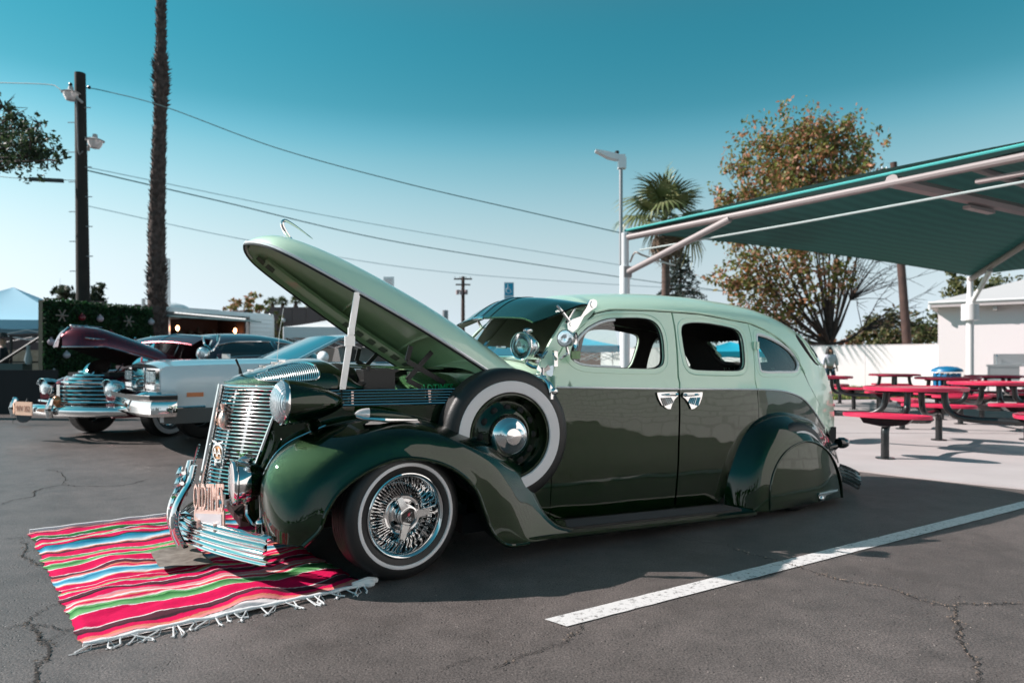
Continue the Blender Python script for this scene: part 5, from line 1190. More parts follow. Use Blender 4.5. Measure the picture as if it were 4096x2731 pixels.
def sag(p, q, r, s, n=14, sg=.10):
    rows = []
    for i in range(n+1):
        u = i/n; row = []
        for j in range(n+1):
            v = j/n; a_ = p.lerp(q,u); c_ = s.lerp(r,u); x = a_.lerp(c_,v); x = x+Vector((0,0,-sg*math.sin(PI*u)*math.sin(PI*v))); 
            x += Vector((0,0,.10*math.sin(PI*u)*(1-v)**3)); row.append(x-O_)
        rows.append(row)
    return rows
TOPZ = .10
e1,e2,e3,e4 = (E_(c, EH+TOPZ) for c in (C1,C2,C3,C4))
for nm, quad in (('fabric_panel',(e1,e2,rp2,rp1)),('fabric_panel',(e3,e4,rp2,rp1)),('fabric_panel',(e1,e3,rp1,rp1)),('fabric_panel',(e2,e4,rp2,rp2))):
    b = MB(); g = sag(*quad); b.grid(g); b.o(nm, FAB, cn, sharp=180)
EDG = mat('bright_teal_edge', (.06,.42,.40), .7)
for p, q in ((e1,e3),(e3,e4)):
    b = MB(); b.tube([p.lerp(q,i/10)-O_+Vector((0,0,.015)) for i in range(11)], .018, 6, flat=1.2); b.o('fabric_hem', EDG, cn)
b = MB(); b.tube([e1.lerp(e2,i/10)-O_+Vector((0,0,.01+.10*math.sin(PI*i/10))) for i in range(11)], .02, 6); b.o('edge_cable', FAB, cn)
for p, q in ((C1,C3),(C3,C4),):
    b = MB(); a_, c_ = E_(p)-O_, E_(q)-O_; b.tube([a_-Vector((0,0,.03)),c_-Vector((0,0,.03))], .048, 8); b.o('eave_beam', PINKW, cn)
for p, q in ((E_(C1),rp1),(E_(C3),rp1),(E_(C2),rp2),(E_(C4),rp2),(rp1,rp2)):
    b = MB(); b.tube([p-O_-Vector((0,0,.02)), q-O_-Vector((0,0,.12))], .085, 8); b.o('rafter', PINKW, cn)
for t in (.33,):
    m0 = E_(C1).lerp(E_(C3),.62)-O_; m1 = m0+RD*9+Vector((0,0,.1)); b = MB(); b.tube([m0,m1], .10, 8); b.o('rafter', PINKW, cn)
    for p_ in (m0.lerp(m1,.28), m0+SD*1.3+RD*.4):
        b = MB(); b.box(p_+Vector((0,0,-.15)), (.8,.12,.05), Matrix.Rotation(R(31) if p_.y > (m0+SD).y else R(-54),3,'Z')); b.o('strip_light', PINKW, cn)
for c in (C1,C2,C3,C4):
    b = MB(); b.tube([c-O_, c-O_+Vector((0,0,EH-.62))], .105, 16); b.tube([c-O_+Vector((0,0,EH-.62)), c-O_+Vector((0,0,EH+.06))], .085, 16); b.o('column', POSTW, cn)
    if c is C2:
        b = MB(); b.lathe([(.0,-.25),(.24,-.25),(.24,.25),(.0,.25)], c-O_+Vector((0,0,2.55)), n=20); b.o('speaker_drum', POSTW, cn)
br = [(C1,C3),(C1,None),(C2,None)]
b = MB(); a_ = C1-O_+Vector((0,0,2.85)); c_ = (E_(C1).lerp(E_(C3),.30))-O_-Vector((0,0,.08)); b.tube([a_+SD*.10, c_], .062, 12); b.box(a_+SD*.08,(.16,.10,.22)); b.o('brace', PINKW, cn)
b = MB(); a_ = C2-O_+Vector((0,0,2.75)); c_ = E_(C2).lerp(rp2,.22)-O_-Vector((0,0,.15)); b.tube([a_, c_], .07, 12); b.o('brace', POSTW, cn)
# guy cable
b = MB(); p = W3(2560,1000,13.9); q = W3(4300,690,8.0); b.tube([p,(p+q)/2-Vector((0,0,.02)),q], .017, 6); b.o('string_cable', mat('cable_grey', (.42,.48,.47), .5), label='thin pale cable strung from the near canopy column up across the teal canopy', cat='cable')
b = MB(); b.tube(cr([C1+Vector((.1,-.05,3.05)), W3(2540,1010,14), W3(2570,1020,14), W3(2640,1045,16), W3(2700,1060,18)],4), .022, 5); b.o('string_lights', mat('bulb_string', (.5,.45,.42), .3, .3), label='short tangled string of small lights hanging from the near canopy column', cat='lights')
# light on the column
lp = empty('pole_light', 'white area light with black sensor on a thin grey pipe above the near canopy column', 'light', (C1.x-.08,C1.y,EH))
b = MB(); b.cyl((0,0,-.6),(0,0,1.42), .038); b.o('pipe', mat('galvanised', (.30,.31,.32), .5, .4), lp)
b = MB(); b.box((0.02,0,1.50),(.16,.16,.22)); b.box((-.03,0,1.62),(.22,.15,.10)); b.o('elbow_housing', POSTW, lp)
b = MB(); b.ext([(-.08,-.09,1.56),(-.08,-.09,1.68),(-.30,-.09,1.73),(-.53,-.09,1.77),(-.53,-.09,1.74),(-.26,-.09,1.60)], (0,.18,0)); b.o('lamp_head', POSTW, lp)
b = MB(); b.ball((-.08,0,1.73),(.05,.05,.035),10); b.o('photocell', BLACK, lp)

# ================================================================ white wall, building, grass
WALLW = mat('white_wall', (.84,.79,.80), .8, var=(.80,.75,.76), vscale=.6, bump=.05, bscale=3)
WP = [Vector((16.3,25.4,0)), Vector((11.9,29.0,0)), Vector((4.6,35.0,0))]
wl = empty('boundary_wall', 'long low white wall running behind the picnic tables to the white building', 'wall', WP[0])
for a_, c_ in zip(WP, WP[1:]):
    d = (c_-a_); n_seg = int(d.length/2.4)
    for k in range(n_seg):
        p, q = a_.lerp(c_,k/n_seg)-WP[0], a_.lerp(c_,(k+1)/n_seg)-WP[0]; nn = Vector((-d.y,d.x,0)).normalized()*.10; g_ = (q-p).normalized()*.004
        b = MB(); b.ext([p+g_, q-g_, q-g_+nn, p+g_+nn], (0,0,1.62)); b.o('wall_panel', WALLW, wl, smooth=False)
b = MB(); 
for a_, c_ in zip(WP, WP[1:]): b.tube([a_-WP[0]+Vector((0,0,1.64)), c_-WP[0]+Vector((0,0,1.64))], .04, 6)
b.o('top_rail', mat('rail_grey', (.45,.42,.41), .6), wl)
GRS = mat('grass_green', (.06,.11,.02), .9, var=(.13,.14,.04), vscale=2)
gA = [gnd(3150,1602), gnd(3800,1592), Vector((17.2,25.0,0)), Vector((3.5,36.5,0))]
b = MB(); b.ext(gA, (0,0,.014)); b.o('lawn_soil', GRS, kind='structure')
V = []; F = []; col = []
for i in range(14000):
    u, v = rnd.random(), rnd.random()**1.6; p = gA[0].lerp(gA[1],u).lerp(gA[3].lerp(gA[2],u),v); s = rnd.uniform(.02,.05); a_ = rnd.uniform(0,6.3); k = len(V); d = Vector((math.cos(a_)*s*.5, math.sin(a_)*s*.5, 0)); V += [p-d, p+d, p+Vector((rnd.uniform(-.03,.03),rnd.uniform(-.03,.03),s*2.2))]; F.append((k,k+1,k+2)); c = rnd.choice([(.08,.16,.02),(.12,.18,.03),(.17,.18,.06),(.05,.10,.02)]); 
    if rnd.random() < .04: c = (.45,.17,.08)
    col += [c]*3
mk('lawn_grass', V, F, mat('blade', (.1,.2,.05), .8, attr='Col'), kind='stuff', smooth=False, col=col)
bd = empty('white_building', 'low white stucco building with pale hip roof at the right edge behind the canopy', 'building', (15.1,24.2,0))
wd_ = Vector((.80,-.60,0)); wn = Vector((.60,.80,0)); LBD = 11.0
b = MB(); b.ext([Vector((0,0,0)), wd_*LBD, wd_*LBD+wn*7, wn*7], (0,0,2.92)); b.o('wall', mat('stucco_white', (.80,.73,.74), .85, bump=.1, bscale=30), bd, smooth=False)
ev = [-wd_*.25-wn*.45, wd_*(LBD+.4)-wn*.45, wd_*(LBD+.4)+wn*7.4, -wd_*.25+wn*7.4]
b = MB(); b.ext([p+Vector((0,0,2.90)) for p in ev], (0,0,.17)); b.o('fascia', mat('fascia_pink', (.52,.46,.46), .7), bd, smooth=False)
b = MB(); P = [p+Vector((0,0,3.075)) for p in ev]+[wd_*3.2+wn*3.5+Vector((0,0,4.25)), wd_*8+wn*3.5+Vector((0,0,4.25))]; b.add(P, [(0,1,5,4),(1,2,5),(2,3,4,5),(3,0,4)]); b.o('roof', mat('roof_light', (.50,.49,.49), .85), bd, smooth=False)
for u in (1.6, 3.9, 6.0): b = MB(); b.ext([wd_*u-wn*.35+Vector((0,0,2.9)), wd_*(u+.12)-wn*.35+Vector((0,0,2.9)), wd_*(u+.12)+Vector((0,0,2.9)), wd_*u+Vector((0,0,2.9))], (0,0,-.16)); b.o('rafter_tail', mat('rafter_tail_paint', (.5,.45,.44), .7) if u == 1.6 else bpy.data.materials['rafter_tail_paint'], bd, smooth=False)
b = MB(); b.tube([ev[0]+Vector((0,0,3.06)), ev[1]+Vector((0,0,3.06))], .05, 6); b.tube([ev[0]+Vector((0.05,0,3.06)), ev[0]+Vector((.05,0,2.82))], .05, 6); b.tube([ev[0]+wd_*4.9-wn*.1+Vector((0,0,3.12)), ev[0]+wd_*6.0-wn*.1+Vector((0,0,3.12)), ev[0]+wd_*6.0-wn*.1+Vector((0,0,2.95))], .05, 6); b.o('gutter', WHT, bd)
b = MB(); b.box(wd_*5.2+wn*2.8+Vector((0,0,4.35)),(1.6,1.2,1.1)); b.o('rooftop_unit', WHT, bd)
def onwall(u, d, z): return Vector((15.1,24.2,0))+wd_*u-wn*d+Vector((0,0,z))
ST = mat('stainless', (.62,.62,.63), .28, .9)
ws_ = empty('wash_basin', 'stainless steel wash basin with backsplash against the white building', 'sink', onwall(2.0,.9,0), math.atan2(-.6,.8))
b = MB(); b.box((0,0,.88),(1.1,.7,.06)); b.box((-.1,0,.62),(.85,.6,.46)); b.o('basin', ST, ws_); b = MB(); b.box((.1,.33,1.08),(.95,.04,.36)); b.o('backsplash', ST, ws_); b = MB(); b.tube([(-.3,.2,.9),(-.3,.2,1.2),(-.28,.0,1.22),(-.28,-.05,1.15)], .022, 8); b.o('faucet', CHROMEF, ws_)
for x in (-.5,.5):
    b = MB(); b.cyl((x,-.3,0),(x,-.3,.88),.025); b.o('leg', ST, ws_)
b = MB(); b.tube([(.75,-.3,0),(.75,-.3,.7),(.85,-.3,.78),(1.15,-.3,.78),(1.25,-.3,.7),(1.25,-.3,.0)], .035, 8); b.o('guard_rail', ST, ws_)
df = empty('drinking_fountain', 'round steel drinking fountain at the right picture edge beside the wash basin', 'fountain', onwall(4.3,1.2,0), math.atan2(-.6,.8))
b = MB(); b.lathe([(.0,.86),(.28,.86),(.34,.95),(.36,1.0),(.33,1.0),(.22,.95),(.0,.94)], n=24); b.o('bowl', ST, df); b = MB(); b.box((0,.2,.45),(.3,.25,.9)); b.o('pedestal', WHT, df)
BLUE = mat('bin_blue', (.01,.17,.36), .4, 0, .3)
bn = empty('litter_bin', 'blue slatted litter bin with domed blue lid in front of the white wall', 'bin', (11.15,17.5,.014))
b = MB(); b.lathe([(.0,.88),(.22,.86),(.34,.80),(.36,.74),(.30,.73),(.0,.73)], n=20); b.o('lid', BLUE, bn); b = MB(); b.lathe([(.24,.06),(.25,.66),(.0,.66)], n=20); b.o('liner', BLACK, bn)
for k in range(14): q = 2*PI*k/14; b = MB(); b.box((.29*math.cos(q),.29*math.sin(q),.38),(.035,.05,.64), Matrix.Rotation(q,3,'Z')); b.o('slat', BLUE, bn)
for z in (.1,.64): b = MB(); b.lathe([(.275,z-.02),(.285,z-.02),(.285,z+.02),(.275,z+.02)], n=20); b.o('hoop', BLUE, bn)

# ================================================================ people
SKIN = mat('skin', (.42,.24,.17), .55); HAIR = mat('dark_hair', (.012,.009,.008), .5); 
def skin(name, pts, edges, m, parent, sub=1):
    me = bpy.data.meshes.new(name); me.from_pydata([p[:3] for p in pts], edges, []); me.update()
    o = bpy.data.objects.new(name, me); S.collection.objects.link(o); o.parent = parent
    md = o.modifiers.new('skin', 'SKIN'); 
    sv = me.skin_vertices[0].data
    for i, p in enumerate(pts): r_ = p[3]; sv[i].radius = (r_, p[4] if len(p) > 4 else r_); sv[i].use_root = (i == 0)
    md.use_smooth_shade = True; s2 = o.modifiers.new('sub', 'SUBSURF'); s2.levels = s2.render_levels = sub; me.materials.append(m); return o
def person(loc, rz, label, top, bottom, h=1.62, hairlen=.25, cat='person', stride=.0, group=None, hat=None):
    r = empty('person', label, cat, loc, rz, group); k = h/1.62
    r.scale = (k,k,k); s = stride
    skin('body', [(0,0,.92,.12,.09),(0,0,1.10,.11,.08),(0,0,1.28,.13,.085),(0,0,1.36,.06,.055),(0,-.01,1.42,.05),(0,-.01,1.48,.072,.085),(0,-.005,1.555,.070,.085),
        (.16,0,1.30,.05),(.22,.02,1.08,.038),(.26,-.03,.88,.028),(.265,-.04,.80,.024,.035),(.265,-.045,.72,.018,.03),(-.16,0,1.30,.05),(-.22,.02,1.08,.038),(-.26,-.03,.88,.028),(-.265,-.04,.80,.024,.035),(-.265,-.045,.72,.018,.03),
        (.09,0,.82,.085),(.10+s*.0,-s*.3,.46,.055),(.10+s*.5,s*.4,.08,.04),(.10+s*.5,s*.4-.10,.035,.035),(-.09,0,.82,.085),(-.09,s*.1,.46,.055),(-.09-s*.2,-s*.2,.08,.04),(-.09-s*.2,-s*.2-.10,.035,.035)],
        [(0,1),(1,2),(2,3),(3,4),(4,5),(5,6),(2,7),(7,8),(8,9),(9,10),(10,11),(2,12),(12,13),(13,14),(14,15),(15,16),(0,17),(17,18),(18,19),(19,20),(0,21),(21,22),(22,23),(23,24)], SKIN, r)
    skin('sweater', [(0,0,.88,.19,.13),(0,0,1.05,.19,.13),(0,0,1.25,.18,.12),(0,0,1.35,.08,.07),(.19,0,1.29,.075),(.26,.01,1.10,.075),(.285,-.02,.92,.06),(-.19,0,1.29,.075),(-.26,.01,1.10,.075),(-.285,-.02,.92,.06)],
        [(0,1),(1,2),(2,3),(2,4),(4,5),(5,6),(2,7),(7,8),(8,9)], top, r)
    skin('jeans', [(0,0,.90,.16,.11),(.095,0,.80,.10),(.10,-s*.3,.46,.075),(.10+s*.5,s*.4,.10,.058),(-.095,0,.80,.10),(-.09,s*.1,.46,.075),(-.09-s*.2,-s*.2,.10,.058)], [(0,1),(1,2),(2,3),(0,4),(4,5),(5,6)], bottom, r)
    if hat: b = MB(); b.lathe([(.0,.10),(.075,.10),(.085,.02),(.15,.015),(.15,.0),(.0,.0)], (0,0,1.58), n=20, sc=(1,1.1)); b.o('hat', hat, r)
    elif hairlen > .2:
        b = MB(); b.ball((0,.03,1.545),(.098,.098,.105),14); b.ball((0,.075,1.36),(.135,.06,.26),14); b.ball((.095,-.01,1.36),(.035,.05,.20),10); b.ball((-.095,-.01,1.36),(.035,.05,.20),10); b.ball((-.13,-.05,1.24),(.03,.03,.10),8); b.o('hair', HAIR, r)
    else: skin('hair', [(0,.025,1.575,.088,.095),(0,.05,1.48,.095,.07),(0,.06,1.36,.12,.06),(.0,.07,1.36-hairlen,.11,.04),(.085,-.02,1.50,.03),(.10,-.03,1.36,.035),(.11,-.06,1.36-hairlen*.7,.025),(-.085,-.02,1.50,.03),(-.10,-.03,1.36,.035),(-.11,-.06,1.36-hairlen*.7,.025)], [(0,1),(1,2),(2,3),(0,4),(4,5),(5,6),(0,7),(7,8),(8,9)], HAIR, r)
    b = MB()
    for sx in (-1,1): b.ball((sx*.028,-.088,1.50),(.011,.006,.007),8)
    b.o('eyes', BLACK, r); b = MB(); b.ball((0,-.10,1.475),(.012,.018,.02),8); b.o('nose', SKIN, r); b = MB(); b.ball((0,-.09,1.44),(.024,.008,.007),8); b.o('mouth', mat('lips', (.35,.12,.10), .5) if 'lips' not in bpy.data.materials else bpy.data.materials['lips'], r)
    return r
GREYS = mat('pale_grey_sweater', (.66,.66,.74), .9, var=(.58,.58,.66), vscale=8); JEANS = mat('dark_jeans', (.02,.05,.075), .85); BLKC = mat('black_clothes', (.01,.01,.012), .85); LBLUE = mat('light_blue_shirt', (.42,.52,.55), .85)
person(gnd(3320,1562), R(8), 'woman with long dark hair in a pale grey hooded sweater walking along the white wall', GREYS, JEANS, 1.50, .28, stride=.35)
person(gnd(12,1625), R(-60), 'figure in black clothes and brimmed hat under the blue tent at the left edge', BLKC, BLKC, 1.60, hat=BLACK)
for (px, Y, hh_, lb, tp, bt_) in ((2874,25,1.33,'man in light blue shirt with dark backpack seen through the sedan rear window',LBLUE,JEANS),(2846,25.2,1.12,'short long-haired person beside the man, seen through the sedan rear window',BLKC,JEANS),(2785,24.8,1.36,'figure in grey at the left of the sedan rear window view',GREYS,BLKC)):
    pp = person((W3(px,1444,Y).x, Y, 0), R(90), lb, tp, bt_, hh_)
    if tp is LBLUE: b = MB(); b.box((0,.20,1.15),(.26,.14,.40)); b.o('backpack', BLKC, pp)

# ================================================================ popup tents
def tent(name, loc, rz, w, d, eave, peak, m, label, legs=True, val=.22, truss=True):
    t = empty(name, label, 'tent', loc, rz); b = MB(); rows = []
    c = [(-w/2,-d/2),(w/2,-d/2),(w/2,d/2),(-w/2,d/2)]
    for k in range(4):
        a_, e_ = c[k], c[(k+1)%4]; g = []
        for i in range(13):
            u = i/12; g.append([Vector(((a_[0]+(e_[0]-a_[0])*u)*(1-v), (a_[1]+(e_[1]-a_[1])*u)*(1-v), eave+(peak-eave)*(v**1.25)-.06*math.sin(PI*u)*math.sin(PI*v))) for v in [j/8 for j in range(9)]])
        b.grid(g, flip=False)
    b.o('roof_fabric', m, t)
    for k in range(4):
        a_, e_ = c[k], c[(k+1)%4]; b = MB(); b.grid([[Vector((a_[0]+(e_[0]-a_[0])*i/12, a_[1]+(e_[1]-a_[1])*i/12, eave-val*j+.02*math.sin(i*1.3)*j)) for j in (0,1)] for i in range(13)]); b.o('valance', m, t)
        b = MB(); b.tube([(a_[0],a_[1],0),(a_[0],a_[1],eave)], .025, 6); b.o('leg', POSTW, t)
        if truss:
            b = MB(); n = 4
            for i in range(n):
                p = Vector((a_[0]+(e_[0]-a_[0])*i/n, a_[1]+(e_[1]-a_[1])*i/n, 0)); q = Vector((a_[0]+(e_[0]-a_[0])*(i+1)/n, a_[1]+(e_[1]-a_[1])*(i+1)/n, 0)); b.tube([p+Vector((0,0,eave-.25)), q+Vector((0,0,eave-.5))], .012, 4); b.tube([p+Vector((0,0,eave-.5)), q+Vector((0,0,eave-.25))], .012, 4)
            b.o('truss', POSTW, t)
    return t
TB = mat('tent_blue', (.30,.56,.70), .7); TW = mat('tent_white', (.78,.78,.78), .7); TC = mat('tent_cyan', (.01,.38,.55), .7)
tent('popup_tent', (W3(200,1444,18.5).x-1.0, 18.5, 0), R(10), 4.6, 3.4, 2.05, 3.02, TB, 'pale blue peaked popup tent behind the hedge panel at the far left')
tent('popup_tent', (W3(1400,1444,19).x, 19.5, 0), R(5), 3.2, 3.0, 1.92, 2.35, TW, 'white popup tent behind the silver coupe windshield', val=.3)
tent('popup_tent', (W3(2905,1444,27).x, 26.5, 0), R(-12), 2.9, 2.4, 1.38, 1.78, TC, 'bright blue popup tent seen through the sedan rear windows')
tent('popup_tent', (W3(2330,1444,24).x, 24, 0), R(0), 2.4, 2.0, 1.55, 1.85, TC, 'blue popup tent seen through the sedan windshield')
# ================================================================ hedge panel with ornaments
hA = W3(170,1500,13.8); hB = W3(606,1500,16.3); hA.z = hB.z = 0; hd = (hB-hA); hn = Vector((hd.y,-hd.x,0)).normalized()
hg = empty('hedge_panel', 'tall artificial green hedge panel hung with snowflakes and baubles behind the maroon coupe', 'hedge', hA)
b = MB(); b.ext([Vector((0,0,0)), hd, hd-hn*.12, -hn*.12], (0,0,2.26)); b.o('backing', mat('hedge_backing', (.008,.02,.01), .9), hg, smooth=False)
def leafmesh(name, pts, size, pal, parent, m, jit=1, kind=None, flat=False):
    V = []; F = []; col = []
    for p in pts:
        s = size*rnd.uniform(.6,1.4); ax = Vector((rnd.gauss(0,1),rnd.gauss(0,1),rnd.gauss(0,1))).normalized(); ay = ax.cross(Vector((rnd.gauss(0,1),rnd.gauss(0,1),rnd.gauss(0,1)))).normalized(); k = len(V)
        V += [p-ax*s, p+ay*s*.5, p+ax*s, p-ay*s*.5]; F.append((k,k+1,k+2,k+3)); c = rnd.choice(pal); j = rnd.uniform(.75,1.25); c = tuple(x*j for x in c); col += [c]*4
    return mk(name, V, F, m, parent, smooth=False, col=col, kind=kind)
LEAF = mat('leaf', (.1,.2,.05), .6, attr='Col')
n_ = LEAF.node_tree; bsd = n_.nodes['Principled BSDF']; tl = n_.nodes.new('ShaderNodeBsdfTranslucent'); mx = n_.nodes.new('ShaderNodeMixShader'); mx.inputs[0].default_value = .35; outn = [q for q in n_.nodes if q.type == 'OUTPUT_MATERIAL'][0]; at = [q for q in n_.nodes if q.type == 'ATTRIBUTE'][0]
n_.links.new(at.outputs['Color'], tl.inputs[0]); n_.links.new(bsd.outputs[0], mx.inputs[1]); n_.links.new(tl.outputs[0], mx.inputs[2]); n_.links.new(mx.outputs[0], outn.inputs[0])
pts = [hd*rnd.random()+Vector((0,0,rnd.uniform(.02,2.30)))+hn*rnd.uniform(0,.07) for _ in range(15000)]
leafmesh('foliage', pts, .035, [(.012,.05,.015),(.02,.075,.02),(.03,.09,.03),(.01,.035,.012)], hg, LEAF)
def onh(px, py):
    k_ = (px-2048)/2731; t = (k_*hA.y-hA.x)/(hd.x-k_*hd.y)
    return hA+hd*t+Vector((0,0,CH-(py-1444)/2731*(hA.y+hd.y*t)))+hn*.13
SNOW = mat('snowflake_wood', (.22,.18,.15), .7)
for (x,y,lb) in ((230,1262,'cream wooden snowflake ornament on the hedge panel, nearest its left end'),(498,1285,'cream wooden snowflake ornament high on the hedge panel near the trailer')):
    p = onh(x,y); b = MB()
    for k in range(6):
        q = PI*k/3; d = Vector((hd.x,hd.y,0)).normalized()*math.cos(q)+Vector((0,0,math.sin(q))); b.tube([d*.03, d*.13], .014, 5); b.ball(d*.12, .022, 6)
    b.ball((0,0,0),.035,8); o = b.o('snowflake_ornament', SNOW, label=lb, cat='ornament', group='ornaments hung on the hedge'); o.location = p
BAU = [(383,1275,0,'pale pink round bauble at the top middle of the hedge panel'),(588,1288,1,'pale bauble at the top right corner of the hedge panel'),(186,1368,0,'pink bauble on the left edge of the hedge panel, left of the raised maroon hood'),(197,1492,1,'pale bauble low on the hedge panel, above the maroon coupe near fender'),(310,1270,2,'small dark red bauble between the snowflake and the pale pink bauble'),(425,1335,2,'small dark red bauble just above the raised maroon hood'),(248,1420,1,'grey bauble under the nose of the raised maroon hood'),(228,1322,3,'dark green bauble between the left snowflake and the maroon hood')]
bm_ = [mat('bauble_pink',(.40,.32,.37),.35), mat('bauble_white',(.38,.38,.42),.35), mat('bauble_red',(.16,.01,.02),.3), mat('bauble_green',(.03,.09,.05),.3)]
for x,y,k,lb in BAU:
    b = MB(); b.ball((0,0,0), .07, 12); b.cyl((0,0,.065),(0,0,.095),.018); o = b.o('bauble', bm_[k], label=lb, cat='ornament', group='ornaments hung on the hedge'); o.location = onh(x,y)
# ================================================================ trailer
tA = W3(608,1500,17.4); tB = W3(1092,1500,20.6); tA.z = tB.z = 0; td = (tB-tA).normalized(); tn = Vector((td.y,-td.x,0)); TLn = (tB-tA).length
tr = empty('food_trailer', 'white food trailer with long open serving window and hanging bulbs behind the parked cars', 'trailer', tA, math.atan2(td.y,td.x))
TRW = mat('trailer_white', (.72,.78,.80), .5); z0, z1 = 1.52, 2.42
b = MB(); b.box((TLn/2,1.2,z1-.02),(TLn,2.4,.06)); b.box((TLn/2,.02,z1-.06),(TLn-.1,.05,.10)); b.o('roof', TRW, tr)
for k in range(7): b = MB(); b.box((TLn-.42+0,.0,z0+.06+.12*k),(.84,.045,.112)); b.o('siding_board', TRW, tr)
b = MB(); b.tube([(TLn,0,z0),(TLn,0,z1-.12),(TLn-.04,0,z1-.04),(TLn-.14,0,z1)], .035, 6); b.box((TLn,1.2,(z0+z1)/2),(.05,2.4,z1-z0)); b.o('end_wall', WHT, tr); b = MB(); b.box((.04,.0,(z0+z1)/2),(.10,.05,z1-z0)); b.o('corner_trim', WHT, tr)
b = MB(); b.box((TLn/2,.05,.95),(TLn,.08,1.1)); b.o('lower_dark_panel', mat('trailer_dark', (.02,.018,.018), .8), tr)  # plain dark panel under the white upper band
b = MB(); b.box((TLn/2-.35,-.02,z1-.18),(TLn-1.1,.05,.12)); b.box((.22,-.0,1.95),(.25,.05,.85)); b.o('window_frame', mat('trailer_grey', (.10,.10,.10), .6), tr)
b = MB(); b.box((TLn/2-.3,1.3,2.0),(TLn-1.2,.05,1.1)); b.box((TLn/2-.3,.7,z0-.02),(TLn-1.2,1.3,.05)); b.box((.45,.7,2),(.05,1.3,1)); b.box((TLn-.95,.7,2),(.05,1.3,1)); b.o('interior_wall', mat('dark_wood', (.05,.028,.024), .8), tr)
b = MB(); b.box((TLn/2-.35,-.25,2.18),(TLn-.95,.55,.025), Matrix.Rotation(R(8),3,'X')); b.o('window_awning', mat('awning_teal', (.10,.16,.16), .6), tr)
for k in range(19): b = MB(); b.box((.62+.115*k,-.06,2.29-.003*k),(.09,.03,.03)); b.o('light_lens', mat('strip_white', (.8,.8,.8), .4, emit=(1,.95,.9,.6)) if k == 0 else bpy.data.materials['strip_white'], tr)
for x in (.85, 2.62):
    b = MB(); b.cyl((x,.25,1.98),(x,.25,2.15),.012); b.o('bulb_cord', BLACK, tr); b = MB(); b.ball((x,.25,1.90),(.045,.045,.075),12); b.o('hanging_bulb', mat('bulb_glow', (1,.6,.35), .3, emit=(1,.42,.18,9)) if x < 2 else bpy.data.materials['bulb_glow'], tr)
for k, (x, h_, w_) in enumerate(((.65,.4,.25),(1.35,.30,.2),(1.7,.22,.25),(1.95,.32,.12),(2.2,.2,.22),(2.45,.28,.15),(.95,.2,.2))):
    b = MB(); b.box((x,1.0,1.55+h_/2),(w_,.2,h_)); b.lathe([(w_*.3,0),(w_*.35,.1),(.0,.14)], (x,1.0,1.55+h_), n=10); b.o('shelf_goods', mat('goods_dark%d'%0, (.03,.03,.025), .7) if k == 0 else bpy.data.materials['goods_dark0'], tr)
b = MB(); b.ball((1.15,1.2,z1+.0),(.62,.6,.24),16); b.o('roof_vent_dome', TRW, tr)
b = MB(); b.cyl((-.05,.3,2.35),(-.05,.3,2.62),.05); b.o('vent_pipe', ST, tr)
b = MB(); b.cyl((0,0,0),(0,0,3.75),.085,.075,14); o = b.o('steel_flue', ST, label='plain steel pipe standing just right of the tall palm trunk', cat='pipe'); o.location = (W3(669,1444,18.2).x, 18.2, 0)
# things under the left tent
tt_ = empty('grill_stand', 'black metal frame stand with shelves under the blue tent at the left', 'stand', (W3(95,1444,15).x,15,0))
for x in (-.28,.62):
    b = MB(); b.box((x,0,.9),(.04,.04,1.35)); b.o('upright', BLACK, tt_)
for z in (.72,1.0,1.57): b = MB(); b.box((.17,0,z),(.94,.04,.035)); b.o('cross_bar', BLACK, tt_)
b = MB(); b.tube([(-.5,-.1,.95),(.75,-.1,1.75)], .03, 6); b.o('diagonal_pole', BLACK, tt_)
b = MB(); b.box((-.1,-.1,.86),(.5,.3,.22)); b.o('cooler_box', mat('teal_grey', (.05,.09,.09), .6), tt_)
b = MB(); b.box((.05,-.15,.62),(1.1,.45,.03)); b.box((.05,-.35,.50),(1.0,.02,.2)); b.o('table_shelf', mat('shelf_grey', (.25,.23,.23), .6), tt_)
b = MB(); b.lathe([(.05,0),(.08,.1),(.03,.35),(.05,.42),(.0,.42)], (.17,-.1,.95), n=12); b.o('white_bottle', mat('pale_grey_blue', (.35,.42,.44), .5), tt_)
b = MB(); b.box((.0,0,0),(3.2,.06,.85)); o = b.o('ground_shade_sheet', mat('shade_black', (.012,.012,.014), .8), label='added black sheet standing for ground shade at the far left below the tent', cat='cloth'); o.location = (W3(-60,1444,13.2).x-.2,13.2,.425)  # dark sheet added where the ground lies in shade
b = MB(); b.box((0,0,1.1),(4,.1,1.1)); o = b.o('straw_screen', mat('beige_screen', (.55,.40,.30), .9, var=(.40,.28,.20), vscale=9, bump=.3, bscale=12), label='beige textured screen behind the black stand under the blue tent', cat='screen'); o.location = (W3(60,1444,17.2).x,17.2,-.35)
b = MB(); b.box((0,0,1.6),(9,.2,3.4)); b.o('brown_shed', mat('brown_shed', (.09,.055,.055), .8), label='dark brown shed wall behind the blue tent at the far left', cat='shed').location = (W3(-60,1444,26).x,26,0)
# brown building on the right of the trailer
bb = empty('brown_building', 'plain brown panelled building behind the raised mint hood', 'building', (W3(1250,1444,31).x,31,0))
BRW = mat('brown_wall', (.15,.105,.10), .85)
for k in range(9): b = MB(); b.box((-1.8+.62*k,0,1.7),(.605,.3,3.38)); b.o('wall_panel', BRW, bb, smooth=False)
b = MB(); b.box((.7,.1,3.42),(5.6,.5,.08)); b.o('coping', BRW, bb)
b = MB(); b.box((-1.5,-.3,2.35),(1.3,.5,.06)); b.o('ledge', mat('ledge_dark', (.05,.035,.03), .8), bb)
b = MB(); b.ball((-1.25,-.25,2.85),(.12,.12,.10),10); b.o('wall_lamp', WHT, bb)
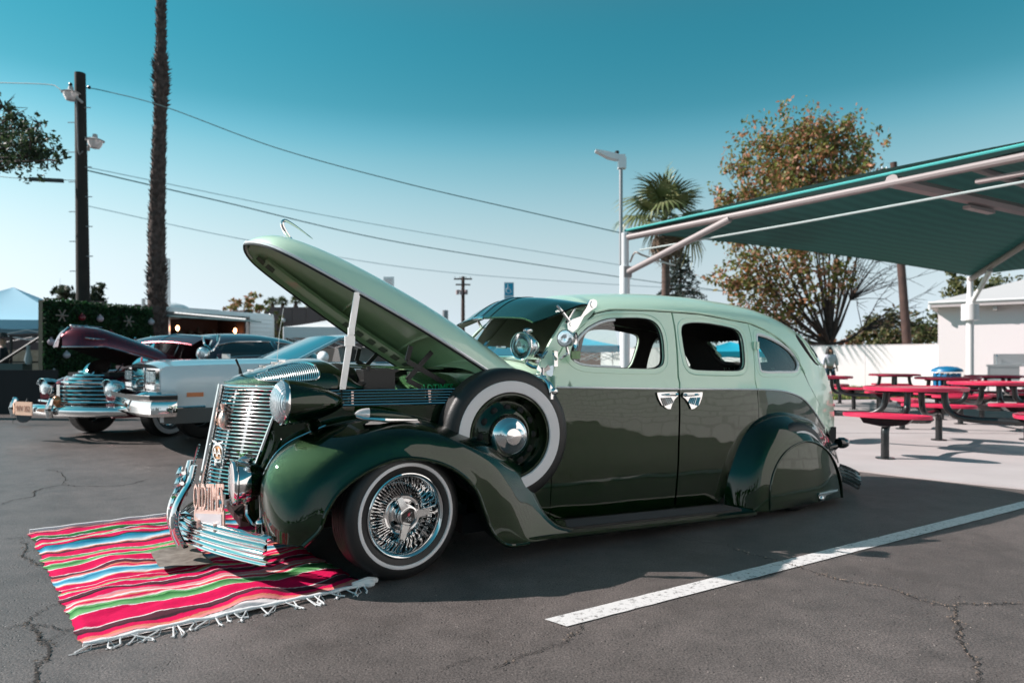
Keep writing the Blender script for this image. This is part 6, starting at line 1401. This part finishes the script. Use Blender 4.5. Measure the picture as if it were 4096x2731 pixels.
# woven rugs on a rack
rk = empty('rug_rack', 'teal rack with patterned textiles behind the silver coupe windshield', 'rack', (W3(1155,1444,17).x,17,0))
RG = mat('rug_pattern', (.05,.22,.20), .9, var=(.22,.06,.05), vscale=9)
for x in (-.28,.2): b = MB(); b.box((x,0,1.25),(.42,.03,.55)); b.o('rug', RG, rk)
for x in (-.52,.0,.46): b = MB(); b.box((x,-.02,.8),(.035,.035,1.5)); b.o('upright', mat('rack_teal', (.03,.22,.2), .6) if x < -.1 else bpy.data.materials['rack_teal'], rk)
b = MB(); b.box((0,0,1.0),(8,.1,2.0)); b.o('pale_wall', mat('peach_wall', (.50,.34,.28), .9), label='pale peach wall low behind the trailer end and textile rack', cat='wall').location = (W3(1230,1444,23).x,23,-.55)
# ================================================================ poles and wires
WOOD = mat('dark_wood_pole', (.018,.014,.012), .85, var=(.03,.022,.018), vscale=4, bump=.2, bscale=20); WOOD2 = mat('brown_wood_pole', (.06,.035,.03), .85, var=(.09,.05,.04), vscale=3)
up = empty('utility_pole', 'thick dark wooden pole with two globe lamps rising behind the hedge panel', 'pole', (W3(338,1444,16.6).x,16.6,0))
dz = 1150/2731*16.6+CH; lean = W3(320,292,16.6).x-W3(338,1444,16.6).x
b = MB(); b.cyl((0,0,0),(lean,0,dz),.165,.120,14); b.o('pole_shaft', WOOD, up)
def onp(px, py, Y=16.4): v = W3(px,py,Y); return v-Vector(up.location)
for (px,py) in ((283,372),(380,563)):
    p = onp(px,py); b = MB(); b.lathe([(.0,.17),(.05,.15),(.06,.07),(.17,.02),(.21,.0),(.20,-.015),(.0,-.015)], p, n=20); h_ = b.o('lamp_hood', mat('lamp_grey', (.42,.40,.39), .5) if px < 300 else bpy.data.materials['lamp_grey'], up)
    b = MB(); b.lathe([(.17,-.015),(.15,-.10),(.10,-.18),(.0,-.19)], p, n=20); b.o('lamp_glass', LENSP, h_)
    b = MB(); s_ = 1 if px < 300 else -1; b.tube([p+Vector((0,0,-.02)), p+Vector((s_*.15,0,-.12)), p+Vector((s_*.22,.1,-.2))], .035, 6); b.o('lamp_arm', bpy.data.materials['lamp_grey'], h_)
b = MB()
b.tube([onp(305,375), onp(312,600)], .018, 6); b.tube([onp(312,600), onp(318,618), onp(332,605)], .018, 6); b.o('conduit', mat('conduit_grey', (.14,.13,.13), .5), up)
for k in range(6):
    for s in (-1, 1): b = MB(); z = 3.2+.72*k+(.36 if s > 0 else 0); b.cyl((lean*z/dz+s*.12,-.05,z),(lean*z/dz+s*.28,-.05,z),.012); b.o('climbing_peg', STEEL, up)
for (px,py) in ((282,338),(356,350)): b = MB(); b.ball(onp(px,py), .045, 8); b.o('insulator', BLACK, up)
WIRE = mat('wire', (.045,.12,.13), .6); WIREL = mat('wire_pale', (.30,.45,.48), .6)
def wire(pts, r, label, m=WIRE): b = MB(); b.tube(cr([W3(*p) for p in pts], 10), r*.68, 5); return b.o('overhead_wire', m, label=label, cat='wire')
wire([(345,352,16.6),(420,365,16.5),(660,428,16.2),(1100,590,15.6),(1600,728,15),(2100,845,14.5),(2485,932,14.1)], .016, 'dark overhead wire running from the lamp pole down to the near canopy column')
wire([(-60,330,18),(180,338,17),(232,352,16.7),(262,388,16.5)], .018, 'short dark wire entering from the left edge to the upper pole lamp')
wire([(340,680,20),(880,805,24),(1600,970,30),(2480,1108,36),(2900,1165,40)], .030, 'longest middle overhead wire crossing above the raised mint hood')
wire([(340,668,26),(1400,880,34),(2480,1060,42)], .022, 'faint overhead wire just above the middle wire', WIREL)
wire([(340,822,30),(1000,962,36),(1800,1090,42),(2900,1165,50)], .024, 'faint lowest overhead wire passing behind the raised hood tip', WIREL)
wire([(-60,698,16.8),(60,712,16.6),(310,722,16.5)], .014, 'cable from the left edge carrying a black splice box')
wire([(3560,690,30),(3750,655,24),(4200,600,16)], .014, 'faint wire over the top edge of the teal canopy', WIREL)
wire([(3580,705,30),(3800,670,24),(4200,625,16)], .012, 'second faint wire over the teal canopy, just below the other', WIREL)
b = MB(); b.box((0,0,0),(.80,.07,.085)); o = b.o('splice_box', BLACK, label='long black splice box hanging on the cable left of the lamp pole', cat='box'); o.location = W3(186,720,16.5); o.rotation_euler = (0,R(3),0)
sp_ = empty('utility_pole', 'distant utility pole with two crossarms and transformers above the raised hood', 'pole', (W3(1852,1444,46).x,46,0))
b = MB(); b.cyl((0,0,0),(0,0,6.72),.15,.11,8); b.o('pole_shaft', WOOD2, sp_)
for z, w_ in ((6.55,1.22),(6.17,.98),(5.75,.62)): b = MB(); b.box((0,0,z),(w_,.1,.09)); b.o('crossarm', WOOD2, sp_)
for x in (-.36,-.1,.22): b = MB(); b.cyl((x,-.1,5.5),(x,-.1,5.8),.11); b.o('transformer', mat('transformer_grey', (.35,.25,.25), .6) if x < -.3 else bpy.data.materials['transformer_grey'], sp_)
for x in (-.55,-.22,.2,.5): b = MB(); b.cyl((x,0,6.6),(x,0,6.72),.04); b.o('insulator', ST, sp_)
sp2 = empty('utility_pole', 'leaning brown utility pole with one crossarm standing behind the white wall and canopy', 'pole', (W3(3640,1444,31).x,31,0))
lx = W3(3574,650,31); rl = lx-Vector((W3(3640,1444,31).x,31,0))
b = MB(); b.cyl((0,0,0),rl,.20,.14,12); b.o('pole_shaft', WOOD2, sp2)
b = MB(); b.box(rl+Vector((.05,0,-.45)),(1.35,.12,.11), Matrix.Rotation(R(8),3,'Y')); b.o('crossarm', WOOD2, sp2)
for x in (-.55,-.35,.3,.6): b = MB(); b.ball(rl+Vector((x+.05,0,-.30-x*.1)),(.05,.05,.07),8); b.o('insulator', ST, sp2)
b = MB(); b.cyl((0,0,0),(0,0,5.3),.12,.10,8); b.o('utility_pole', WOOD2, label='short reddish pole at the far right behind the white building roof', cat='pole').location = (W3(4026,1444,44).x,44,0)
b = MB(); b.cyl((0,0,0),(0,0,3.25),.13,None,10); b.o('steel_flue', mat('flue_grey', (.25,.26,.28), .5, .4), label='short grey flue pipe above the hood, left of the disabled parking sign', cat='pipe').location = (W3(1781,1444,30).x,30,0)
fl = empty('flood_light', 'small distant double flood light on a curved pole between the far pole and parking sign', 'light', (W3(1960,1444,40).x,40,0)); b = MB(); b.tube([(0,0,0),(0,0,3.5),(-.05,0,4.0)], .03, 6); b.o('pole_shaft', STEEL, fl)
for d in (0,.12): b = MB(); b.box((.05+d,0,4.05+d*1.2),(.22,.1,.07), Matrix.Rotation(R(-25),3,'Y')); b.o('lamp_head', mat('flood_grey', (.4,.38,.38), .5) if d == 0 else bpy.data.materials['flood_grey'], fl)
# signs
SB = mat('sign_blue', (.0,.36,.58), .4); SW = mat('sign_white', (.8,.8,.8), .4)
sg = empty('parking_sign', 'blue and white disabled parking sign above the sedan visor', 'sign', (W3(2036,1444,20).x,20,0), R(3)); b = MB(); b.cyl((0,.03,0),(0,.03,3.3),.03); b.o('post', STEEL, sg)
zt0 = CH+(1444-1129)/2731*20
b = MB(); b.box((0,0,zt0-.42),(.285,.012,.84)); pl_ = b.o('sign_plate', SW, sg); b = MB(); b.box((0,-.009,zt0-.205),(.245,.006,.355)); b.box((0,-.009,zt0-.66),(.245,.006,.28)); b.o('blue_field', SB, pl_)
b = MB(); z_ = zt0; b.ball((-.035,-.016,z_-.075),(.020,.006,.020),8); b.tube([(-.035,-.016,z_-.10),(-.03,-.016,z_-.20),(.03,-.016,z_-.20),(.06,-.016,z_-.29),(.085,-.016,z_-.285)], .013, 6); b.tube([(-.03,-.016,z_-.14),(.02,-.016,z_-.14)], .010, 6)
b.tube([(-.01+.075*math.cos(R(q)),-.016,z_-.24+.08*math.sin(R(q))) for q in range(120,340,20)], .011, 6); b.o('wheelchair_symbol', SW, pl_)
t = text_mb('PARKING', .088, .002, .60); t.xf(frame((0,-.014,z_-.475),(1,0,0),(0,0,1),(0,-1,0))); t.o('sign_lettering', SB, pl_, smooth=False)
t = text_mb('ONLY', .11, .002, .60); t.xf(frame((0,-.016,z_-.63),(1,0,0),(0,0,1),(0,-1,0))); t.o('sign_lettering', SW, pl_, smooth=False)
sg2 = empty('notice_sign', 'white notice sign with fine print sticking up above the raised mint hood', 'sign', (W3(1555,1444,20).x,20,0)); b = MB(); b.box((0,0,CH+(1444-1145)/2731*20),(.31,.012,.56)); p_ = b.o('sign_plate', SW, sg2); b = MB(); b.cyl((0,.03,0),(0,.03,3),.03); b.o('post', STEEL, sg2)
b = MB(); 
for k in range(9): b.box((0,-.008,CH+(1444-1145)/2731*20+.2-.05*k),(.22-.03*(k%3),.003,.016))
b.o('fine_print', mat('print_pink', (.5,.36,.36), .6), p_, kind='stuff')
# ================================================================ trees
BARK = mat('bark', (.045,.032,.028), .9, var=(.08,.055,.045), vscale=5, bump=.5, bscale=12)
def blobpts(c, r, n, sq=.8): 
    out = []; subs = [Vector((rnd.gauss(0,.55)*r, rnd.gauss(0,.55)*r, rnd.gauss(0,.55)*r*sq)) for _ in range(max(3,int(n/22)))]
    for _ in range(n):
        s = rnd.choice(subs); out.append(c+s+Vector((rnd.gauss(0,1),rnd.gauss(0,1),rnd.gauss(0,1)))*r*.17)
    return out
def tree(name, base, blobs, Y, pal, label, leaf=.12, trunk=.3, fork=None, dens=1, twigs=(), m=LEAF, cat='tree', group=None, depth=.7, bare=()):
    t = empty(name, label, cat, base, group=group); B0 = Vector(base); fork = fork or Vector((0,0,1.6)); br = MB()
    br.tube(cr([Vector((0,0,-.1)), Vector((trunk*.2,0,fork.z*.5)), fork], 4), [trunk*(1.15-.25*i/8) for i in range(9)], 10)
    pts = []
    for (px,py,rp,dn) in blobs:
        Yb = Y+rnd.uniform(-1,1)*depth*3; c = W3(px,py,Yb)-B0; r = rp/2731*Yb; mid = fork.lerp(c,.5)+Vector((rnd.uniform(-.3,.3)*r, rnd.uniform(-.3,.3)*r, -.15*(c-fork).length*.5))
        L_ = cr([fork-Vector((0,0,.1)), mid, c], 5); n = len(L_); br.tube(L_, [trunk*.27*(1-.85*i/(n-1)) for i in range(n)], 6)
        for _ in range(5):
            e = c+Vector((rnd.gauss(0,.6),rnd.gauss(0,.6),rnd.gauss(0,.6)))*r; s0 = L_[rnd.randint(n//2,n-1)]; br.tube([s0,(s0+e)/2+Vector((0,0,-.05)),e], [trunk*.10,trunk*.07,trunk*.02], 4, caps=False)
        pts += blobpts(c, r, int(dn*dens*(rp/100)**2*1050)+14)
    br.o('trunk', BARK, t)
    for (p0, n, spread, up_, ln) in bare:
        tw = MB(); s0 = W3(*p0)-B0
        tw.tube([fork, (fork+s0)/2+Vector((0,0,-.2)), s0], [trunk*.35,trunk*.25,trunk*.15], 6)
        for _ in range(n):
            d = Vector((rnd.uniform(-.15,1)*spread, rnd.uniform(-.3,.3), rnd.uniform(.1,1)*up_)).normalized(); L1 = ln*rnd.uniform(.4,1); m1 = s0+d*L1*.5; e = s0+d*L1+Vector((rnd.uniform(0,.4),0,rnd.uniform(-.3,.1))); tw.tube([s0,m1,e], [.032,.018,.009], 4, caps=False)
            for _ in range(4): a0 = m1.lerp(e, rnd.random()); tw.tube([a0, a0+Vector((rnd.uniform(-.2,.9),rnd.uniform(-.2,.2),rnd.uniform(-.4,.6)))*ln*.25], [.018,.007], 3, caps=False)
        tw.o('bare_branch', BARK, t)
    leafmesh('crown', pts, leaf, pal, t, m); return t
AUT = [(.22,.20,.05),(.17,.18,.045),(.10,.12,.03),(.42,.18,.08),(.20,.24,.05),(.50,.22,.12),(.30,.22,.07),(.13,.15,.035),(.55,.28,.19)]
GRN2 = [(.10,.12,.03),(.14,.13,.035),(.07,.085,.02),(.20,.12,.04),(.05,.06,.015)]
B_ = [(3080,590,110,.9),(3230,550,110,1),(3350,600,110,.9),(3130,700,140,1),(2950,660,60,.8),(2990,790,100,.9),(3250,760,150,1),(3400,700,90,.7),(2910,830,50,.7),(3440,600,60,.7),(3150,850,120,.8),(3310,900,110,.7),
      (3000,1000,90,.7),(2950,1130,90,.8),(3080,1140,110,.9),(3180,1040,100,.6),(3290,1120,90,.5),(3050,1280,90,.9),(3160,1290,90,.8),(3400,1080,60,.3),(3240,1230,70,.5),(2930,1270,60,.8),(3030,1350,60,.8),(3340,1200,50,.3),(3250,510,60,.7),(3500,650,45,.5)]
tree('autumn_tree', gnd(3312,1444+2731*CH/36), B_, 36, AUT, 'big orange and green autumn tree with forking trunk behind the white wall', .125, .30, Vector((.1,0,1.9)), 1.05, bare=[((3400,1200,36),26,1,.9,4.2),((3450,1320,36),18,1,.5,3.5),((3350,1000,36),14,1,.8,4)])
PINE = [(.09,.11,.035),(.13,.14,.045),(.05,.07,.02),(.19,.17,.07)]
tree('cypress_tree', (W3(3850,1444,42).x,42,0), [(3810,1290,60,2.2),(3850,1190,55,2.2),(3780,1380,55,2.2),(3860,1350,70,2.2),(3830,1130,35,2),(3900,1180,60,2.2),(3960,1160,55,2),(3760,1330,40,2),(3810,1410,60,2)], 42, PINE, 'bushy green conifer standing left of the white building', .13, .25, Vector((0,0,1)), 1)
tree('round_shrub', (W3(3530,1444,40).x,40,0), [(3450,1350,45,2),(3510,1310,60,2),(3590,1290,60,2),(3560,1360,60,2),(3660,1310,45,2),(3700,1350,40,2),(3480,1380,50,2),(3640,1380,55,2)], 40, PINE+[(.15,.09,.05)], 'wide dull green shrub mass behind the wall on both sides of the leaning pole', .12, .15, Vector((0,0,.6)), 1, cat='shrub')
tree('orange_shrub', (W3(3370,1444,44).x,44,0), [(3350,1385,30,2),(3390,1380,30,2),(3420,1390,25,2)], 44, [(.35,.15,.08),(.25,.12,.06)], 'low orange shrub behind the wall right of the autumn tree trunk', .12, .08, Vector((0,0,.4)), 1, cat='shrub')
tree('orange_shrub', (W3(3080,1444,40).x,40,0), [(3060,1330,30,2),(3100,1370,30,2),(3020,1300,30,2)], 40, AUT, 'small autumn bush just left of the brown slatted shed behind the wall', .12, .08, Vector((0,0,.4)), 1, cat='shrub')
sh = empty('slatted_shed', 'brown slatted shed roof behind the white wall left of the autumn tree', 'shed', (W3(3215,1444,33).x,33,0))
for k in range(16): b = MB(); b.box((-.75+.10*k,0,1.3),(.085,.05,.9)); b.o('slat', mat('shed_slat', (.17,.11,.10), .8) if k == 0 else bpy.data.materials['shed_slat'], sh)
b = MB(); b.box((0,0,1.80),(1.75,.4,.08)); b.o('roof', bpy.data.materials['shed_slat'], sh)
# cedar
cd_ = empty('cedar_tree', 'drooping blue-green cedar beside the fan palm behind the sedan roof', 'tree', (W3(2722,1444,40).x,40,0))
b = MB(); H_ = CH+(1444-985)/2731*40; b.cyl((0,0,0),(0,0,H_),.22,.03,8); b.o('trunk', BARK, cd_)
pts = []; br = MB()
for k in range(26):
    z = 2.6+(H_-2.7)*(k/26)**.9; ln = 2.6*(1-k/29)*rnd.uniform(.75,1.1); 
    for s in range(4):
        a_ = rnd.uniform(0,6.28); e = Vector((math.cos(a_)*ln, math.sin(a_)*ln, z-.35*ln*.6)); s0 = Vector((0,0,z)); mid = s0.lerp(e,.55)+Vector((0,0,.10*ln)); br.tube([s0,mid,e],[.03,.02,.01],4,caps=False)
        for _ in range(int(40*ln)+8): t_ = rnd.random()**.7; p = (s0.lerp(mid,t_*2) if t_ < .5 else mid.lerp(e,t_*2-1)); pts.append(p+Vector((rnd.gauss(0,.10),rnd.gauss(0,.10),-abs(rnd.gauss(0,.16)))))
br.o('branches', BARK, cd_); leafmesh('crown', pts, .085, [(.03,.055,.045),(.045,.075,.06),(.02,.035,.025),(.07,.07,.05)], cd_, LEAF)
# fan palms
def frond_mesh(L=1.0, fan=.95, n=26, droop=.5):
    b = MB(); b.tube([(0,0,0),(L*.35,0,.06),(L*.7,0,.02)], [.022,.016,.012], 5)
    hub = Vector((L*.68,0,.02))
    for k in range(n):
        a_ = R(-115+230*k/(n-1)); ln = fan*(1-.25*abs(a_)/2)*rnd.uniform(.85,1.05); d = Vector((math.cos(a_),math.sin(a_),0)); w = Vector((-d.y,d.x,0))*.035
        m1 = hub+d*ln*.5+Vector((0,0,.03)); e = hub+d*ln*.85+Vector((0,0,-droop*ln*.35)); e2 = hub+d*ln+Vector((0,0,-droop*ln*.75)); i = len(b.V); b.V += [hub, m1-w, m1+w, e-w*.6, e+w*.6, e2]; b.F += [(i,i+1,i+2),(i+1,i+3,i+4,i+2),(i+3,i+5,i+4)]
    return b
PALMG = mat('palm_green', (.09,.13,.035), .45, var=(.19,.19,.09), vscale=3); PALMD = mat('palm_dry', (.17,.11,.065), .8, var=(.10,.06,.04), vscale=4)
def palm(base, H, s, label, n=44, ring_=True, group=None, tr_=.17, dry=16, tm=None):
    p = empty('fan_palm', label, 'palm', base, group=group); b = MB(); N = int(H/.10) if ring_ else 10
    b.tube([(0,0,H*i/N) for i in range(N+1)], [tr_*(1.15-.25*i/N)*(1.0+(.10*(i%2))) for i in range(N+1)], 10); b.o('trunk', tm or mat('palm_bark', (.13,.08,.065), .9, var=(.07,.045,.035), vscale=7, bump=.6, bscale=9) if 'palm_bark' not in bpy.data.materials else bpy.data.materials['palm_bark'], p)
    proto = [frond_mesh(1.0,.95,24,d).o('frond', PALMG, p, smooth=False) for d in (.3,.8)]; pd = frond_mesh(.9,.8,16,1.2).o('dry_frond', PALMD, p, smooth=False)
    for k in range(n):
        o = proto[k%2] if k < 2 else proto[k%2].copy()
        if k >= 2: S.collection.objects.link(o)
        u = k/n; el = R(80-110*u+rnd.uniform(-12,12)); a_ = k*2.39996+rnd.uniform(-.2,.2); o.rotation_euler = (rnd.uniform(-.4,.4), -el, a_); o.location = (0,0,H); sc = s*rnd.uniform(.85,1.1); o.scale = (sc,sc,sc)
    for k in range(dry):
        o = pd if k == 0 else pd.copy()
        if k: S.collection.objects.link(o)
        o.rotation_euler = (rnd.uniform(-.3,.3), R(rnd.uniform(45,80)), k*2.39996); o.location = (0,0,H-.15-.25*rnd.random()); o.scale = (s*.8,)*3
    return p
pb = W3(2672,1444,30); pt = W3(2650,880,30)
palm((pb.x-.1,30,0), pt.z, 1.5, 'green fan palm with drooping dry fronds rising behind the near canopy column', 22, dry=9)
for (px, py, Y, s_, lb) in ((1090,1205,55,.36,'leftmost of the four small distant fan palms above the trailer'),(1130,1205,55,.38,'second from left of the small distant fan palms above the trailer'),(1183,1200,54,.38,'third from left of the small distant fan palms, taller shaggy one by the hood'),(1245,1215,52,.40,'small distant fan palm partly hidden by the raised hood edge')):
    w_ = W3(px,py,Y); palm((w_.x,Y,0), w_.z-.1, s_, lb, 22, False, 'small distant fan palms', .14, 16)
# tall palm trunk, crown out of frame
tp = empty('tall_palm', 'very tall shaggy palm trunk running up out of the top of the picture', 'palm', (W3(618,1444,17.2).x,17.2,0))
def tpx(z): return (W3(646,0,17.2).x-W3(618,1444,17.2).x)*(z/10.1)
N = 150; Zs = [13.5*i/N for i in range(N+1)]; rr_ = [(.255-.006*z if z < 4.5 else .215-.020*max(0,z-4.5) if z < 8.2 else .16) for z in Zs]
rr_ = [r*(1+.28*math.exp(-((z-8.0)/.5)**2))-(.035 if z > 8.8 else 0) for r, z in zip(rr_, Zs)]
b = MB(); b.tube([(tpx(z)+.02*math.sin(z),0,z) for z in Zs], [r*.84*(1+.05*math.sin(i*2.1)) for i, r in enumerate(rr_)], 12); PBK = mat('palm_trunk_bark', (.05,.032,.028), .95, var=(.12,.085,.075), vscale=9, bump=.8, bscale=14); b.o('trunk', PBK, tp)
V = []; F = []
for i in range(2600):
    z = rnd.uniform(1.5,13.3); a_ = rnd.uniform(0,6.28); r = rr_[min(N,int(z/13.5*N))]; d = Vector((math.cos(a_),math.sin(a_),0)); w = Vector((-d.y,d.x,0))*rnd.uniform(.02,.05); c = Vector((tpx(z)+.02*math.sin(z),0,z))+d*r*.80; o_ = rnd.uniform(.03,.085)*(1.5 if z < 3.5 or 7.4 < z < 8.6 else .8); k = len(V); V += [c-w, c+w, c+d*o_+Vector((0,0,rnd.uniform(.04,.13))), c-Vector((0,0,.05))]; F += [(k,k+1,k+2),(k,k+2,k+3),(k+1,k+3,k+2)]
mk('frond_stubs', V, F, PBK, tp, smooth=False, kind='stuff')
palm_top = MB()
for k in range(26): f_ = frond_mesh(1.4,1.2,14,.8); f_.xf(Matrix.Translation((tpx(13.5),0,13.5)) @ Matrix.Rotation(k*2.4,4,'Z') @ Matrix.Rotation(R(-60+100*k/26),4,'Y')); palm_top.add(f_.V, f_.F)
palm_top.o('crown', PALMG, tp, smooth=False)
# left tree reaching into the frame
LT = [(30,520,70,1.1),(60,580,70,1.2),(140,560,60,1.0),(20,640,60,1.2),(120,620,65,1.1),(190,640,45,.9),(230,640,30,.6),(60,460,40,.6),(10,430,50,.7),(160,500,30,.4),(215,600,35,.6)]
lt = empty('broadleaf_tree', 'dark green leafy tree branch reaching in from the left edge below the wires', 'tree', (-12.2,12.4,0)); br = MB(); br.tube(cr([(0,0,0),(.1,0,2),(.5,0,3.6)],4), .22, 8)
pts = []
for (px,py,rp,dn) in LT:
    c = W3(px,py,12.4+rnd.uniform(-.8,.8))-Vector(lt.location); r = rp/2731*12.4; br.tube(cr([(.5,0,3.5), Vector((1.6,0,4.5)), c],5), [.09,.08,.07,.06,.05,.04,.035,.03,.02,.015,.01], 6)
    for _ in range(9): e = c+Vector((rnd.gauss(0,1),rnd.gauss(0,1),rnd.gauss(0,.8)))*r*.8; br.tube([c,e],[.012,.004],4,caps=False)
    pts += blobpts(c, r, int(dn*(rp/60)**2*430))
br.o('trunk', BARK, lt); leafmesh('crown', pts, .038, [(.03,.055,.025),(.045,.075,.03),(.06,.09,.035),(.02,.035,.018)], lt, LEAF)
# trees behind the hedge and trailer
DK = [(.02,.035,.018),(.035,.05,.025),(.05,.06,.03)]
tree('dark_tree', (W3(262,1444,40).x,40,0), [(262,1170,38,2),(240,1150,25,2),(280,1200,30,2)], 40, DK, 'dark tree top behind the tent, left of the lamp pole', .12, .2, Vector((0,0,1.5)), 1)
tree('dark_tree', (W3(385,1444,40).x,40,0), [(385,1160,28,2.4),(390,1195,34,2.4),(370,1200,25,2),(383,1230,34,2)], 40, DK, 'dark conical tree top just right of the lamp pole', .12, .2, Vector((0,0,1.5)), 1)
tree('autumn_shrub_tree', (W3(990,1444,40).x,40,0), [(945,1215,35,1.3),(985,1195,30,1.2),(1030,1225,38,1.3),(1080,1240,30,1.2),(925,1240,28,1.2),(1020,1180,14,.7),(1000,1240,30,1.4)], 40, AUT, 'thin autumn tree top showing above the trailer roof', .12, .15, Vector((0,0,1.5)), 1)
tree('autumn_shrub_tree', (W3(1120,1444,22).x,22,0), [(1115,1290,25,1.5),(1135,1330,28,1.5),(1115,1370,28,1.6),(1105,1250,20,1)], 22, GRN2+[(.05,.10,.02),(.07,.12,.03)], 'small leafy tree between the trailer end and the brown building', .055, .07, Vector((0,0,1.0)), 1.3)
tree('ivy_hedge', (W3(2480,1444,38).x,38,0), [(2450,1420,28,2.2),(2460,1450,28,2.2),(2500,1440,14,1),(2585,1440,12,.8)], 38, [(.05,.10,.02),(.08,.12,.03)], 'green vine on the peach wall seen through the sedan front window', .08, .06, Vector((0,0,.3)), 1, cat='vine')
b = MB(); b.box((0,0,1.0),(5.6,.2,2.0)); b.o('peach_house_wall', mat('peach_brick', (.50,.24,.17), .85, var=(.42,.20,.15), vscale=5), label='salmon coloured wall seen through the sedan front windows', cat='wall').location = (W3(2420,1444,40).x,40,-.25)
# low tree line far away
HZ = MB()
far_ = []
for k in range(240):
    x = rnd.uniform(-140,140); Y = rnd.uniform(150,190); far_ += blobpts(Vector((x,Y,rnd.uniform(1,3))), rnd.uniform(1.5,3.2), 24)
leafmesh('distant_treeline', far_, .8, [(.04,.06,.03),(.07,.08,.04),(.10,.09,.06)], None, LEAF, kind='stuff')
# ================================================================ behind and beside the camera (mirrored in the paintwork)
blk = mat('block_wall', (.78,.74,.72), .85); n_ = blk.node_tree; bt = n_.nodes.new('ShaderNodeTexBrick'); bt.inputs['Scale'].default_value = 1.0; bt.inputs['Brick Width'].default_value = .4; bt.inputs['Row Height'].default_value = .2; bt.inputs['Mortar Size'].default_value = .02; bt.inputs['Color1'].default_value = (.78,.74,.72,1); bt.inputs['Color2'].default_value = (.75,.71,.69,1); bt.inputs['Mortar'].default_value = (.62,.58,.56,1)
tcc = n_.nodes.new('ShaderNodeTexCoord'); mpp = n_.nodes.new('ShaderNodeMapping'); mpp.inputs['Rotation'].default_value = (R(90),0,0); n_.links.new(tcc.outputs['Object'], mpp.inputs[0]); n_.links.new(mpp.outputs[0], bt.inputs[0]); n_.links.new(bt.outputs[0], n_.nodes['Principled BSDF'].inputs['Base Color'])
o = MB().box((0,0,2.9),(36,.3,5.8)).o('block_building', blk, label='pale concrete block building to the right of the camera, mirrored in the sedan doors', cat='building', smooth=False); o.location = (12.3,-12.2,0); o.rotation_euler = (0,0,R(112))  # unseen wall, made taller, longer and paler to bounce light onto the doors
pts = []
for k in range(60): pts += blobpts(Vector((rnd.uniform(-60,20), rnd.uniform(-60,-45)+0, rnd.uniform(1.5,4))), rnd.uniform(2,3.5), 60)
leafmesh('tree_row_behind_camera', pts, .7, DK, None, LEAF, kind='stuff')
